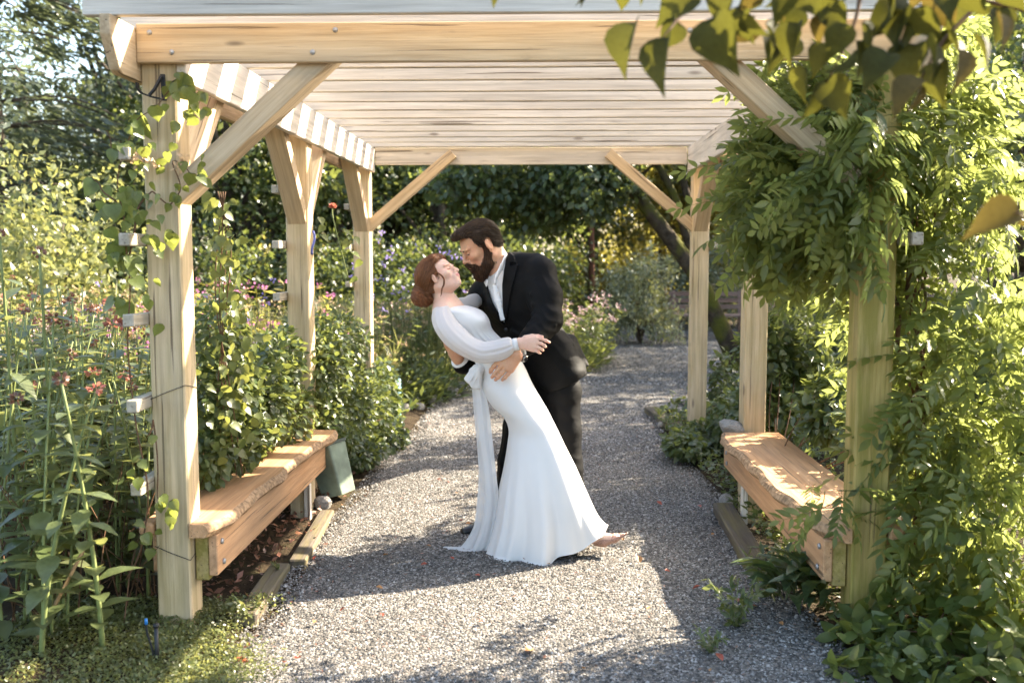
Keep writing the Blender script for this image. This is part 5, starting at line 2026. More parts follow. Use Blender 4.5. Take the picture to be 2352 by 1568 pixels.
# ================================================================== leafy shrub in the right corner
def leaf_shrub(name, label, loc, blobs, n_ind, Lr, wr, mat, T, seed, group=None, stems=6, cat='shrub', up=0.8, droop=0.35):
    e = thing(name, label, cat, loc, group)
    r = np.random.default_rng(seed)
    P, D, N = [], [], []
    for (px, py, Y, rad, n) in blobs:
        c = np.array(tuple(at(px, py, Y)))
        d = rand_dirs(n, r) * (0.35 + 0.65 * r.random((n, 1)) ** 0.5)
        p = c + d * np.array(rad)
        O = norm(d)
        P.append(p); D.append(norm(O * 0.7 + np.array([0, -0.15, -droop]) + r.normal(size=(n, 3)) * 0.5)); N.append(norm(O * 0.5 + np.array([0, -0.1, up]) + r.normal(size=(n, 3)) * 0.35))
    P, D, N = np.concatenate(P), np.concatenate(D), np.concatenate(N)
    keep = P[:, 2] > 0.01
    P, D, N = P[keep], D[keep], N[keep]
    L = Lr[0] + (Lr[1] - Lr[0]) * r.random(len(P))
    od = np.argsort(P[:, 1] - 2.0 * L)
    FRm = frames(P, D, N)
    protos = []
    for k in range(4):
        V, F = scatter(T, np.zeros((1, 3)), np.array([[1.0, 0, -0.05 * k]]), np.array([[0, 0.12 * (k - 1.5), 1.0]]), [1.0], [wr * (0.9 + 0.07 * k)])
        protos.append(mesh_np('leaf', V, F, mat))
    for j in od[:n_ind]:
        o = bpy.data.objects.new('leaf', protos[int(r.integers(0, 4))])
        link(o, e)
        o.matrix_local = Matrix([[*(FRm[j][a] * L[j]), P[j][a] - loc[a]] for a in range(3)] + [[0, 0, 0, 1]])
    if len(od) > n_ind:
        q = od[n_ind:]
        V, F = scatter(T, P[q] - np.array(tuple(loc)), D[q], N[q], L[q], L[q] * wr)
        part('foliage', mesh_np('foliage', V, F, mat), e, True)
    rr = random.Random(seed)
    for k in range(stems):
        j = int(r.integers(0, len(P)))
        p1 = Vector(P[j])
        b = Vector((loc[0] + rr.uniform(-0.1, 0.1), loc[1] + rr.uniform(-0.1, 0.1), 0))
        pts = catmull([b, b.lerp(p1, 0.5) + Vector((rr.uniform(-.05, .05), rr.uniform(-.05, .05), 0.08)), p1], 6)
        V, F = tube_np(pts - np.array(tuple(loc)), np.linspace(0.006, 0.0025, len(pts)), 5)
        part('stem', mesh_np('stem', V, F, STEM_B, True), e)
    return e


leaf_shrub('leafy_shrub', 'leafy green shrub with broad pointed leaves at the bottom right corner', Vector((1.62, 3.75, 0)),
           [(2010, 1500, 3.85, (0.16, 0.22, 0.13), 130), (2130, 1440, 3.9, (0.20, 0.25, 0.15), 170), (2270, 1420, 3.9, (0.20, 0.25, 0.18), 170), (2220, 1530, 3.7, (0.26, 0.22, 0.14), 190), (2330, 1500, 3.7, (0.18, 0.22, 0.18), 120), (2080, 1560, 3.7, (0.16, 0.18, 0.12), 100), (1960, 1560, 3.65, (0.08, 0.1, 0.08), 40), (2030, 1400, 4.0, (0.08, 0.1, 0.07), 30)],
           240, (0.070, 0.125), 0.56, LF_VINE, T_OVAL, 5, stems=14)

# broad strap leaves under the right bench
rs = thing('foxglove_plant', 'rosette of long soft grey-green leaves under the right bench', 'plant', at(1855, 1440, 4.35))
rs.location.z = 0.02
rr = np.random.default_rng(3)
ros = []
for k in range(4):
    TV = tmpl([(0, 0.05), (0.2, 0.18), (0.45, 0.5), (0.7, 0.46), (0.9, 0.2), (1, 0)], 0.16, 0.0)
    V = TV[0].copy()
    V[:, 2] += 0.35 * np.sin(V[:, 0] * 2.4) * (0.7 + 0.3 * k) - 0.55 * V[:, 0] ** 2.2
    V = V * np.array([1.0, 0.30, 0.42])
    ros.append(mesh_np('leaf', V, TV[1], LF_SILVER, True))
for i in range(44):
    a = rr.uniform(0, 6.28)
    o = mobj('leaf', ros[i % 4], rs, loc=(rr.uniform(-0.12, 0.06), rr.uniform(-0.12, 0.14), 0.01 + 0.003 * i), rot=(rr.uniform(-0.3, 0.3), rr.uniform(-0.95, -0.15), a), sc=rr.uniform(0.16, 0.30))

# ================================================================== climbing vine on the left front post
vin = thing('flowering_vine', 'thin vine with heart-shaped leaves twining up the left front post', 'climber', (PCX - PIN - 0.16, 4.0, 0))
vo_ = vin.location
rv = np.random.default_rng(15)
HEART = []
for k in range(4):
    V, F = scatter(T_HEART, np.zeros((1, 3)), np.array([[1.0, 0, -0.1 * k]]), np.array([[0, 0.1, 1.0]]), [1.0], [0.88 + 0.05 * k])
    HEART.append(mesh_np('leaf', V, F, LF_VINE))
VL = [(408, 186, 80), (425, 172, 55), (320, 265, 85), (355, 245, 50), (300, 285, 60), (283, 330, 55), (262, 345, 45), (300, 335, 40), (215, 415, 60), (238, 432, 40), (275, 440, 55), (298, 455, 60), (255, 470, 55), (245, 480, 45), (270, 478, 45), (312, 440, 40),
      (290, 500, 40), (320, 495, 35), (250, 525, 45), (255, 560, 60), (280, 560, 45), (300, 590, 70), (290, 600, 55), (305, 640, 55), (262, 690, 60), (285, 700, 60), (330, 545, 35), (360, 545, 50), (395, 540, 50), (375, 560, 30), (350, 510, 40), (360, 640, 30), (340, 690, 35),
      (385, 350, 35), (420, 372, 35), (440, 400, 45), (370, 365, 35), (345, 330, 30), (330, 375, 30), (400, 330, 30), (455, 405, 40), (470, 415, 35), (430, 200, 45), (448, 215, 40), (440, 235, 40), (455, 250, 35), (438, 262, 30), (350, 420, 30), (390, 470, 30), (410, 450, 35), (350, 465, 30), (365, 745, 45), (370, 1140, 45), (395, 1150, 40), (320, 1060, 35), (330, 1230, 45), (345, 1260, 40), (310, 1245, 35), (355, 1000, 30)]
rq = random.Random(3)
for _ in range(90):
    b_ = rq.choice(VL)
    VL = VL + [(b_[0] + rq.gauss(0, 16), b_[1] + rq.gauss(0, 18), rq.uniform(22, 42))]
for (x, y, sz) in VL:
    Y = 3.98 + rv.uniform(-0.06, 0.05)
    a = rv.uniform(-2.6, -0.5)
    D = Vector((math.cos(a), rv.uniform(-0.5, 0.3), math.sin(a)))
    N = Vector((rv.uniform(-0.5, 0.9), -0.7, rv.uniform(0.1, 0.9)))
    f = frames(np.array([tuple(D)]), np.array([tuple(D)]), np.array([tuple(N)]))[0]
    L = sz * Y / FPX * 0.74
    p = at(x, y, Y)
    o = bpy.data.objects.new('leaf', HEART[int(rv.integers(0, 4))])
    link(o, vin)
    o.matrix_local = Matrix([[*(f[k] * L), p[k] - vo_[k]] for k in range(3)] + [[0, 0, 0, 1]])
for pts in ([(290, 1330, 4.05), (335, 1220, 4.02), (330, 1060, 4.0), (300, 900, 4.02), (296, 700, 4.0), (292, 560, 3.98), (272, 430, 3.99), (300, 300, 3.99), (350, 250, 4.0), (400, 200, 4.02)],
            [(292, 600, 4.0), (320, 480, 4.02), (350, 440, 4.03), (385, 470, 4.04), (412, 440, 4.04), (400, 370, 4.04), (440, 400, 4.05), (475, 420, 4.05)],
            [(270, 470, 3.97), (240, 440, 3.95), (214, 410, 3.95)], [(300, 330, 3.98), (262, 350, 3.96), (245, 300, 3.95)], [(340, 1000, 4.0), (356, 970, 4.03), (362, 1130, 4.05), (380, 1145, 4.04)]):
    c = catmull([at(*p) for p in pts], 6)
    c[:, 0] += 0.006 * np.sin(np.arange(len(c)) * 0.8)
    V, F = tube_np(c - np.array(tuple(vo_)), np.linspace(0.0042, 0.0018, len(c)), 5)
    part('stem', mesh_np('stem', V, F, STEM_B, True), vin)
# small pale flowers and seed heads of the vine
fv = np.random.default_rng(9)
for (x, y) in ((300, 355), (322, 362), (345, 372), (312, 375), (335, 352), (360, 380), (288, 350), (405, 385), (420, 360)):
    c = np.array(tuple(at(x, y, 3.97)))
    n = 9
    d = rand_dirs(n, fv)
    V, F = scatter(T_LO, np.tile(c, (n, 1)) + d * 0.006 - np.array(tuple(vo_)), d, rand_dirs(n, fv), np.full(n, 0.024), np.full(n, 0.012))
    part('flower', mesh_np('flower', V, F, FL_PEACH), vin)

# second vine hanging in the bay behind the post
LF_SUNNY = mat_leaf('leaf_sunny_vine', [(0.085, 0.12, 0.03), (0.12, 0.15, 0.04), (0.16, 0.17, 0.06)], 0.42, (0.42, 0.42, 0.09))
HEART2 = []
for k in range(4):
    V, F = scatter(T_HEART, np.zeros((1, 3)), np.array([[1.0, 0, -0.1 * k]]), np.array([[0, 0.1, 1.0]]), [1.0], [0.80 + 0.05 * k])
    HEART2.append(mesh_np('leaf', V, F, LF_SUNNY))
v2 = thing('flowering_vine', 'sunlit yellow-green vine trailing behind the left front post above the bench', 'climber', (PCX - PIN - 0.12, 4.75, 0))
r2 = np.random.default_rng(31)
for i in range(270):
    t_ = r2.random() ** 0.7
    px = 495 + 38 * math.sin(3 * t_) + r2.normal() * (12 + 26 * t_); py = 440 + 640 * t_; Y = 4.65 + r2.uniform(-0.15, 0.25)
    if t_ > 0.5: px += r2.normal() * 22
    p = at(px, py, Y)
    a = r2.uniform(-2.8, -0.3)
    D = np.array([[math.cos(a), r2.uniform(-0.5, 0.5), math.sin(a)]]); N = np.array([[r2.uniform(0, 1), -0.5, r2.uniform(0.1, 1)]])
    f = frames(D, D, N)[0]; L = r2.uniform(0.028, 0.062)
    o = bpy.data.objects.new('leaf', HEART2[i % 4]); link(o, v2)
    o.matrix_local = Matrix([[*(f[k] * L), p[k] - v2.location[k]] for k in range(3)] + [[0, 0, 0, 1]])
for k in range(4):
    c = catmull([at(515 + 14 * k, 1090, 4.75), at(500 + 10 * k, 900, 4.7), at(520 - 8 * k, 700, 4.68), at(530 - 10 * k, 560, 4.66), at(500 + 6 * k, 440, 4.66)], 6)
    V, F = tube_np(c - np.array(tuple(v2.location)), 0.0028, 5)
    part('stem', mesh_np('stem', V, F, STEM_B, True), v2)

# ================================================================== climbing hedge along the left side
def hedge(label, loc, blobs, mat, Lr, wr, seed, T=T_OVAL, n_ind=110, group='climbers over the left trellis', name='climbing_shrub'):
    return leaf_shrub(name, label, Vector(loc), blobs, n_ind, Lr, wr, mat, T, seed, group, stems=10, cat='shrub', up=0.6, droop=0.3)


hedge('tangle of small oval leaves filling the left trellis bay behind the bench', (-1.75, 5.4, 0),
      [(520, 900, 5.0, (0.14, 0.40, 0.30), 1500), (600, 930, 5.5, (0.15, 0.40, 0.26), 1500), (560, 1010, 5.0, (0.12, 0.3, 0.14), 600), (640, 830, 5.9, (0.14, 0.35, 0.20), 900), (500, 760, 4.9, (0.12, 0.3, 0.2), 500), (660, 950, 6.0, (0.16, 0.3, 0.2), 900), (480, 1050, 4.7, (0.1, 0.25, 0.14), 500)], LF_MID, (0.030, 0.060), 0.62, 41)
hedge('dense small-leaved climber smothering the left middle and rear posts', (-1.70, 7.4, 0),
      [(740, 850, 6.7, (0.20, 0.40, 0.30), 1900), (800, 930, 7.4, (0.20, 0.5, 0.35), 2200), (780, 790, 7.2, (0.22, 0.4, 0.22), 1300), (850, 960, 7.9, (0.16, 0.4, 0.35), 1800), (720, 960, 6.6, (0.22, 0.25, 0.2), 1300), (760, 1010, 6.7, (0.2, 0.3, 0.12), 900), (700, 760, 7.0, (0.15, 0.3, 0.15), 500)], LF_MID, (0.030, 0.055), 0.62, 42)
hedge('low dark ivy at the foot of the left rear post', (-1.45, 8.3, 0),
      [(880, 930, 8.4, (0.14, 0.35, 0.40), 1900), (890, 1010, 8.0, (0.16, 0.4, 0.14), 1100), (830, 1035, 7.2, (0.18, 0.4, 0.10), 900)], LF_DARK, (0.030, 0.055), 0.75, 43)
# pink rose by the left middle post
rz_ = thing('climbing_rose', 'single coral rose on a stem in front of the left middle post', 'rose', at(770, 620, 6.1))
c = catmull([at(800, 640, 6.2), at(780, 560, 6.12), at(765, 500, 6.1), at(763, 478, 6.1)], 6)
V, F = tube_np(c - np.array(tuple(rz_.location)), 0.004, 5); part('stem', mesh_np('stem', V, F, STEM_G, True), rz_)
rp = np.random.default_rng(2)
d = rand_dirs(34, rp); d[:, 2] = np.abs(d[:, 2]) * 0.7 + 0.1
V, F = scatter(T_OVAL, np.tile(np.array(tuple(at(764, 476, 6.1) - rz_.location)), (34, 1)), d, rand_dirs(34, rp), np.full(34, 0.030), np.full(34, 0.024))
part('flower', mesh_np('flower', V, F, FL_RED), rz_)
for (x, y) in ((735, 500), (745, 520), (790, 530), (800, 555), (815, 545), (740, 540), (830, 600), (820, 640), (810, 580)):
    p = at(x, y, 6.15); D = np.array([[rp.uniform(-1, 1), -0.2, -0.4]]); f = frames(D, D, np.array([[0.3, -0.4, 0.8]]))[0]; L = 0.06
    o = bpy.data.objects.new('leaf', HEART[0]); link(o, rz_)
    o.matrix_local = Matrix([[*(f[k] * L), p[k] - rz_.location[k]] for k in range(3)] + [[0, 0, 0, 1]])

# climbers on the right, behind the bench
hedge('ivy and broad leaves tangled behind the right bench', (1.40, 6.0, 0),
      [(1915, 920, 5.9, (0.13, 0.40, 0.18), 600), (1890, 960, 5.7, (0.10, 0.35, 0.13), 400), (1760, 810, 6.9, (0.2, 0.3, 0.25), 700), (1990, 990, 5.2, (0.12, 0.4, 0.13), 400), (1850, 800, 6.9, (0.16, 0.3, 0.25), 450), (1760, 940, 6.8, (0.2, 0.3, 0.2), 600)], LF_MID, (0.045, 0.085), 0.72, 44, T_HEART, 120, 'climbers over the right trellis')
hedge('low ivy spreading round the right rear post', (1.55, 8.2, 0),
      [(1640, 1000, 8.0, (0.22, 0.4, 0.12), 900), (1570, 1020, 7.6, (0.16, 0.35, 0.09), 600), (1690, 960, 7.8, (0.2, 0.4, 0.22), 800), (1660, 880, 8.8, (0.12, 0.2, 0.3), 400), (1740, 1010, 6.7, (0.16, 0.3, 0.12), 500)], LF_MID, (0.035, 0.065), 0.75, 45, T_HEART, 90, 'climbers over the right trellis')

# ================================================================== tall flowering stalks, left bed
def stalk_parts(seed, h, lean, red):
    r = np.random.default_rng(seed)
    pts = np.array([[lean[0] * (z / h) ** 1.6, lean[1] * (z / h) ** 1.6, z] for z in np.linspace(0, h, 9)])
    V, F = tube_np(pts, np.linspace(0.0072, 0.0035, 9), 6)
    stem = (mesh_np('stem', V, F, STEM_G, True), mesh_np('stem', *tube_np(pts, np.linspace(0.0115, 0.0050, 9), 7), STEM_G, True))
    leaves = []
    z = 0.16
    a = r.uniform(0, 6.28)
    while z < h - 0.05:
        a += 1.57 + r.uniform(-0.3, 0.3)
        p = np.array([np.interp(z, pts[:, 2], pts[:, k]) for k in range(3)])
        for sd in (0, math.pi):
            if r.random() < 0.12: continue
            el = r.uniform(-0.35, 0.45)
            leaves.append((p, np.array([math.cos(a + sd) * math.cos(el), math.sin(a + sd) * math.cos(el), math.sin(el)]), r.uniform(0.11, 0.20) * (1 - 0.35 * z / h)))
        z += r.uniform(0.055, 0.085)
    return stem, leaves, pts[-1]


STALK_LEAF = []
for k in range(4):
    TV = tmpl([(0, 0.03), (0.12, 0.22), (0.35, 0.48), (0.6, 0.42), (0.85, 0.16), (1, 0)], 0.14, 0.10 + 0.13 * k)
    STALK_LEAF.append((TV, mesh_np('leaf', TV[0] * np.array([1, 0.54, 0.54]), TV[1], LF_BED, True)))


def flower_me(seed, mat, n=26, R=0.030, flat=0.55):
    r = np.random.default_rng(seed)
    d = rand_dirs(n, r); d[:, 2] = d[:, 2] * flat + 0.15
    P = d * np.array([R * 0.5, R * 0.5, R * 0.5]) + np.array([0, 0, R * 0.4])
    V, F = scatter(T_OVAL, P, d, rand_dirs(n, r), np.full(n, R * 0.85), np.full(n, R * 0.45))
    return mesh_np('flower', V, F, mat)


FLOW = [flower_me(1, FL_RED), flower_me(2, FL_BROWN, 34, 0.026, 0.8), flower_me(3, FL_RED, 22, 0.034), flower_me(4, FL_BROWN, 30, 0.022, 0.9)]
rb = random.Random(4)
protos = []
for k in range(6):
    protos.append(stalk_parts(200 + k, 1.0 + 0.08 * k, (rb.uniform(-0.26, 0.26), rb.uniform(-0.2, 0.2)), k % 2))
fol_me = []
for st, lv, tip in protos:
    vs = []
    for i, (p, d, L) in enumerate(lv):
        V0, F0 = STALK_LEAF[i % 4][0]
        f = frames(d[None], d[None], np.array([[0, 0, 1.0]]))[0]
        vs.append((((V0 * np.array([1, 0.54, 0.54])) * L) @ f.T + p, F0))
    fol_me.append(mesh_np('foliage', *merge_np(vs), LF_BED, True))
NEAR = [  # px, tip py, Y, flower kind, label detail
    (112, 585, 4.1, 3, 'tall stalk with a drooping faded flower head, nearest the light shrub'), (28, 545, 4.3, 3, 'tall stalk with a dark brown seed head at the left edge'),
    (210, 860, 3.75, 1, 'sturdy pale green stalk with wide leaves left of the post'), (62, 900, 3.65, 0, 'pale stalk with broad low leaves at the left edge foreground')]
GRP = 'tall flowering stalks in the left bed'


def stalk(px, tip_py, Y, fk, label, k, near):
    st, lv, tip = protos[k]
    base = at(px, 784, Y); top = at(px, tip_py, Y)
    sc_ = top.z / tip[2]
    e = thing('flower_stalk', label, 'flower', (base.x, Y, 0.0), GRP, rb.uniform(0, 6.28), 1.0)
    e.scale = (1, 1, max(0.35, sc_))
    part('stem', st[1 if near else 0], e)
    if near:
        zs = max(0.35, sc_)
        for i, (p, d, L) in enumerate(lv):
            o = bpy.data.objects.new('leaf', STALK_LEAF[i % 4][1]); link(o, e)
            f = frames(d[None], d[None], np.array([[0, 0, 1.0]]))[0]
            m = Matrix([[*(f[a] * L), p[a]] for a in range(3)] + [[0, 0, 0, 1]])
            o.matrix_local = Matrix.Diagonal((1, 1, 1 / zs, 1)) @ Matrix.Translation((0, 0, 0)) @ Matrix.Diagonal((1, 1, 1, 1)) @ m
            o.location.z = p[2]
    else:
        part('foliage', fol_me[k], e, True)
    if fk is not None:
        mobj('flower', FLOW[fk], e, loc=tuple(tip), sc=(1, 1, 1 / e.scale[2]))
    return e


for i, (px, py, Y, fk, lab) in enumerate(NEAR):
    stalk(px, py, Y, fk, lab, i % 6, True)
SLAB = {None: 'flowerless leafy green stalk in the crowded left bed', 0: 'leafy stalk topped by a coral flower in the crowded left bed', 2: 'leafy stalk topped by a coral flower in the crowded left bed',
        1: 'leafy stalk topped by a withered brown flower in the crowded left bed', 3: 'leafy stalk with a small round brown seed head in the left bed'}
SGRP = {None: 'flowerless stalks in the left bed', 0: 'coral flower stalks in the left bed', 2: 'coral flower stalks in the left bed', 1: 'withered flower stalks in the left bed', 3: 'seed head stalks in the left bed'}
i = 0
for n_ in range(84):
    px = rb.uniform(-40, 335); Y = rb.uniform(3.7, 5.6) if n_ < 44 else rb.uniform(5.2, 7.0)
    py = rb.uniform(650, 930) if Y < 5.0 else rb.uniform(640, 800)
    if Y < 4.4 and px > 215: Y += 0.6
    i += 1
    fk_ = rb.choice([0, 1, 2, 3, 3, None, None, None, None, None])
    stalk(px, py, Y, fk_, SLAB[fk_], rb.randrange(6), n_ < 6)['group'] = SGRP[fk_]

# ================================================================== meadow of perennials further back
def perennial(kind, seed):
    """Clump: upright leafy stems with flowers; returns foliage mesh, flower mesh."""
    r = np.random.default_rng(seed)
    ns = 46
    P, D, N, L = [], [], [], []
    FP = []
    st = Soup()
    h = {'gold': 0.95, 'phlox': 0.9, 'verbena': 1.35, 'grass': 0.8, 'spike': 1.0}[kind]
    for s_ in range(ns if kind != 'verbena' else 16):
        a = r.uniform(0, 6.28); rad = 0.42 * math.sqrt(r.random())
        x0, y0 = rad * math.cos(a), rad * math.sin(a)
        hh = h * r.uniform(0.65, 1.1)
        lx, ly = x0 * 0.6 + r.normal() * 0.06, y0 * 0.6 + r.normal() * 0.06
        zs = np.linspace(0.05, hh, 5)
        pts = np.array([[x0 + lx * (z / hh) ** 1.5, y0 + ly * (z / hh) ** 1.5, z] for z in zs])
        st.tube(pts, np.linspace(0.005, 0.0025, 5), 3, False)
        nl = {'gold': 34, 'phlox': 30, 'verbena': 8, 'grass': 22, 'spike': 36}[kind]
        tt = r.random(nl) ** 0.8
        p = np.stack([np.interp(tt, np.linspace(0, 1, 5), pts[:, k]) for k in range(3)], 1)
        aa = r.uniform(0, 6.28, nl)
        el = r.uniform(-0.3, 0.7, nl) if kind != 'grass' else r.uniform(0.5, 1.3, nl)
        P.append(p); D.append(np.stack([np.cos(aa) * np.cos(el), np.sin(aa) * np.cos(el), np.sin(el)], 1))
        L.append(r.uniform(0.05, 0.11, nl) * (1 if kind != 'grass' else 3.0))
        FP.append(pts[-1])
    nb = 420                                        # leafy skirt at the foot of the clump
    ab = r.uniform(0, 6.28, nb); rb0 = 0.50 * np.sqrt(r.random(nb))
    P.append(np.stack([rb0 * np.cos(ab), rb0 * np.sin(ab), 0.02 + 0.26 * r.random(nb) ** 1.3], 1))
    elb = r.uniform(-0.2, 0.9, nb)
    D.append(np.stack([np.cos(ab) * np.cos(elb), np.sin(ab) * np.cos(elb), np.sin(elb)], 1)); L.append(r.uniform(0.07, 0.15, nb))
    P, D, L = np.concatenate(P), np.concatenate(D), np.concatenate(L)
    N = norm(np.array([0, 0, 1.0]) + r.normal(size=P.shape) * 0.4)
    V, F = scatter(T_LO, P, D, N, L, np.where(np.arange(len(L)) >= len(L) - nb, L * 0.32, L * (0.28 if kind != 'grass' else 0.05)))
    tv = np.concatenate(st.V); tf = np.array([q for f in st.F for q in ((f[0], f[1], f[2]), (f[0], f[2], f[3]))])
    mat = {'gold': LF_LIGHT, 'phlox': LF_MID, 'verbena': LF_MID, 'grass': LF_LIGHT, 'spike': LF_YEL}[kind]
    fol = mesh_np('foliage', *merge_np([(V, F), (tv, tf)]), mat)
    FP = np.array(FP)
    nf = 7
    c = np.repeat(FP, nf, 0)
    d = rand_dirs(len(c), r)
    R = {'gold': 0.035, 'phlox': 0.045, 'verbena': 0.030, 'grass': 0.02, 'spike': 0.03}[kind]
    V, F = scatter(T_LO, c + d * R * np.array([1, 1, 0.6]) * r.random((len(c), 1)), d, rand_dirs(len(c), r), np.full(len(c), 0.026), np.full(len(c), 0.020))
    fm = {'gold': FL_PEACH, 'phlox': FL_PINK, 'verbena': FL_PURP, 'grass': FL_PEACH, 'spike': FL_MAG}[kind]
    return fol, mesh_np('flowers', V, F, fm)


PER = {k: [perennial(k, 300 + i * 10 + j) for j in range(2)] for i, k in enumerate(('gold', 'phlox', 'verbena', 'grass', 'spike'))}


def clump(kind, x, y, label, group, sc_=1.0, z=0.0):
    e = thing('perennial_clump', label, 'flowers', (x, y, z), group, random.uniform(0, 6.28), sc_)
    fo, fl = PER[kind][random.randrange(2)]
    part('foliage', fo, e, True); part('flowers', fl, e, True)
    return e


rp = random.Random(12)
LB = {'gold': 'sunlit yellow-green perennial clump in the meadow beyond the left bed', 'phlox': 'clump of pale pink phlox in the border', 'verbena': 'airy clump of violet verbena on tall thin stems', 'grass': 'sunlit clump of arching grass in the border', 'spike': 'sunlit clump with small magenta flowers in the border'}
LG = {'gold': 'sunlit meadow clumps', 'phlox': 'pink phlox clumps', 'verbena': 'violet verbena clumps', 'grass': 'arching grass clumps', 'spike': 'magenta flower clumps'}
for n_ in range(46):        # meadow seen left of and through the left side
    Y = rp.uniform(6.6, 14.0); px = rp.uniform(-60, 880)
    x = (px - 1243.6) * Y / FPX
    if x > -2.1: x = -2.1 - rp.uniform(0, 0.5)
    k = rp.choice(['gold', 'gold', 'gold', 'gold', 'grass', 'gold', 'grass', 'spike', 'phlox'])
    clump(k, x, Y, LB[k], LG[k], rp.uniform(0.85, 1.25))
for n_ in range(34):        # border beyond the rear posts
    Y = rp.uniform(9.3, 15.5); x = -1.25 - 0.10 * max(0, Y - 12) * -6 - rp.uniform(0.25, 2.0) if False else None
    a, b = path_lr(Y)
    x = float(a) - rp.uniform(0.72, 2.4)
    k = rp.choice(['gold', 'grass', 'gold', 'spike', 'gold', 'grass', 'gold', 'phlox'])
    clump(k, x, Y, LB[k], LG[k], rp.uniform(0.65, 1.0))
for (px, Y, s_) in ((945, 10.9, 1.25), (975, 11.4, 1.2), (905, 10.4, 1.1), (540, 7.8, 0.95), (330, 7.2, 0.95)):
    clump('verbena', (px - 1243.6) * Y / FPX, Y, LB['verbena'], LG['verbena'], s_)
for (px, Y, s_) in ((1310, 14.0, 1.05), (1335, 14.6, 0.95), (1300, 13.3, 0.9), (1075, 13.6, 1.1)):
    clump('phlox', (px - 1243.6) * Y / FPX, Y, LB['phlox'], LG['phlox'], s_)

# ================================================================== ground cover
def cover(name, label, n, region, mat, Lr, hgt, seed, T=T_LO):
    r = np.random.default_rng(seed)
    x, y = region(r, n)
    z = hgt * (0.35 + 0.65 * np.clip(0.5 + 0.5 * fbm2(x * 6, y * 6, seed), 0, 1)) * r.random(n) ** 0.5
    P = np.stack([x, y, z + 0.005], 1)
    D = norm(r.normal(size=(n, 3)) * np.array([1, 1, 0.5]) + np.array([0, 0, 0.25])); N = norm(r.normal(size=(n, 3)) * 0.5 + np.array([0, 0, 1.0]))
    L = r.uniform(*Lr, n)
    V, F = scatter(T, P, D, N, L, L * 0.6)
    o = obj_np(name, V, F, mat)
    return tag(o, label, 'ground cover', kind='stuff')


def reg_left(r, n):
    u = r.random(n); v = r.random(n)
    y = 3.35 + 1.0 * v
    xr = -1.12 - 0.16 * v + 0.10 * np.sin(7 * v) + 0.07 * r.normal(size=n)
    xl = -2.1 - 0.2 * v
    return xl + (xr - xl) * u, y


cover('ground_cover', 'low mat of tiny fresh green leaves at the foot of the left front post', 26000, reg_left, LF_LIGHT, (0.010, 0.022), 0.085, 6)


def reg_rough(r, n):
    x = r.uniform(-7.5, 7.5, n); y = r.uniform(7.5, 24, n)
    a, b = path_lr(y)
    k = (x < a - 0.08) | (x > b + 0.08)
    return x[k][: n], y[k][: n]


def cover2(name, label, n, region, mat, Lr, hgt, seed):
    r = np.random.default_rng(seed)
    x, y = region(r, n)
    n = len(x)
    P = np.stack([x, y, hgt * r.random(n) + 0.03], 1)
    D = norm(r.normal(size=(n, 3)) * np.array([1, 1, 0.4]) + np.array([0, 0, 0.4])); N = norm(r.normal(size=(n, 3)) * 0.5 + np.array([0, 0, 1.0]))
    L = r.uniform(*Lr, n)
    V, F = scatter(T_LO, P, D, N, L, L * 0.5)
    return tag(obj_np(name, V, F, mat), label, 'ground cover', kind='stuff')


cover2('undergrowth', 'low green undergrowth covering the beds behind the pergola', 30000, reg_rough, LF_MID, (0.06, 0.15), 0.16, 8)


def reg_bench_l(r, n):
    return r.uniform(-1.75, -1.35, n) + 0.05 * r.normal(size=n), r.uniform(4.3, 8.6, n)


cover2('leaf_litter', 'dry leaf litter and dead stalks under the left bench', 800, reg_bench_l, FL_BROWN, (0.02, 0.06), 0.02, 14)


def reg_right(r, n):
    y = r.uniform(3.5, 9.5, n)
    a, b = path_lr(y)
    return b + 0.05 + 1.6 * r.random(n) ** 1.4, y


cover2('undergrowth', 'shaded green undergrowth along the right edge of the path', 9000, reg_right, LF_MID, (0.025, 0.06), 0.10, 16)


def reg_path(r, n):
    y = 3.4 + 6.0 * r.random(n)
    a, b = path_lr(y)
    u = r.beta(0.55, 0.55, n)
    return a + 0.04 + (b - a - 0.08) * u, y


rl = np.random.default_rng(123)
lx_, ly_ = reg_path(rl, 1500)
Pl = np.stack([lx_, ly_, 0.022 + 0.006 * rl.random(1500)], 1)
Dl = norm(rl.normal(size=(1500, 3)) * np.array([1, 1, 0.12])); Ll = rl.uniform(0.008, 0.026, 1500)
Vl, Fl = scatter(T_LO, Pl, Dl, norm(rl.normal(size=(1500, 3)) * 0.35 + np.array([0, 0, 1.0])), Ll, Ll * rl.uniform(0.12, 0.5, 1500))
tag(obj_np('path_litter', Vl, Fl, FL_BROWN), 'small dry leaf bits and twigs scattered over the gravel', 'litter', kind='stuff')

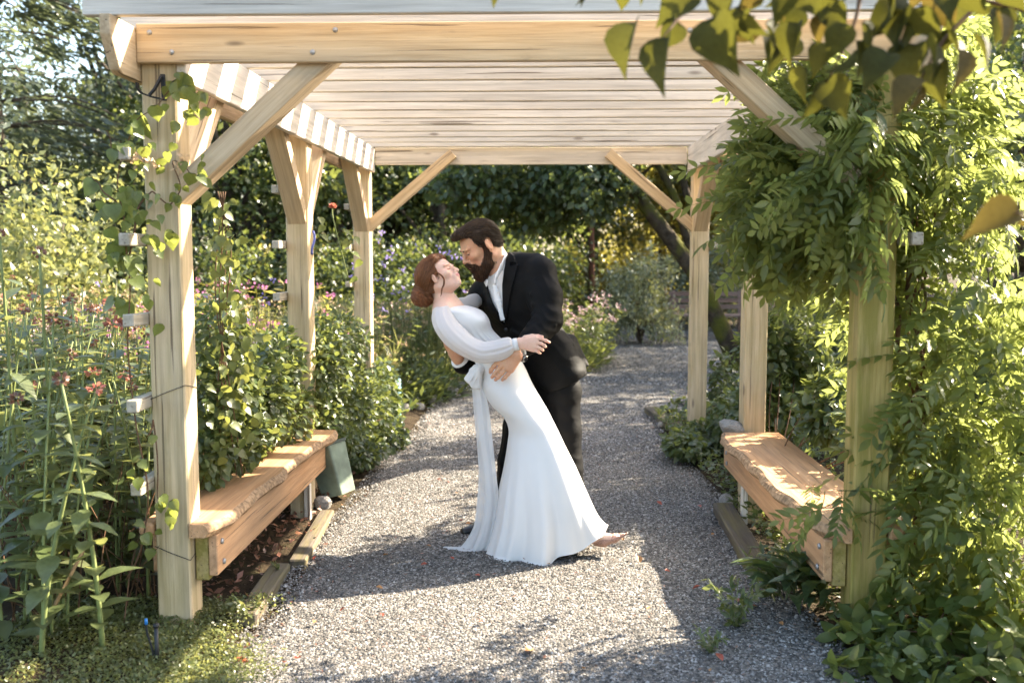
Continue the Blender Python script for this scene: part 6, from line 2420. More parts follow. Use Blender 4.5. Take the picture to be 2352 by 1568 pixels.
# small weeds in the gravel
def weed(px, py, label, n, hgt, mat, seed, L=0.05):
    Y = 1.6 / math.tan(math.atan((py - 784) / FPX) + PITCH)
    p = at(px, py, Y); p.z = 0.01
    e = thing('weed', label, 'weed', p, 'weeds in the gravel')
    r = np.random.default_rng(seed)
    for k in range(n):
        a = r.uniform(0, 6.28)
        pts = catmull([(0, 0, 0), (0.3 * hgt * math.cos(a), 0.3 * hgt * math.sin(a), 0.6 * hgt), (0.6 * hgt * math.cos(a), 0.6 * hgt * math.sin(a), hgt * r.uniform(0.7, 1.1))], 4)
        V, F = tube_np(pts, 0.0018, 4)
        part('stem', mesh_np('stem', V, F, STEM_G, True), e)
        m = 12
        tt = r.random(m)
        P = np.stack([np.interp(tt, np.linspace(0, 1, len(pts)), pts[:, i]) for i in range(3)], 1)
        D = norm(r.normal(size=(m, 3)) + np.array([math.cos(a), math.sin(a), 0.3])); 
        V, F = scatter(T_LANCE, P, D, norm(np.array([0, -0.2, 1.0]) + r.normal(size=(m, 3)) * 0.4), r.uniform(0.6, 1.1, m) * L, np.full(m, L * 0.35))
        fo = part('foliage', mesh_np('foliage', V, F, mat), e, True)
    return e


weed(575, 1440, 'small leafy weed at the gravel edge beside the left timber', 5, 0.11, LF_LIGHT, 1)
weed(1690, 1440, 'feathery weed sprawling over the gravel in front of the right bench', 9, 0.20, LF_MID, 2, 0.06)
weed(1630, 1500, 'small low weed in the shaded gravel at the right', 6, 0.09, LF_MID, 3, 0.04)
weed(1770, 1370, 'tuft of feathery leaves beside the rosette under the right bench', 10, 0.22, LF_MID, 4, 0.07)
weed(640, 1330, 'tiny seedling growing by the left timber edging', 3, 0.07, LF_LIGHT, 5, 0.035)

# dead twigs tangled under the left bed
dt = Soup()
rd = random.Random(91)
for k in range(260):
    x0, y0 = rd.uniform(-3.2, -1.72), rd.uniform(3.9, 5.8)
    h = rd.uniform(0.15, 0.75); lx, ly = rd.uniform(-0.3, 0.3), rd.uniform(-0.3, 0.3)
    dt.tube([(x0, y0, 0.0), (x0 + lx * 0.4, y0 + ly * 0.4, h * 0.6), (x0 + lx, y0 + ly, h)], [0.004, 0.003, 0.0015], 3, False)
tag(dt.build('dead_twigs', STEM_B), 'tangle of dead brown twigs between the stalks of the left bed', 'twigs', kind='stuff')
# one stem of dry cane leaning by the edge
cn = Soup(); cn.tube([gp_ for gp_ in (Vector((-2.02, 3.72, 0.0)), Vector((-1.86, 3.95, 0.42)))], [0.009, 0.007], 7)
tag(cn.build('garden_cane', mat_plain('dry_cane', (0.30, 0.19, 0.09), 0.7, 0.2, 0.3, 25)), 'dry bamboo cane leaning among the stalks at the bottom left', 'cane')
# ================================================================== trees and shrubs behind
def trunk_mesh(pts, radii, mat, branches=(), seed=0):
    s = Soup()
    c = catmull(pts, 6)
    rr = np.interp(np.linspace(0, 1, len(c)), np.linspace(0, 1, len(radii)), radii)
    s.tube(c, rr, 9)
    for b, r0 in branches:
        cb = catmull(b, 5)
        s.tube(cb, np.linspace(r0, r0 * 0.25, len(cb)), 6)
    return s.mesh('trunk', mat)


def broadleaf(seed, h, cr, cz, n, Lr, mat, bark=BARK_T, trunk_h=None, wr=0.6, low=0.0):
    """Tree prototype: (trunk mesh, crown mesh); crown = leaf clumps hung on limbs."""
    r = np.random.default_rng(seed)
    lim = []
    k = 34
    cents = []
    for i in range(k):
        d = rand_dirs(1, r)[0]
        d[2] = d[2] * 0.9 + 0.1
        q = d * (0.45 + 0.55 * r.random())
        p = np.array([q[0] * cr[0], q[1] * cr[1], cz + q[2] * cr[2]])
        p[2] = max(p[2], low + 0.2)
        cents.append(p)
        if i < 14:
            b0 = np.array([0, 0, max(0.6, min(p[2] * 0.55, h * 0.6))])
            lim.append(([b0, b0 * 0.4 + p * 0.6 + np.array([0, 0, 0.15]), p], 0.06 * h / 6))
    tm = trunk_mesh([(0, 0, -0.2), (0.05 * h / 6, 0.0, h * 0.35), (-0.04, 0.05, h * 0.7), (0, 0, h * 0.92)], [0.14 * h / 6, 0.11 * h / 6, 0.07 * h / 6, 0.03 * h / 6], bark, lim)
    per = n // k
    parts = []
    for p in cents:
        sz = r.uniform(0.26, 0.50) * min(cr)
        parts.append(foliage_blob(p, (sz * 1.25, sz * 1.25, sz * 0.8), per, Lr, wr, r, T_LO, 0.35, 0.6, 45))
    return tm, mesh_np('crown', *merge_np(parts), mat)


def shrub_mesh(seed, r3, n, Lr, mat, wr=0.55, k=16):
    r = np.random.default_rng(seed)
    parts = []
    lim = []
    for i in range(k):
        d = rand_dirs(1, r)[0]; d[2] = abs(d[2])
        q = d * (0.35 + 0.6 * r.random())
        p = np.array([q[0] * r3[0], q[1] * r3[1], 0.25 * r3[2] + q[2] * r3[2] * 0.8])
        sz = r.uniform(0.30, 0.5) * min(r3)
        parts.append(foliage_blob(p, (sz * 1.2, sz * 1.2, sz), n // k, Lr, wr, r, T_LO, 0.3, 0.5, 30))
        if i < 7: lim.append(([(0, 0, 0), p * 0.5 + np.array([0, 0, 0.1]), p], 0.03))
    tm = trunk_mesh([(0, 0, -0.1), (0.02, 0, 0.3 * r3[2]), (0, 0.02, 0.6 * r3[2])], [0.05, 0.04, 0.02], BARK_T, lim)
    return tm, mesh_np('crown', *merge_np(parts), mat)


def conifer(seed, h, mat):
    r = np.random.default_rng(seed)
    lim, parts = [], []
    z = 1.2
    while z < h * 0.97:
        L = (h - z) * 0.30 + 0.5
        for j in range(4):
            a = r.uniform(0, 6.28)
            d = np.array([math.cos(a), math.sin(a), 0])
            p0 = np.array([0, 0, z]); p1 = p0 + d * L * 0.5 + np.array([0, 0, 0.02 * L]); p2 = p0 + d * L + np.array([0, 0, -0.22 * L])
            lim.append(([p0, p1, p2], 0.022))
            m = 170
            t_ = 0.2 + 0.8 * r.random(m)
            P = p0 + d * L * t_[:, None] + np.array([0, 0, 1]) * (-0.22 * L * t_ ** 2)[:, None]
            side = np.cross(d, [0, 0, 1])
            w = 0.30 * L * (1 - 0.6 * t_)
            P = P + side * (r.uniform(-1, 1, m) * w)[:, None] + np.array([0, 0, 1]) * (r.normal(size=m) * 0.12 - 0.08)[:, None]
            D = norm(d + side * r.uniform(-0.9, 0.9, m)[:, None] + np.array([0, 0, -0.7]) * r.random((m, 1)))
            LL = r.uniform(0.14, 0.30, m)
            parts.append(scatter(T_LO, P, D, norm(np.array([0, 0, 1.0]) + r.normal(size=(m, 3)) * 0.4), LL, LL * 0.28))
        z += r.uniform(0.35, 0.6)
    tm = trunk_mesh([(0, 0, -0.2), (0, 0, h * 0.5), (0, 0, h)], [0.22, 0.15, 0.03], BARK_T, lim)
    return tm, mesh_np('crown', *merge_np(parts), mat)


TREE = {
    'dark': [broadleaf(900 + i, 8.0, (2.6, 2.6, 2.9), 4.4, 9500, (0.10, 0.19), LF_DARK) for i in range(2)],
    'blue': [broadleaf(910 + i, 8.5, (2.3, 2.3, 3.4), 4.6, 9500, (0.09, 0.17), LF_BLUE) for i in range(2)],
    'mid': [broadleaf(920 + i, 6.5, (2.4, 2.4, 2.5), 3.6, 9000, (0.09, 0.17), LF_MID) for i in range(2)],
    'light': [broadleaf(930 + i, 5.5, (2.2, 2.2, 2.2), 3.0, 8000, (0.10, 0.18), LF_YEL) for i in range(2)],
    'conifer': [conifer(940, 11.0, LF_BLUE)],
    'shrubdark': [shrub_mesh(950 + i, (1.5, 1.5, 1.9), 6500, (0.07, 0.13), LF_DARK) for i in range(2)],
    'shrublight': [shrub_mesh(960 + i, (1.4, 1.4, 2.0), 7500, (0.06, 0.11), LF_LIGHT) for i in range(2)],
    'shrubpale': [shrub_mesh(970, (1.1, 1.1, 1.5), 8000, (0.06, 0.10), LF_PALE)],
    'shrubyel': [shrub_mesh(980, (1.5, 1.5, 2.2), 6000, (0.09, 0.15), LF_YEL)],
}
rt = random.Random(8)


def plant_tree(kind, x, y, label, cat='tree', group=None, sc_=1.0, name=None, z=0.0, zs=1.0, rz=None):
    e = thing(name or ('shrub' if 'shrub' in kind else 'tree'), label, cat, (x, y, z), group, rt.uniform(0, 6.28) if rz is None else rz, (sc_, sc_, sc_ * zs))
    tm, cm = TREE[kind][rt.randrange(len(TREE[kind]))]
    part('trunk', tm, e); part('crown', cm, e, True)
    return e


def X_(px, Y):
    return (px - 1243.6) * Y / FPX


# left of the pergola
plant_tree('conifer', X_(-20, 16), 16.0, 'tall conifer with drooping branches against the sky at the upper left', name='conifer_tree', rz=0.4)
plant_tree('conifer', X_(-260, 21), 21.0, 'second conifer just outside the left edge, its branches reaching in', name='conifer_tree', sc_=1.1, rz=2.0)
plant_tree('blue', X_(275, 23), 23.0, 'blue-green leafy tree rising behind the left post', sc_=1.2)
plant_tree('shrublight', X_(55, 11), 11.0, 'pale yellow-green rounded shrub in full sun at the left edge', 'shrub', sc_=1.15)
plant_tree('shrublight', X_(-60, 12.5), 12.5, 'pale shrub partly cut off by the left edge', 'shrub', sc_=1.2)
for px, Y, k, s_ in ((205, 22, 'dark', 0.55), (345, 20, 'dark', 0.7), (60, 26, 'blue', 0.8), (420, 22, 'blue', 1.05)):
    plant_tree(k, X_(px, Y), Y, 'shaded tree standing in the dark belt behind the left flower bed', 'tree', 'trees behind the left bed', s_)
for px, Y in ((180, 15.5), (290, 15.0), (390, 14.5), (120, 17)):
    plant_tree('shrubdark', X_(px, Y), Y, 'dark shrub along the back of the left flower bed', 'shrub', 'dark shrubs behind the left bed', 0.95)
# between the left posts and the middle
for px, Y, k, s_ in ((520, 17, 'mid', 0.95), (640, 19, 'dark', 0.9), (770, 18, 'mid', 0.9), (900, 20, 'blue', 0.85), (1010, 19, 'mid', 0.85), (1110, 21, 'dark', 0.9), (1200, 22.5, 'dark', 0.85), (700, 25, 'blue', 1.2), (930, 27, 'mid', 1.2), (1180, 28, 'blue', 1.2)):
    plant_tree(k, X_(px, Y), Y, 'leafy tree in the belt seen through the middle of the pergola', 'tree', 'trees seen through the pergola', s_)
for px, Y, s_ in ((560, 15.5, 0.9), (690, 16, 0.95), (820, 16, 0.9), (930, 17, 1.0), (1030, 17.5, 1.0), (1120, 18.5, 1.0), (1195, 19.5, 1.0)):
    plant_tree('shrubdark', X_(px, Y), Y, 'dark dense shrub closing the view behind the couple', 'shrub', 'dark shrubs behind the couple', s_)
for px, Y, s_ in ((1330, 29, 1.0), (1400, 31, 1.1), (1480, 30, 1.2), (640, 30, 1.2), (860, 31, 1.2), (1560, 33, 1.3)):
    plant_tree('shrubyel', X_(px, Y), Y, 'sunlit yellow shrub glowing in a gap far behind the trees', 'shrub', 'sunlit shrubs in the far gaps', s_)
for px, Y, k, s_ in ((1360, 25, 'dark', 1.0), (1520, 28, 'light', 1.1), (1620, 26, 'light', 1.1), (1730, 25, 'light', 1.0), (1870, 22, 'light', 1.0)):
    plant_tree(k, X_(px, Y), Y, 'background tree beyond the garden bench', 'tree', 'trees beyond the garden bench', s_)

# multi-stemmed mossy tree on the right
B0 = Vector((2.62, 13.5, 0))
mt = thing('mossy_tree', 'spreading old tree with mossy leaning stems behind the right rear post', 'tree', B0)


def rel(pts):
    return [Vector(at(*p)) - B0 for p in pts]


for pts, r0 in (([(1700, 850, 13.5), (1650, 740, 13.5), (1598, 632, 13.4), (1510, 510, 13.3), (1440, 420, 13.2), (1360, 330, 13.1)], [0.13, 0.11, 0.075]),
                ([(1612, 660, 13.5), (1596, 600, 13.6), (1570, 520, 13.7), (1548, 450, 13.7), (1515, 385, 13.7), (1470, 300, 13.8)], [0.075, 0.06, 0.045]),
                ([(1606, 650, 13.6), (1603, 590, 13.7), (1592, 500, 13.8), (1566, 395, 13.9), (1565, 280, 14.0)], [0.07, 0.058, 0.045]),
                ([(1735, 850, 13.9), (1760, 640, 13.9), (1790, 480, 13.9), (1830, 330, 13.9)], [0.10, 0.08, 0.05])):
    c = catmull(rel(pts), 6)
    if pts[0][1] > 800: c[0][2] = -0.1
    V, F = tube_np(c, np.interp(np.linspace(0, 1, len(c)), [0, 0.4, 1], r0), 9)
    part('trunk', mesh_np('trunk', V, F, MOSS_BARK, True), mt)
rm = np.random.default_rng(71)
pp = []
for (px, py, Y, rad, n) in ((1130, 430, 13.6, (0.75, 0.9, 0.35), 2600), (1250, 470, 14.0, (0.7, 0.9, 0.40), 2600), (1340, 420, 13.2, (0.7, 1.0, 0.45), 3000), (1230, 330, 13.2, (1.2, 1.2, 0.5), 2600), (1500, 270, 13.6, (1.1, 1.2, 0.35), 1800),
                            (1680, 250, 13.8, (1.0, 1.2, 0.4), 1800), (1820, 280, 13.6, (0.8, 1.0, 0.4), 1400), (1060, 410, 14.2, (0.6, 0.8, 0.3), 1500)):
    pp.append(foliage_blob(at(px, py, Y) - B0, rad, n, (0.07, 0.14), 0.65, rm, T_LO, 0.3, 0.6, 40))
part('crown', mesh_np('crown', *merge_np(pp), LF_DARK), mt, True)

plant_tree('shrubpale', X_(1472, 17.6), 17.6, 'rounded shrub with pale variegated leaves left of the garden bench', 'shrub', None, 0.66, 'variegated_shrub', zs=1.45)
plant_tree('shrubpale', X_(1630, 21.5), 21.5, 'pale variegated shrub standing behind the garden bench', 'shrub', None, 1.2, 'variegated_shrub')
for px, Y, s_ in ((1880, 12.5, 0.5), (1930, 11.0, 0.5), (1990, 10.0, 0.55)):
    plant_tree('shrubdark', X_(px, Y), Y, 'soft dark shrub glimpsed between the right posts', 'shrub', 'shrubs glimpsed between the right posts', s_)
plant_tree('dark', X_(2330, 9.5), 9.5, 'dark glossy evergreen rising behind the wisteria at the right edge', 'tree', None, 0.56, 'evergreen_tree')
plant_tree('dark', X_(2480, 12.5), 12.5, 'dark evergreen tree at the far right, further back', 'tree', None, 0.85, 'evergreen_tree')
for px, Y, s_ in ((2290, 8.0, 0.7), (2200, 8.6, 0.65), (2360, 7.4, 0.6)):
    plant_tree('shrubdark', X_(px, Y), Y, 'low dark shrub in the shade behind the wisteria', 'shrub', 'dark shrubs behind the wisteria', s_)
for x, y, s_, k in ((7.5, 15.5, 1.0, 'mid'), (9.5, 19.0, 1.05, 'dark'), (7.8, 22.0, 1.0, 'dark'), (12.0, 24.0, 1.2, 'mid'), (6.5, 26.0, 1.0, 'mid')):
    plant_tree(k, x, y, 'tree shading the gravel clearing from the right', 'tree', 'trees right of the clearing', s_)
# far belt closing the horizon
for i in range(30):
    a = math.radians(-44 + 88 * i / 29)
    d = rt.uniform(38, 48)
    plant_tree(rt.choice(['dark', 'mid', 'blue', 'dark']), d * math.sin(a), d * math.cos(a), 'distant tree in the wooded belt round the garden', 'tree', 'distant trees round the garden', rt.uniform(0.75, 0.95) if i < 15 else rt.uniform(1.0, 1.4))
# slim red-brown trunk
st_ = thing('slender_tree', 'slim reddish-brown bare trunk standing left of the variegated shrub', 'tree', (X_(1356, 19.5), 19.5, 0))
V, F = tube_np(catmull([(0, 0, -0.1), (0.02, 0, 1.5), (-0.03, 0, 3.0), (0.0, 0, 5.0)], 5), np.linspace(0.065, 0.04, 16), 8)
part('trunk', mesh_np('trunk', V, F, mat_plain('red_brown_bark', (0.11, 0.045, 0.025), 0.85, 0.2, 0.3, 12, 0.6), True), st_)
V, F = foliage_blob((0, 0, 5.0), (1.0, 1.0, 1.2), 1500, (0.08, 0.14), 0.6, rm, T_LO, 0.3, 0.6, 40)
part('crown', mesh_np('crown', V, F, LF_DARK), st_, True)
# ================================================================== garden bench at the back
GB = mat_wood('garden_bench_wood', (0.17, 0.105, 0.08), (0.29, 0.18, 0.14), 0.2)
gx0, gy0 = X_(1628, 18.6), 18.6
gb = empty('garden_bench', (gx0, gy0, 0), 0.0)
tag(gb, 'brown wooden slatted garden bench at the far side of the gravel clearing', 'bench')


def gp(x, y, z):
    return Vector((gx0 + x, gy0 + y, z))


for z in (0.58, 0.70, 0.82):
    timber('back_slat', gp(-0.72, 0.30 + (z - 0.5) * 0.2, z), gp(0.72, 0.30 + (z - 0.5) * 0.2, z), 0.03, 0.085, GB, gb)
for y in (-0.20, -0.08, 0.04, 0.16):
    timber('seat_slat', gp(-0.74, y, 0.44), gp(0.74, y, 0.44), 0.10, 0.035, GB, gb)
for x in (-0.62, 0.62):
    timber('leg', gp(x, -0.18, 0), gp(x, -0.18, 0.42), 0.07, 0.09, GB, gb, up=(0, 1, 0))
    timber('leg', gp(x, 0.25, 0), gp(x, 0.39, 0.88), 0.06, 0.08, GB, gb, up=(0, 1, 0))
    timber('rail', gp(x, -0.20, 0.40), gp(x, 0.28, 0.40), 0.05, 0.04, GB, gb)

# ================================================================== timbers and stones along the path
STONE = mat_plain('field_stone', (0.25, 0.235, 0.215), 0.9, 0.2, 0.45, 14, 0.7)


def rock_mesh(seed, k=3):
    bm = bmesh.new()
    bmesh.ops.create_icosphere(bm, subdivisions=2, radius=1.0)
    r = np.random.default_rng(seed)
    A = r.normal(size=(5, 3)); ph = r.uniform(0, 6.28, 5)
    cut = [(norm(r.normal(size=(1, 3)))[0], r.uniform(0.55, 0.85)) for _ in range(6)]
    for v in bm.verts:
        p = np.array(v.co)
        for n, d in cut:
            e = p @ n - d
            if e > 0: p = p - n * e * 0.9
        p = p * (1 + 0.06 * sum(math.sin(2.0 * float(A[i] @ p) + ph[i]) for i in range(5)) / 2)
        v.co = p
    me = bpy.data.meshes.new('stone')
    bm.to_mesh(me); bm.free()
    me.materials.append(STONE)
    me.polygons.foreach_set('use_smooth', np.zeros(len(me.polygons), dtype=bool))
    return me


ROCKS = [rock_mesh(60 + i) for i in range(6)]


def gpoint(px, py, z=0.0):
    Y = (CAM_H - z) / math.tan(math.atan((py - 784) / FPX) + PITCH)
    p = at(px, py, Y)
    return p


rk = random.Random(6)


def stone(px, py, w, label, group=None, flat=0.6):
    p = gpoint(px, py)
    o = mobj('stone', ROCKS[rk.randrange(6)], None, loc=p, rot=(rk.uniform(-0.2, 0.2), rk.uniform(-0.2, 0.2), rk.uniform(0, 6.28)))
    s_ = w * p.y / FPX / 2
    o.scale = (s_, s_ * rk.uniform(0.7, 1.0), s_ * flat)
    o.location.z = s_ * flat * 0.45
    return tag(o, label, 'stone', group)


for px, py, w in ((930, 945, 42), (962, 940, 38), (1000, 925, 46), (1040, 910, 55), (1075, 908, 50), (905, 962, 34), (985, 915, 40), (1062, 893, 44), (950, 925, 36)):
    stone(px, py, w, 'grey field stone in the row left of the path', 'stones edging the left of the path')
for px, py, w in ((1512, 955, 30), (1532, 940, 38), (1552, 962, 44), (1540, 985, 36), (1528, 968, 30), (1565, 945, 34), (1580, 925, 40), (1556, 925, 36), (1520, 978, 28)):
    stone(px, py, w, 'grey stone piled by the foot of the right rear post', 'stones by the right rear post')
stone(742, 1170, 58, 'rounded stone on the gravel beside the left bench leg', None, 0.75)
stone(792, 1060, 62, 'dark squat stone among the ivy behind the green bin', None, 0.7)
stone(845, 1055, 58, 'second dark stone among the ivy, nearer the path', None, 0.55)
stone(1668, 1158, 46, 'stone wedged at the foot of the right bench leg', None, 0.9)
ts = stone(1676, 1000, 54, 'pale flat stone sitting on the far end of the right bench', None, 0.55)
q = at(1676, 992, 6.42); ts.location = (q.x, 6.36, 0.462 + 0.018)
stone(700, 1275, 60, 'flat pale stone lying on the gravel below the left bench', None, 0.22)


def edging(p0, p1, w, h, label, mat=WOOD_OLD):
    e = timber('timber_edging', p0, p1, w, h, mat, None, bevel=0.008)
    return tag(e, label, 'timber', 'weathered timbers edging the path')


edging(Vector((-1.27, 4.12, 0.005)), Vector((-1.31, 4.86, -0.005)), 0.10, 0.10, 'weathered timber edging the gravel beside the left front post')
edging(Vector((-1.24, 4.92, 0.0)), Vector((-1.31, 5.95, -0.01)), 0.09, 0.085, 'weathered timber half buried under the left bench')
edging(Vector((1.09, 4.95, 0.02)), Vector((1.12, 6.05, 0.02)), 0.12, 0.10, 'weathered timber lying under the right bench')
p0, p1 = gpoint(1482, 948), gpoint(1580, 1020)
edging(p0 + Vector((0.06, 0, 0.03)), p1 + Vector((0.06, 0, 0.03)), 0.14, 0.07, 'grey board edging the path in front of the right rear post')

# ================================================================== green bin leaning by the left bench
BIN_G = mat_plain('green_enamel', (0.16, 0.20, 0.15), 0.45, 0.4, 0.35, 9, 0.15)
BIN_D = mat_plain('dark_green_rim', (0.03, 0.045, 0.035), 0.5, 0.4)
gbp = gpoint(775, 1155)
bin_ = empty('garden_bin', (gbp.x, gbp.y + 0.06, 0.0))
tag(bin_, 'tapered green garden bin leaning against the end of the left bench', 'bin')
bm = bmesh.new()
secs = [(0.0, 0.085, 0.075), (0.17, 0.095, 0.083), (0.33, 0.105, 0.090)]
rows = []
for z, a, b in secs:
    ring = []
    for k in range(20):
        t_ = 2 * math.pi * k / 20
        c_, s_ = math.cos(t_), math.sin(t_)
        ex = 0.16
        ring.append(bm.verts.new((a * math.copysign(abs(c_) ** ex, c_), b * math.copysign(abs(s_) ** ex, s_), z)))
    rows.append(ring)
for i in range(2):
    for k in range(20):
        bm.faces.new((rows[i][k], rows[i][(k + 1) % 20], rows[i + 1][(k + 1) % 20], rows[i + 1][k]))
bm.faces.new(rows[0][::-1])
bo = from_bm('body', bm, BIN_G, bin_)
sd = bo.modifiers.new('solidify', 'SOLIDIFY'); sd.thickness = 0.004
bm = bmesh.new()
r0, r1 = [], []
for k in range(20):
    t_ = 2 * math.pi * k / 20
    c_, s_ = math.cos(t_), math.sin(t_)
    x, y = math.copysign(abs(c_) ** 0.16, c_), math.copysign(abs(s_) ** 0.16, s_)
    r0.append(bm.verts.new((0.111 * x, 0.096 * y, 0.325))); r1.append(bm.verts.new((0.111 * x, 0.096 * y, 0.345)))
for k in range(20):
    bm.faces.new((r0[k], r0[(k + 1) % 20], r1[(k + 1) % 20], r1[k]))
bm.faces.new(r1); bm.faces.new(r0[::-1])
from_bm('lid', bm, BIN_D, bin_)
bin_.rotation_euler = (0.05, math.radians(-17), math.radians(-28))
bin_.location.z = 0.035

# irrigation riser in the left foreground
ir = empty('sprinkler_riser', gpoint(362, 1545))
ir.location.z = 0
tag(ir, 'black plastic sprinkler stake with a blue nozzle in the left foreground', 'sprinkler')
IRB = mat_plain('blue_plastic', (0.02, 0.16, 0.42), 0.4, 0.4)
s = Soup(); s.tube([(0, 0, -0.02), (0, 0, 0.165)], [0.009, 0.008], 10); s.tube([(0, 0, 0.165), (0, 0, 0.178)], [0.012, 0.012], 10); s.build('stake', IRON, ir)
s = Soup(); s.tube(catmull([(-0.01, 0, 0.02), (-0.018, 0, 0.08), (-0.035, 0, 0.14), (-0.038, 0, 0.178)], 5), 0.0045, 7); s.build('feed_pipe', IRON, ir)
s = Soup(); s.tube([(-0.038, 0, 0.176), (-0.038, 0, 0.198)], [0.007, 0.006], 8); s.build('nozzle', IRB, ir)

# hose by the left rear post
hs = Soup()
hs.tube(catmull([at(905, 900, 9.6), at(918, 950, 9.5), at(925, 975, 9.3), at(945, 990, 9.15), at(955, 1000, 9.05), at(935, 985, 9.1)], 6), 0.014, 7)
tag(hs.build('garden_hose', mat_plain('hose_teal', (0.05, 0.20, 0.20), 0.5, 0.4)), 'teal garden hose coming out of the ivy at the left rear post', 'hose')
lb = Soup(); lb.tube([at(913, 870, 9.55), at(915, 945, 9.5)], [0.03, 0.03], 8)
tag(lb.build('water_standpipe', mat_plain('standpipe_blue', (0.18, 0.42, 0.55), 0.5, 0.4)), 'pale blue pipe standing in the ivy at the left rear post', 'pipe')

# bird-feeder style ribbon on the left middle post
rb_ = Soup()
V, F = [], []
for i in range(9):
    t_ = i / 8
    p = at(719 + 3 * math.sin(5 * t_), 530 + 55 * t_, 6.25)
    for dx in (-0.007, 0.007):
        V.append((p.x + dx, p.y + 0.01 * math.sin(7 * t_ + dx * 40), p.z))
for i in range(8):
    F.append((2 * i, 2 * i + 1, 2 * i + 3, 2 * i + 2))
ob = obj_np('ribbon', V, F, mat_plain('blue_ribbon', (0.16, 0.17, 0.42), 0.7, 0.2), None, True)
md = ob.modifiers.new('solidify', 'SOLIDIFY'); md.thickness = 0.002
tag(ob, 'faded blue ribbon hanging at the left middle post', 'ribbon')

# ================================================================== overhanging branch close to the camera
ov = empty('overhanging_branch', at(2000, -60, 2.4))
tag(ov, 'dark out-of-focus branch with heart-shaped leaves hanging in from the top right', 'branch')
rf = np.random.default_rng(19)
T_RED = tmpl([(0.0, 0), (-0.08, 0.20), (-0.02, 0.36), (0.12, 0.47), (0.32, 0.48), (0.55, 0.34), (0.78, 0.13), (1, 0)], 0.24, 0.30)
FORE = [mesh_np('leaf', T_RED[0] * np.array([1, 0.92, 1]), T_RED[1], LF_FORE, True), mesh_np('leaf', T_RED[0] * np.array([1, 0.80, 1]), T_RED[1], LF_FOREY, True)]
FL = [  # base px,py, tip px,py, Y, kind
    (1150, -40, 1122, 22, 1.6, 0), (1205, -50, 1190, 10, 1.6, 0), (1270, -60, 1262, 14, 1.6, 0), (1330, -50, 1352, 30, 1.6, 0),
    (1455, 60, 1400, 190, 1.5, 0), (1530, 95, 1490, 240, 1.45, 0), (1560, 60, 1500, 130, 1.5, 0), (1640, 50, 1690, 205, 1.45, 0), (1590, -20, 1480, 70, 1.5, 0), (1440, -30, 1410, 45, 1.6, 0), (1360, -60, 1335, 40, 1.6, 0), (1500, -50, 1450, 20, 1.55, 0),
    (1680, -30, 1630, 100, 1.5, 0), (1740, -20, 1690, 40, 1.5, 1), (1790, -40, 1800, 100, 1.45, 0), (1700, 20, 1720, 120, 1.55, 0), (1860, -20, 1880, 50, 1.5, 0), (1900, 20, 1960, 90, 1.5, 0), (1930, 60, 1900, 165, 1.45, 0), (1980, 60, 2000, 190, 1.5, 0), (1960, 120, 1890, 200, 1.45, 0),
    (2050, -10, 2030, 120, 1.5, 0), (2080, 60, 2050, 170, 1.5, 0), (2040, 130, 1960, 215, 1.45, 0), (1900, 190, 1960, 290, 1.5, 0), (1850, 160, 1830, 260, 1.5, 0), (1880, 200, 1850, 300, 1.5, 0), (2120, 20, 2160, 130, 1.5, 0), (2160, -20, 2200, 60, 1.5, 0), (2230, -30, 2260, 70, 1.5, 0), (2180, 90, 2240, 150, 1.5, 0), (2290, 40, 2330, 130, 1.45, 1), (2240, 90, 2300, 170, 1.5, 0),
    (2120, 190, 2020, 262, 1.4, 1), (2110, 200, 2090, 285, 1.45, 1), (2160, 150, 2150, 270, 1.45, 0), (2200, 120, 2215, 230, 1.45, 1), (2130, 100, 2180, 200, 1.45, 0), (2060, -40, 2090, 60, 1.5, 0), (1960, -50, 1930, 40, 1.5, 0), (2320, -40, 2350, 60, 1.5, 0), (2100, 110, 2060, 235, 1.5, 0), (1760, 60, 1800, 150, 1.5, 0), (1830, 60, 1790, 170, 1.5, 0),
    (2335, 490, 2175, 540, 1.25, 1), (2400, 480, 2320, 545, 1.2, 1), (1820, -40, 1760, 40, 1.55, 0), (1900, 110, 1850, 190, 1.5, 0)]
for _ in range(26):
    bx = rf.uniform(1700, 2340); by = rf.uniform(-40, 110)
    a_ = rf.uniform(0.9, 2.4)
    FL.append((bx, by, bx + 95 * math.cos(a_), by + 95 * math.sin(a_), rf.uniform(1.5, 1.62), int(rf.random() < 0.25)))
for (bx, by, tx, ty, Y, kd) in FL:
    Y *= 1.55
    tx, ty = bx + 0.80 * (tx - bx), by + 0.80 * (ty - by)
    p0, p1 = at(bx, by, Y), at(tx, ty, Y + rf.uniform(-0.05, 0.05))
    D = np.array([tuple(p1 - p0)]); L = float(np.linalg.norm(D))
    N = np.array([[rf.uniform(-1.2, 1.2), -0.6, rf.uniform(0.0, 0.9)]])
    f = frames(D, D, N)[0]
    o = bpy.data.objects.new('leaf', FORE[kd]); link(o, ov)
    o.matrix_local = Matrix([[*(f[k] * L), p0[k] - ov.location[k]] for k in range(3)] + [[0, 0, 0, 1]])
for pts in ([(2420, 40, 1.6), (2200, -10, 1.55), (2050, -20, 1.52), (1850, -40, 1.55), (1600, -60, 1.55), (1350, -80, 1.6), (1120, -60, 1.6)], [(2260, 0, 1.55), (2170, 90, 1.5), (2110, 190, 1.45)], [(1980, -30, 1.52), (1960, 60, 1.5), (1900, 190, 1.5)], [(2440, 470, 1.2), (2390, 480, 1.2), (2330, 490, 1.25)], [(1640, -60, 1.55), (1560, 40, 1.5), (1520, 90, 1.46)]):
    c = catmull([at(p[0], p[1], p[2] * 1.55) for p in pts], 6)
    V, F = tube_np(c - np.array(tuple(ov.location)), np.linspace(0.006, 0.002, len(c)), 6)
    part('twig', mesh_np('twig', V, F, STEM_B, True), ov)

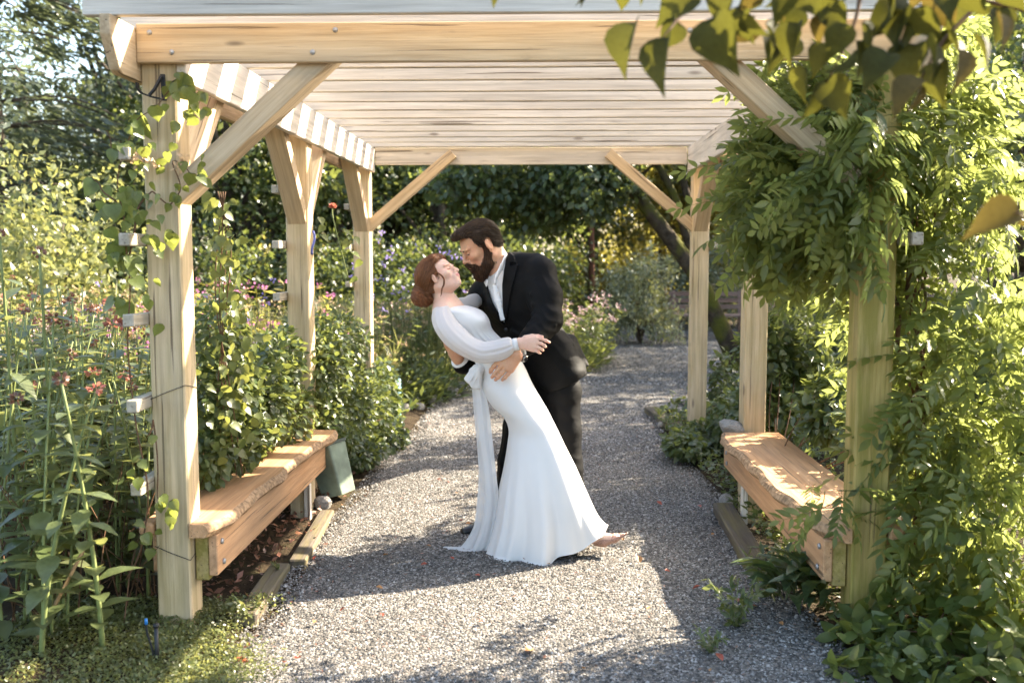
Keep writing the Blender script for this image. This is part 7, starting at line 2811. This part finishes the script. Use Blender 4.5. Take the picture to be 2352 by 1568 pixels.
# ================================================================== fallen leaves on the gravel
LITTER = [mat_leaf('fallen_red', [(0.36, 0.05, 0.03), (0.42, 0.10, 0.05)], 0.15, (0.6, 0.15, 0.05)), mat_leaf('fallen_orange', [(0.42, 0.17, 0.05), (0.46, 0.24, 0.08)], 0.15, (0.6, 0.3, 0.1))]
LM = []
for k, m in enumerate(LITTER):
    TV = tmpl([(0, 0), (0.2, 0.34), (0.5, 0.5), (0.8, 0.25), (1, 0)], 0.35, -0.3)
    LM.append(mesh_np('fallen_leaf', TV[0] * np.array([1, 0.7, 0.7]), TV[1], m, True))
lr = random.Random(44)
spots = [(1225, 1503, 0.06, 1), (560, 1508, 0.05, 0), (575, 1545, 0.07, 0), (690, 1530, 0.04, 0), (1470, 1300, 0.05, 1), (1590, 1358, 0.04, 0), (1540, 1320, 0.04, 0), (1660, 1525, 0.045, 0), (1720, 1400, 0.05, 0), (1700, 1380, 0.04, 0), (965, 1310, 0.04, 0), (990, 1265, 0.03, 1), (1050, 1140, 0.03, 1), (880, 1365, 0.035, 1), (720, 1300, 0.03, 0), (1520, 1165, 0.04, 0), (1610, 1170, 0.04, 0), (1640, 1230, 0.03, 1), (880, 1430, 0.03, 0), (1110, 1440, 0.03, 0), (1020, 1545, 0.03, 1), (780, 1420, 0.03, 0)]
for k in range(26):
    spots.append((lr.uniform(600, 1800), lr.uniform(1060, 1560), lr.uniform(0.018, 0.034), lr.randrange(2)))
for (px, py, L, k) in spots:
    p = gpoint(px, py)
    o = mobj('fallen_leaf', LM[k], None, loc=(p.x, p.y, 0.024), rot=(lr.uniform(-0.35, 0.35), lr.uniform(-0.35, 0.35), lr.uniform(0, 6.28)), sc=L)
    tag(o, ('curled red fallen leaf lying on the gravel', 'dry orange fallen leaf lying on the gravel')[k], 'leaf', ('red fallen leaves on the gravel', 'orange fallen leaves on the gravel')[k])

# ================================================================== labels that single things out: place in the row, counted from the left
ORD = ['first', 'second', 'third', 'fourth', 'fifth', 'sixth', 'seventh', 'eighth', 'ninth', 'tenth', 'eleventh', 'twelfth']
by = {}
for o in bpy.data.objects:
    if o.parent is None and o.get('label') and o.get('group'):
        by.setdefault(o['label'], []).append(o)
for lab_, os_ in by.items():
    if 2 <= len(os_) <= 12 and len(lab_.split()) <= 12:
        for i_, o in enumerate(sorted(os_, key=lambda q: q.location.x / max(0.5, q.location.y))):
            o['label'] = lab_ + ', ' + ORD[i_] + ' from the left'
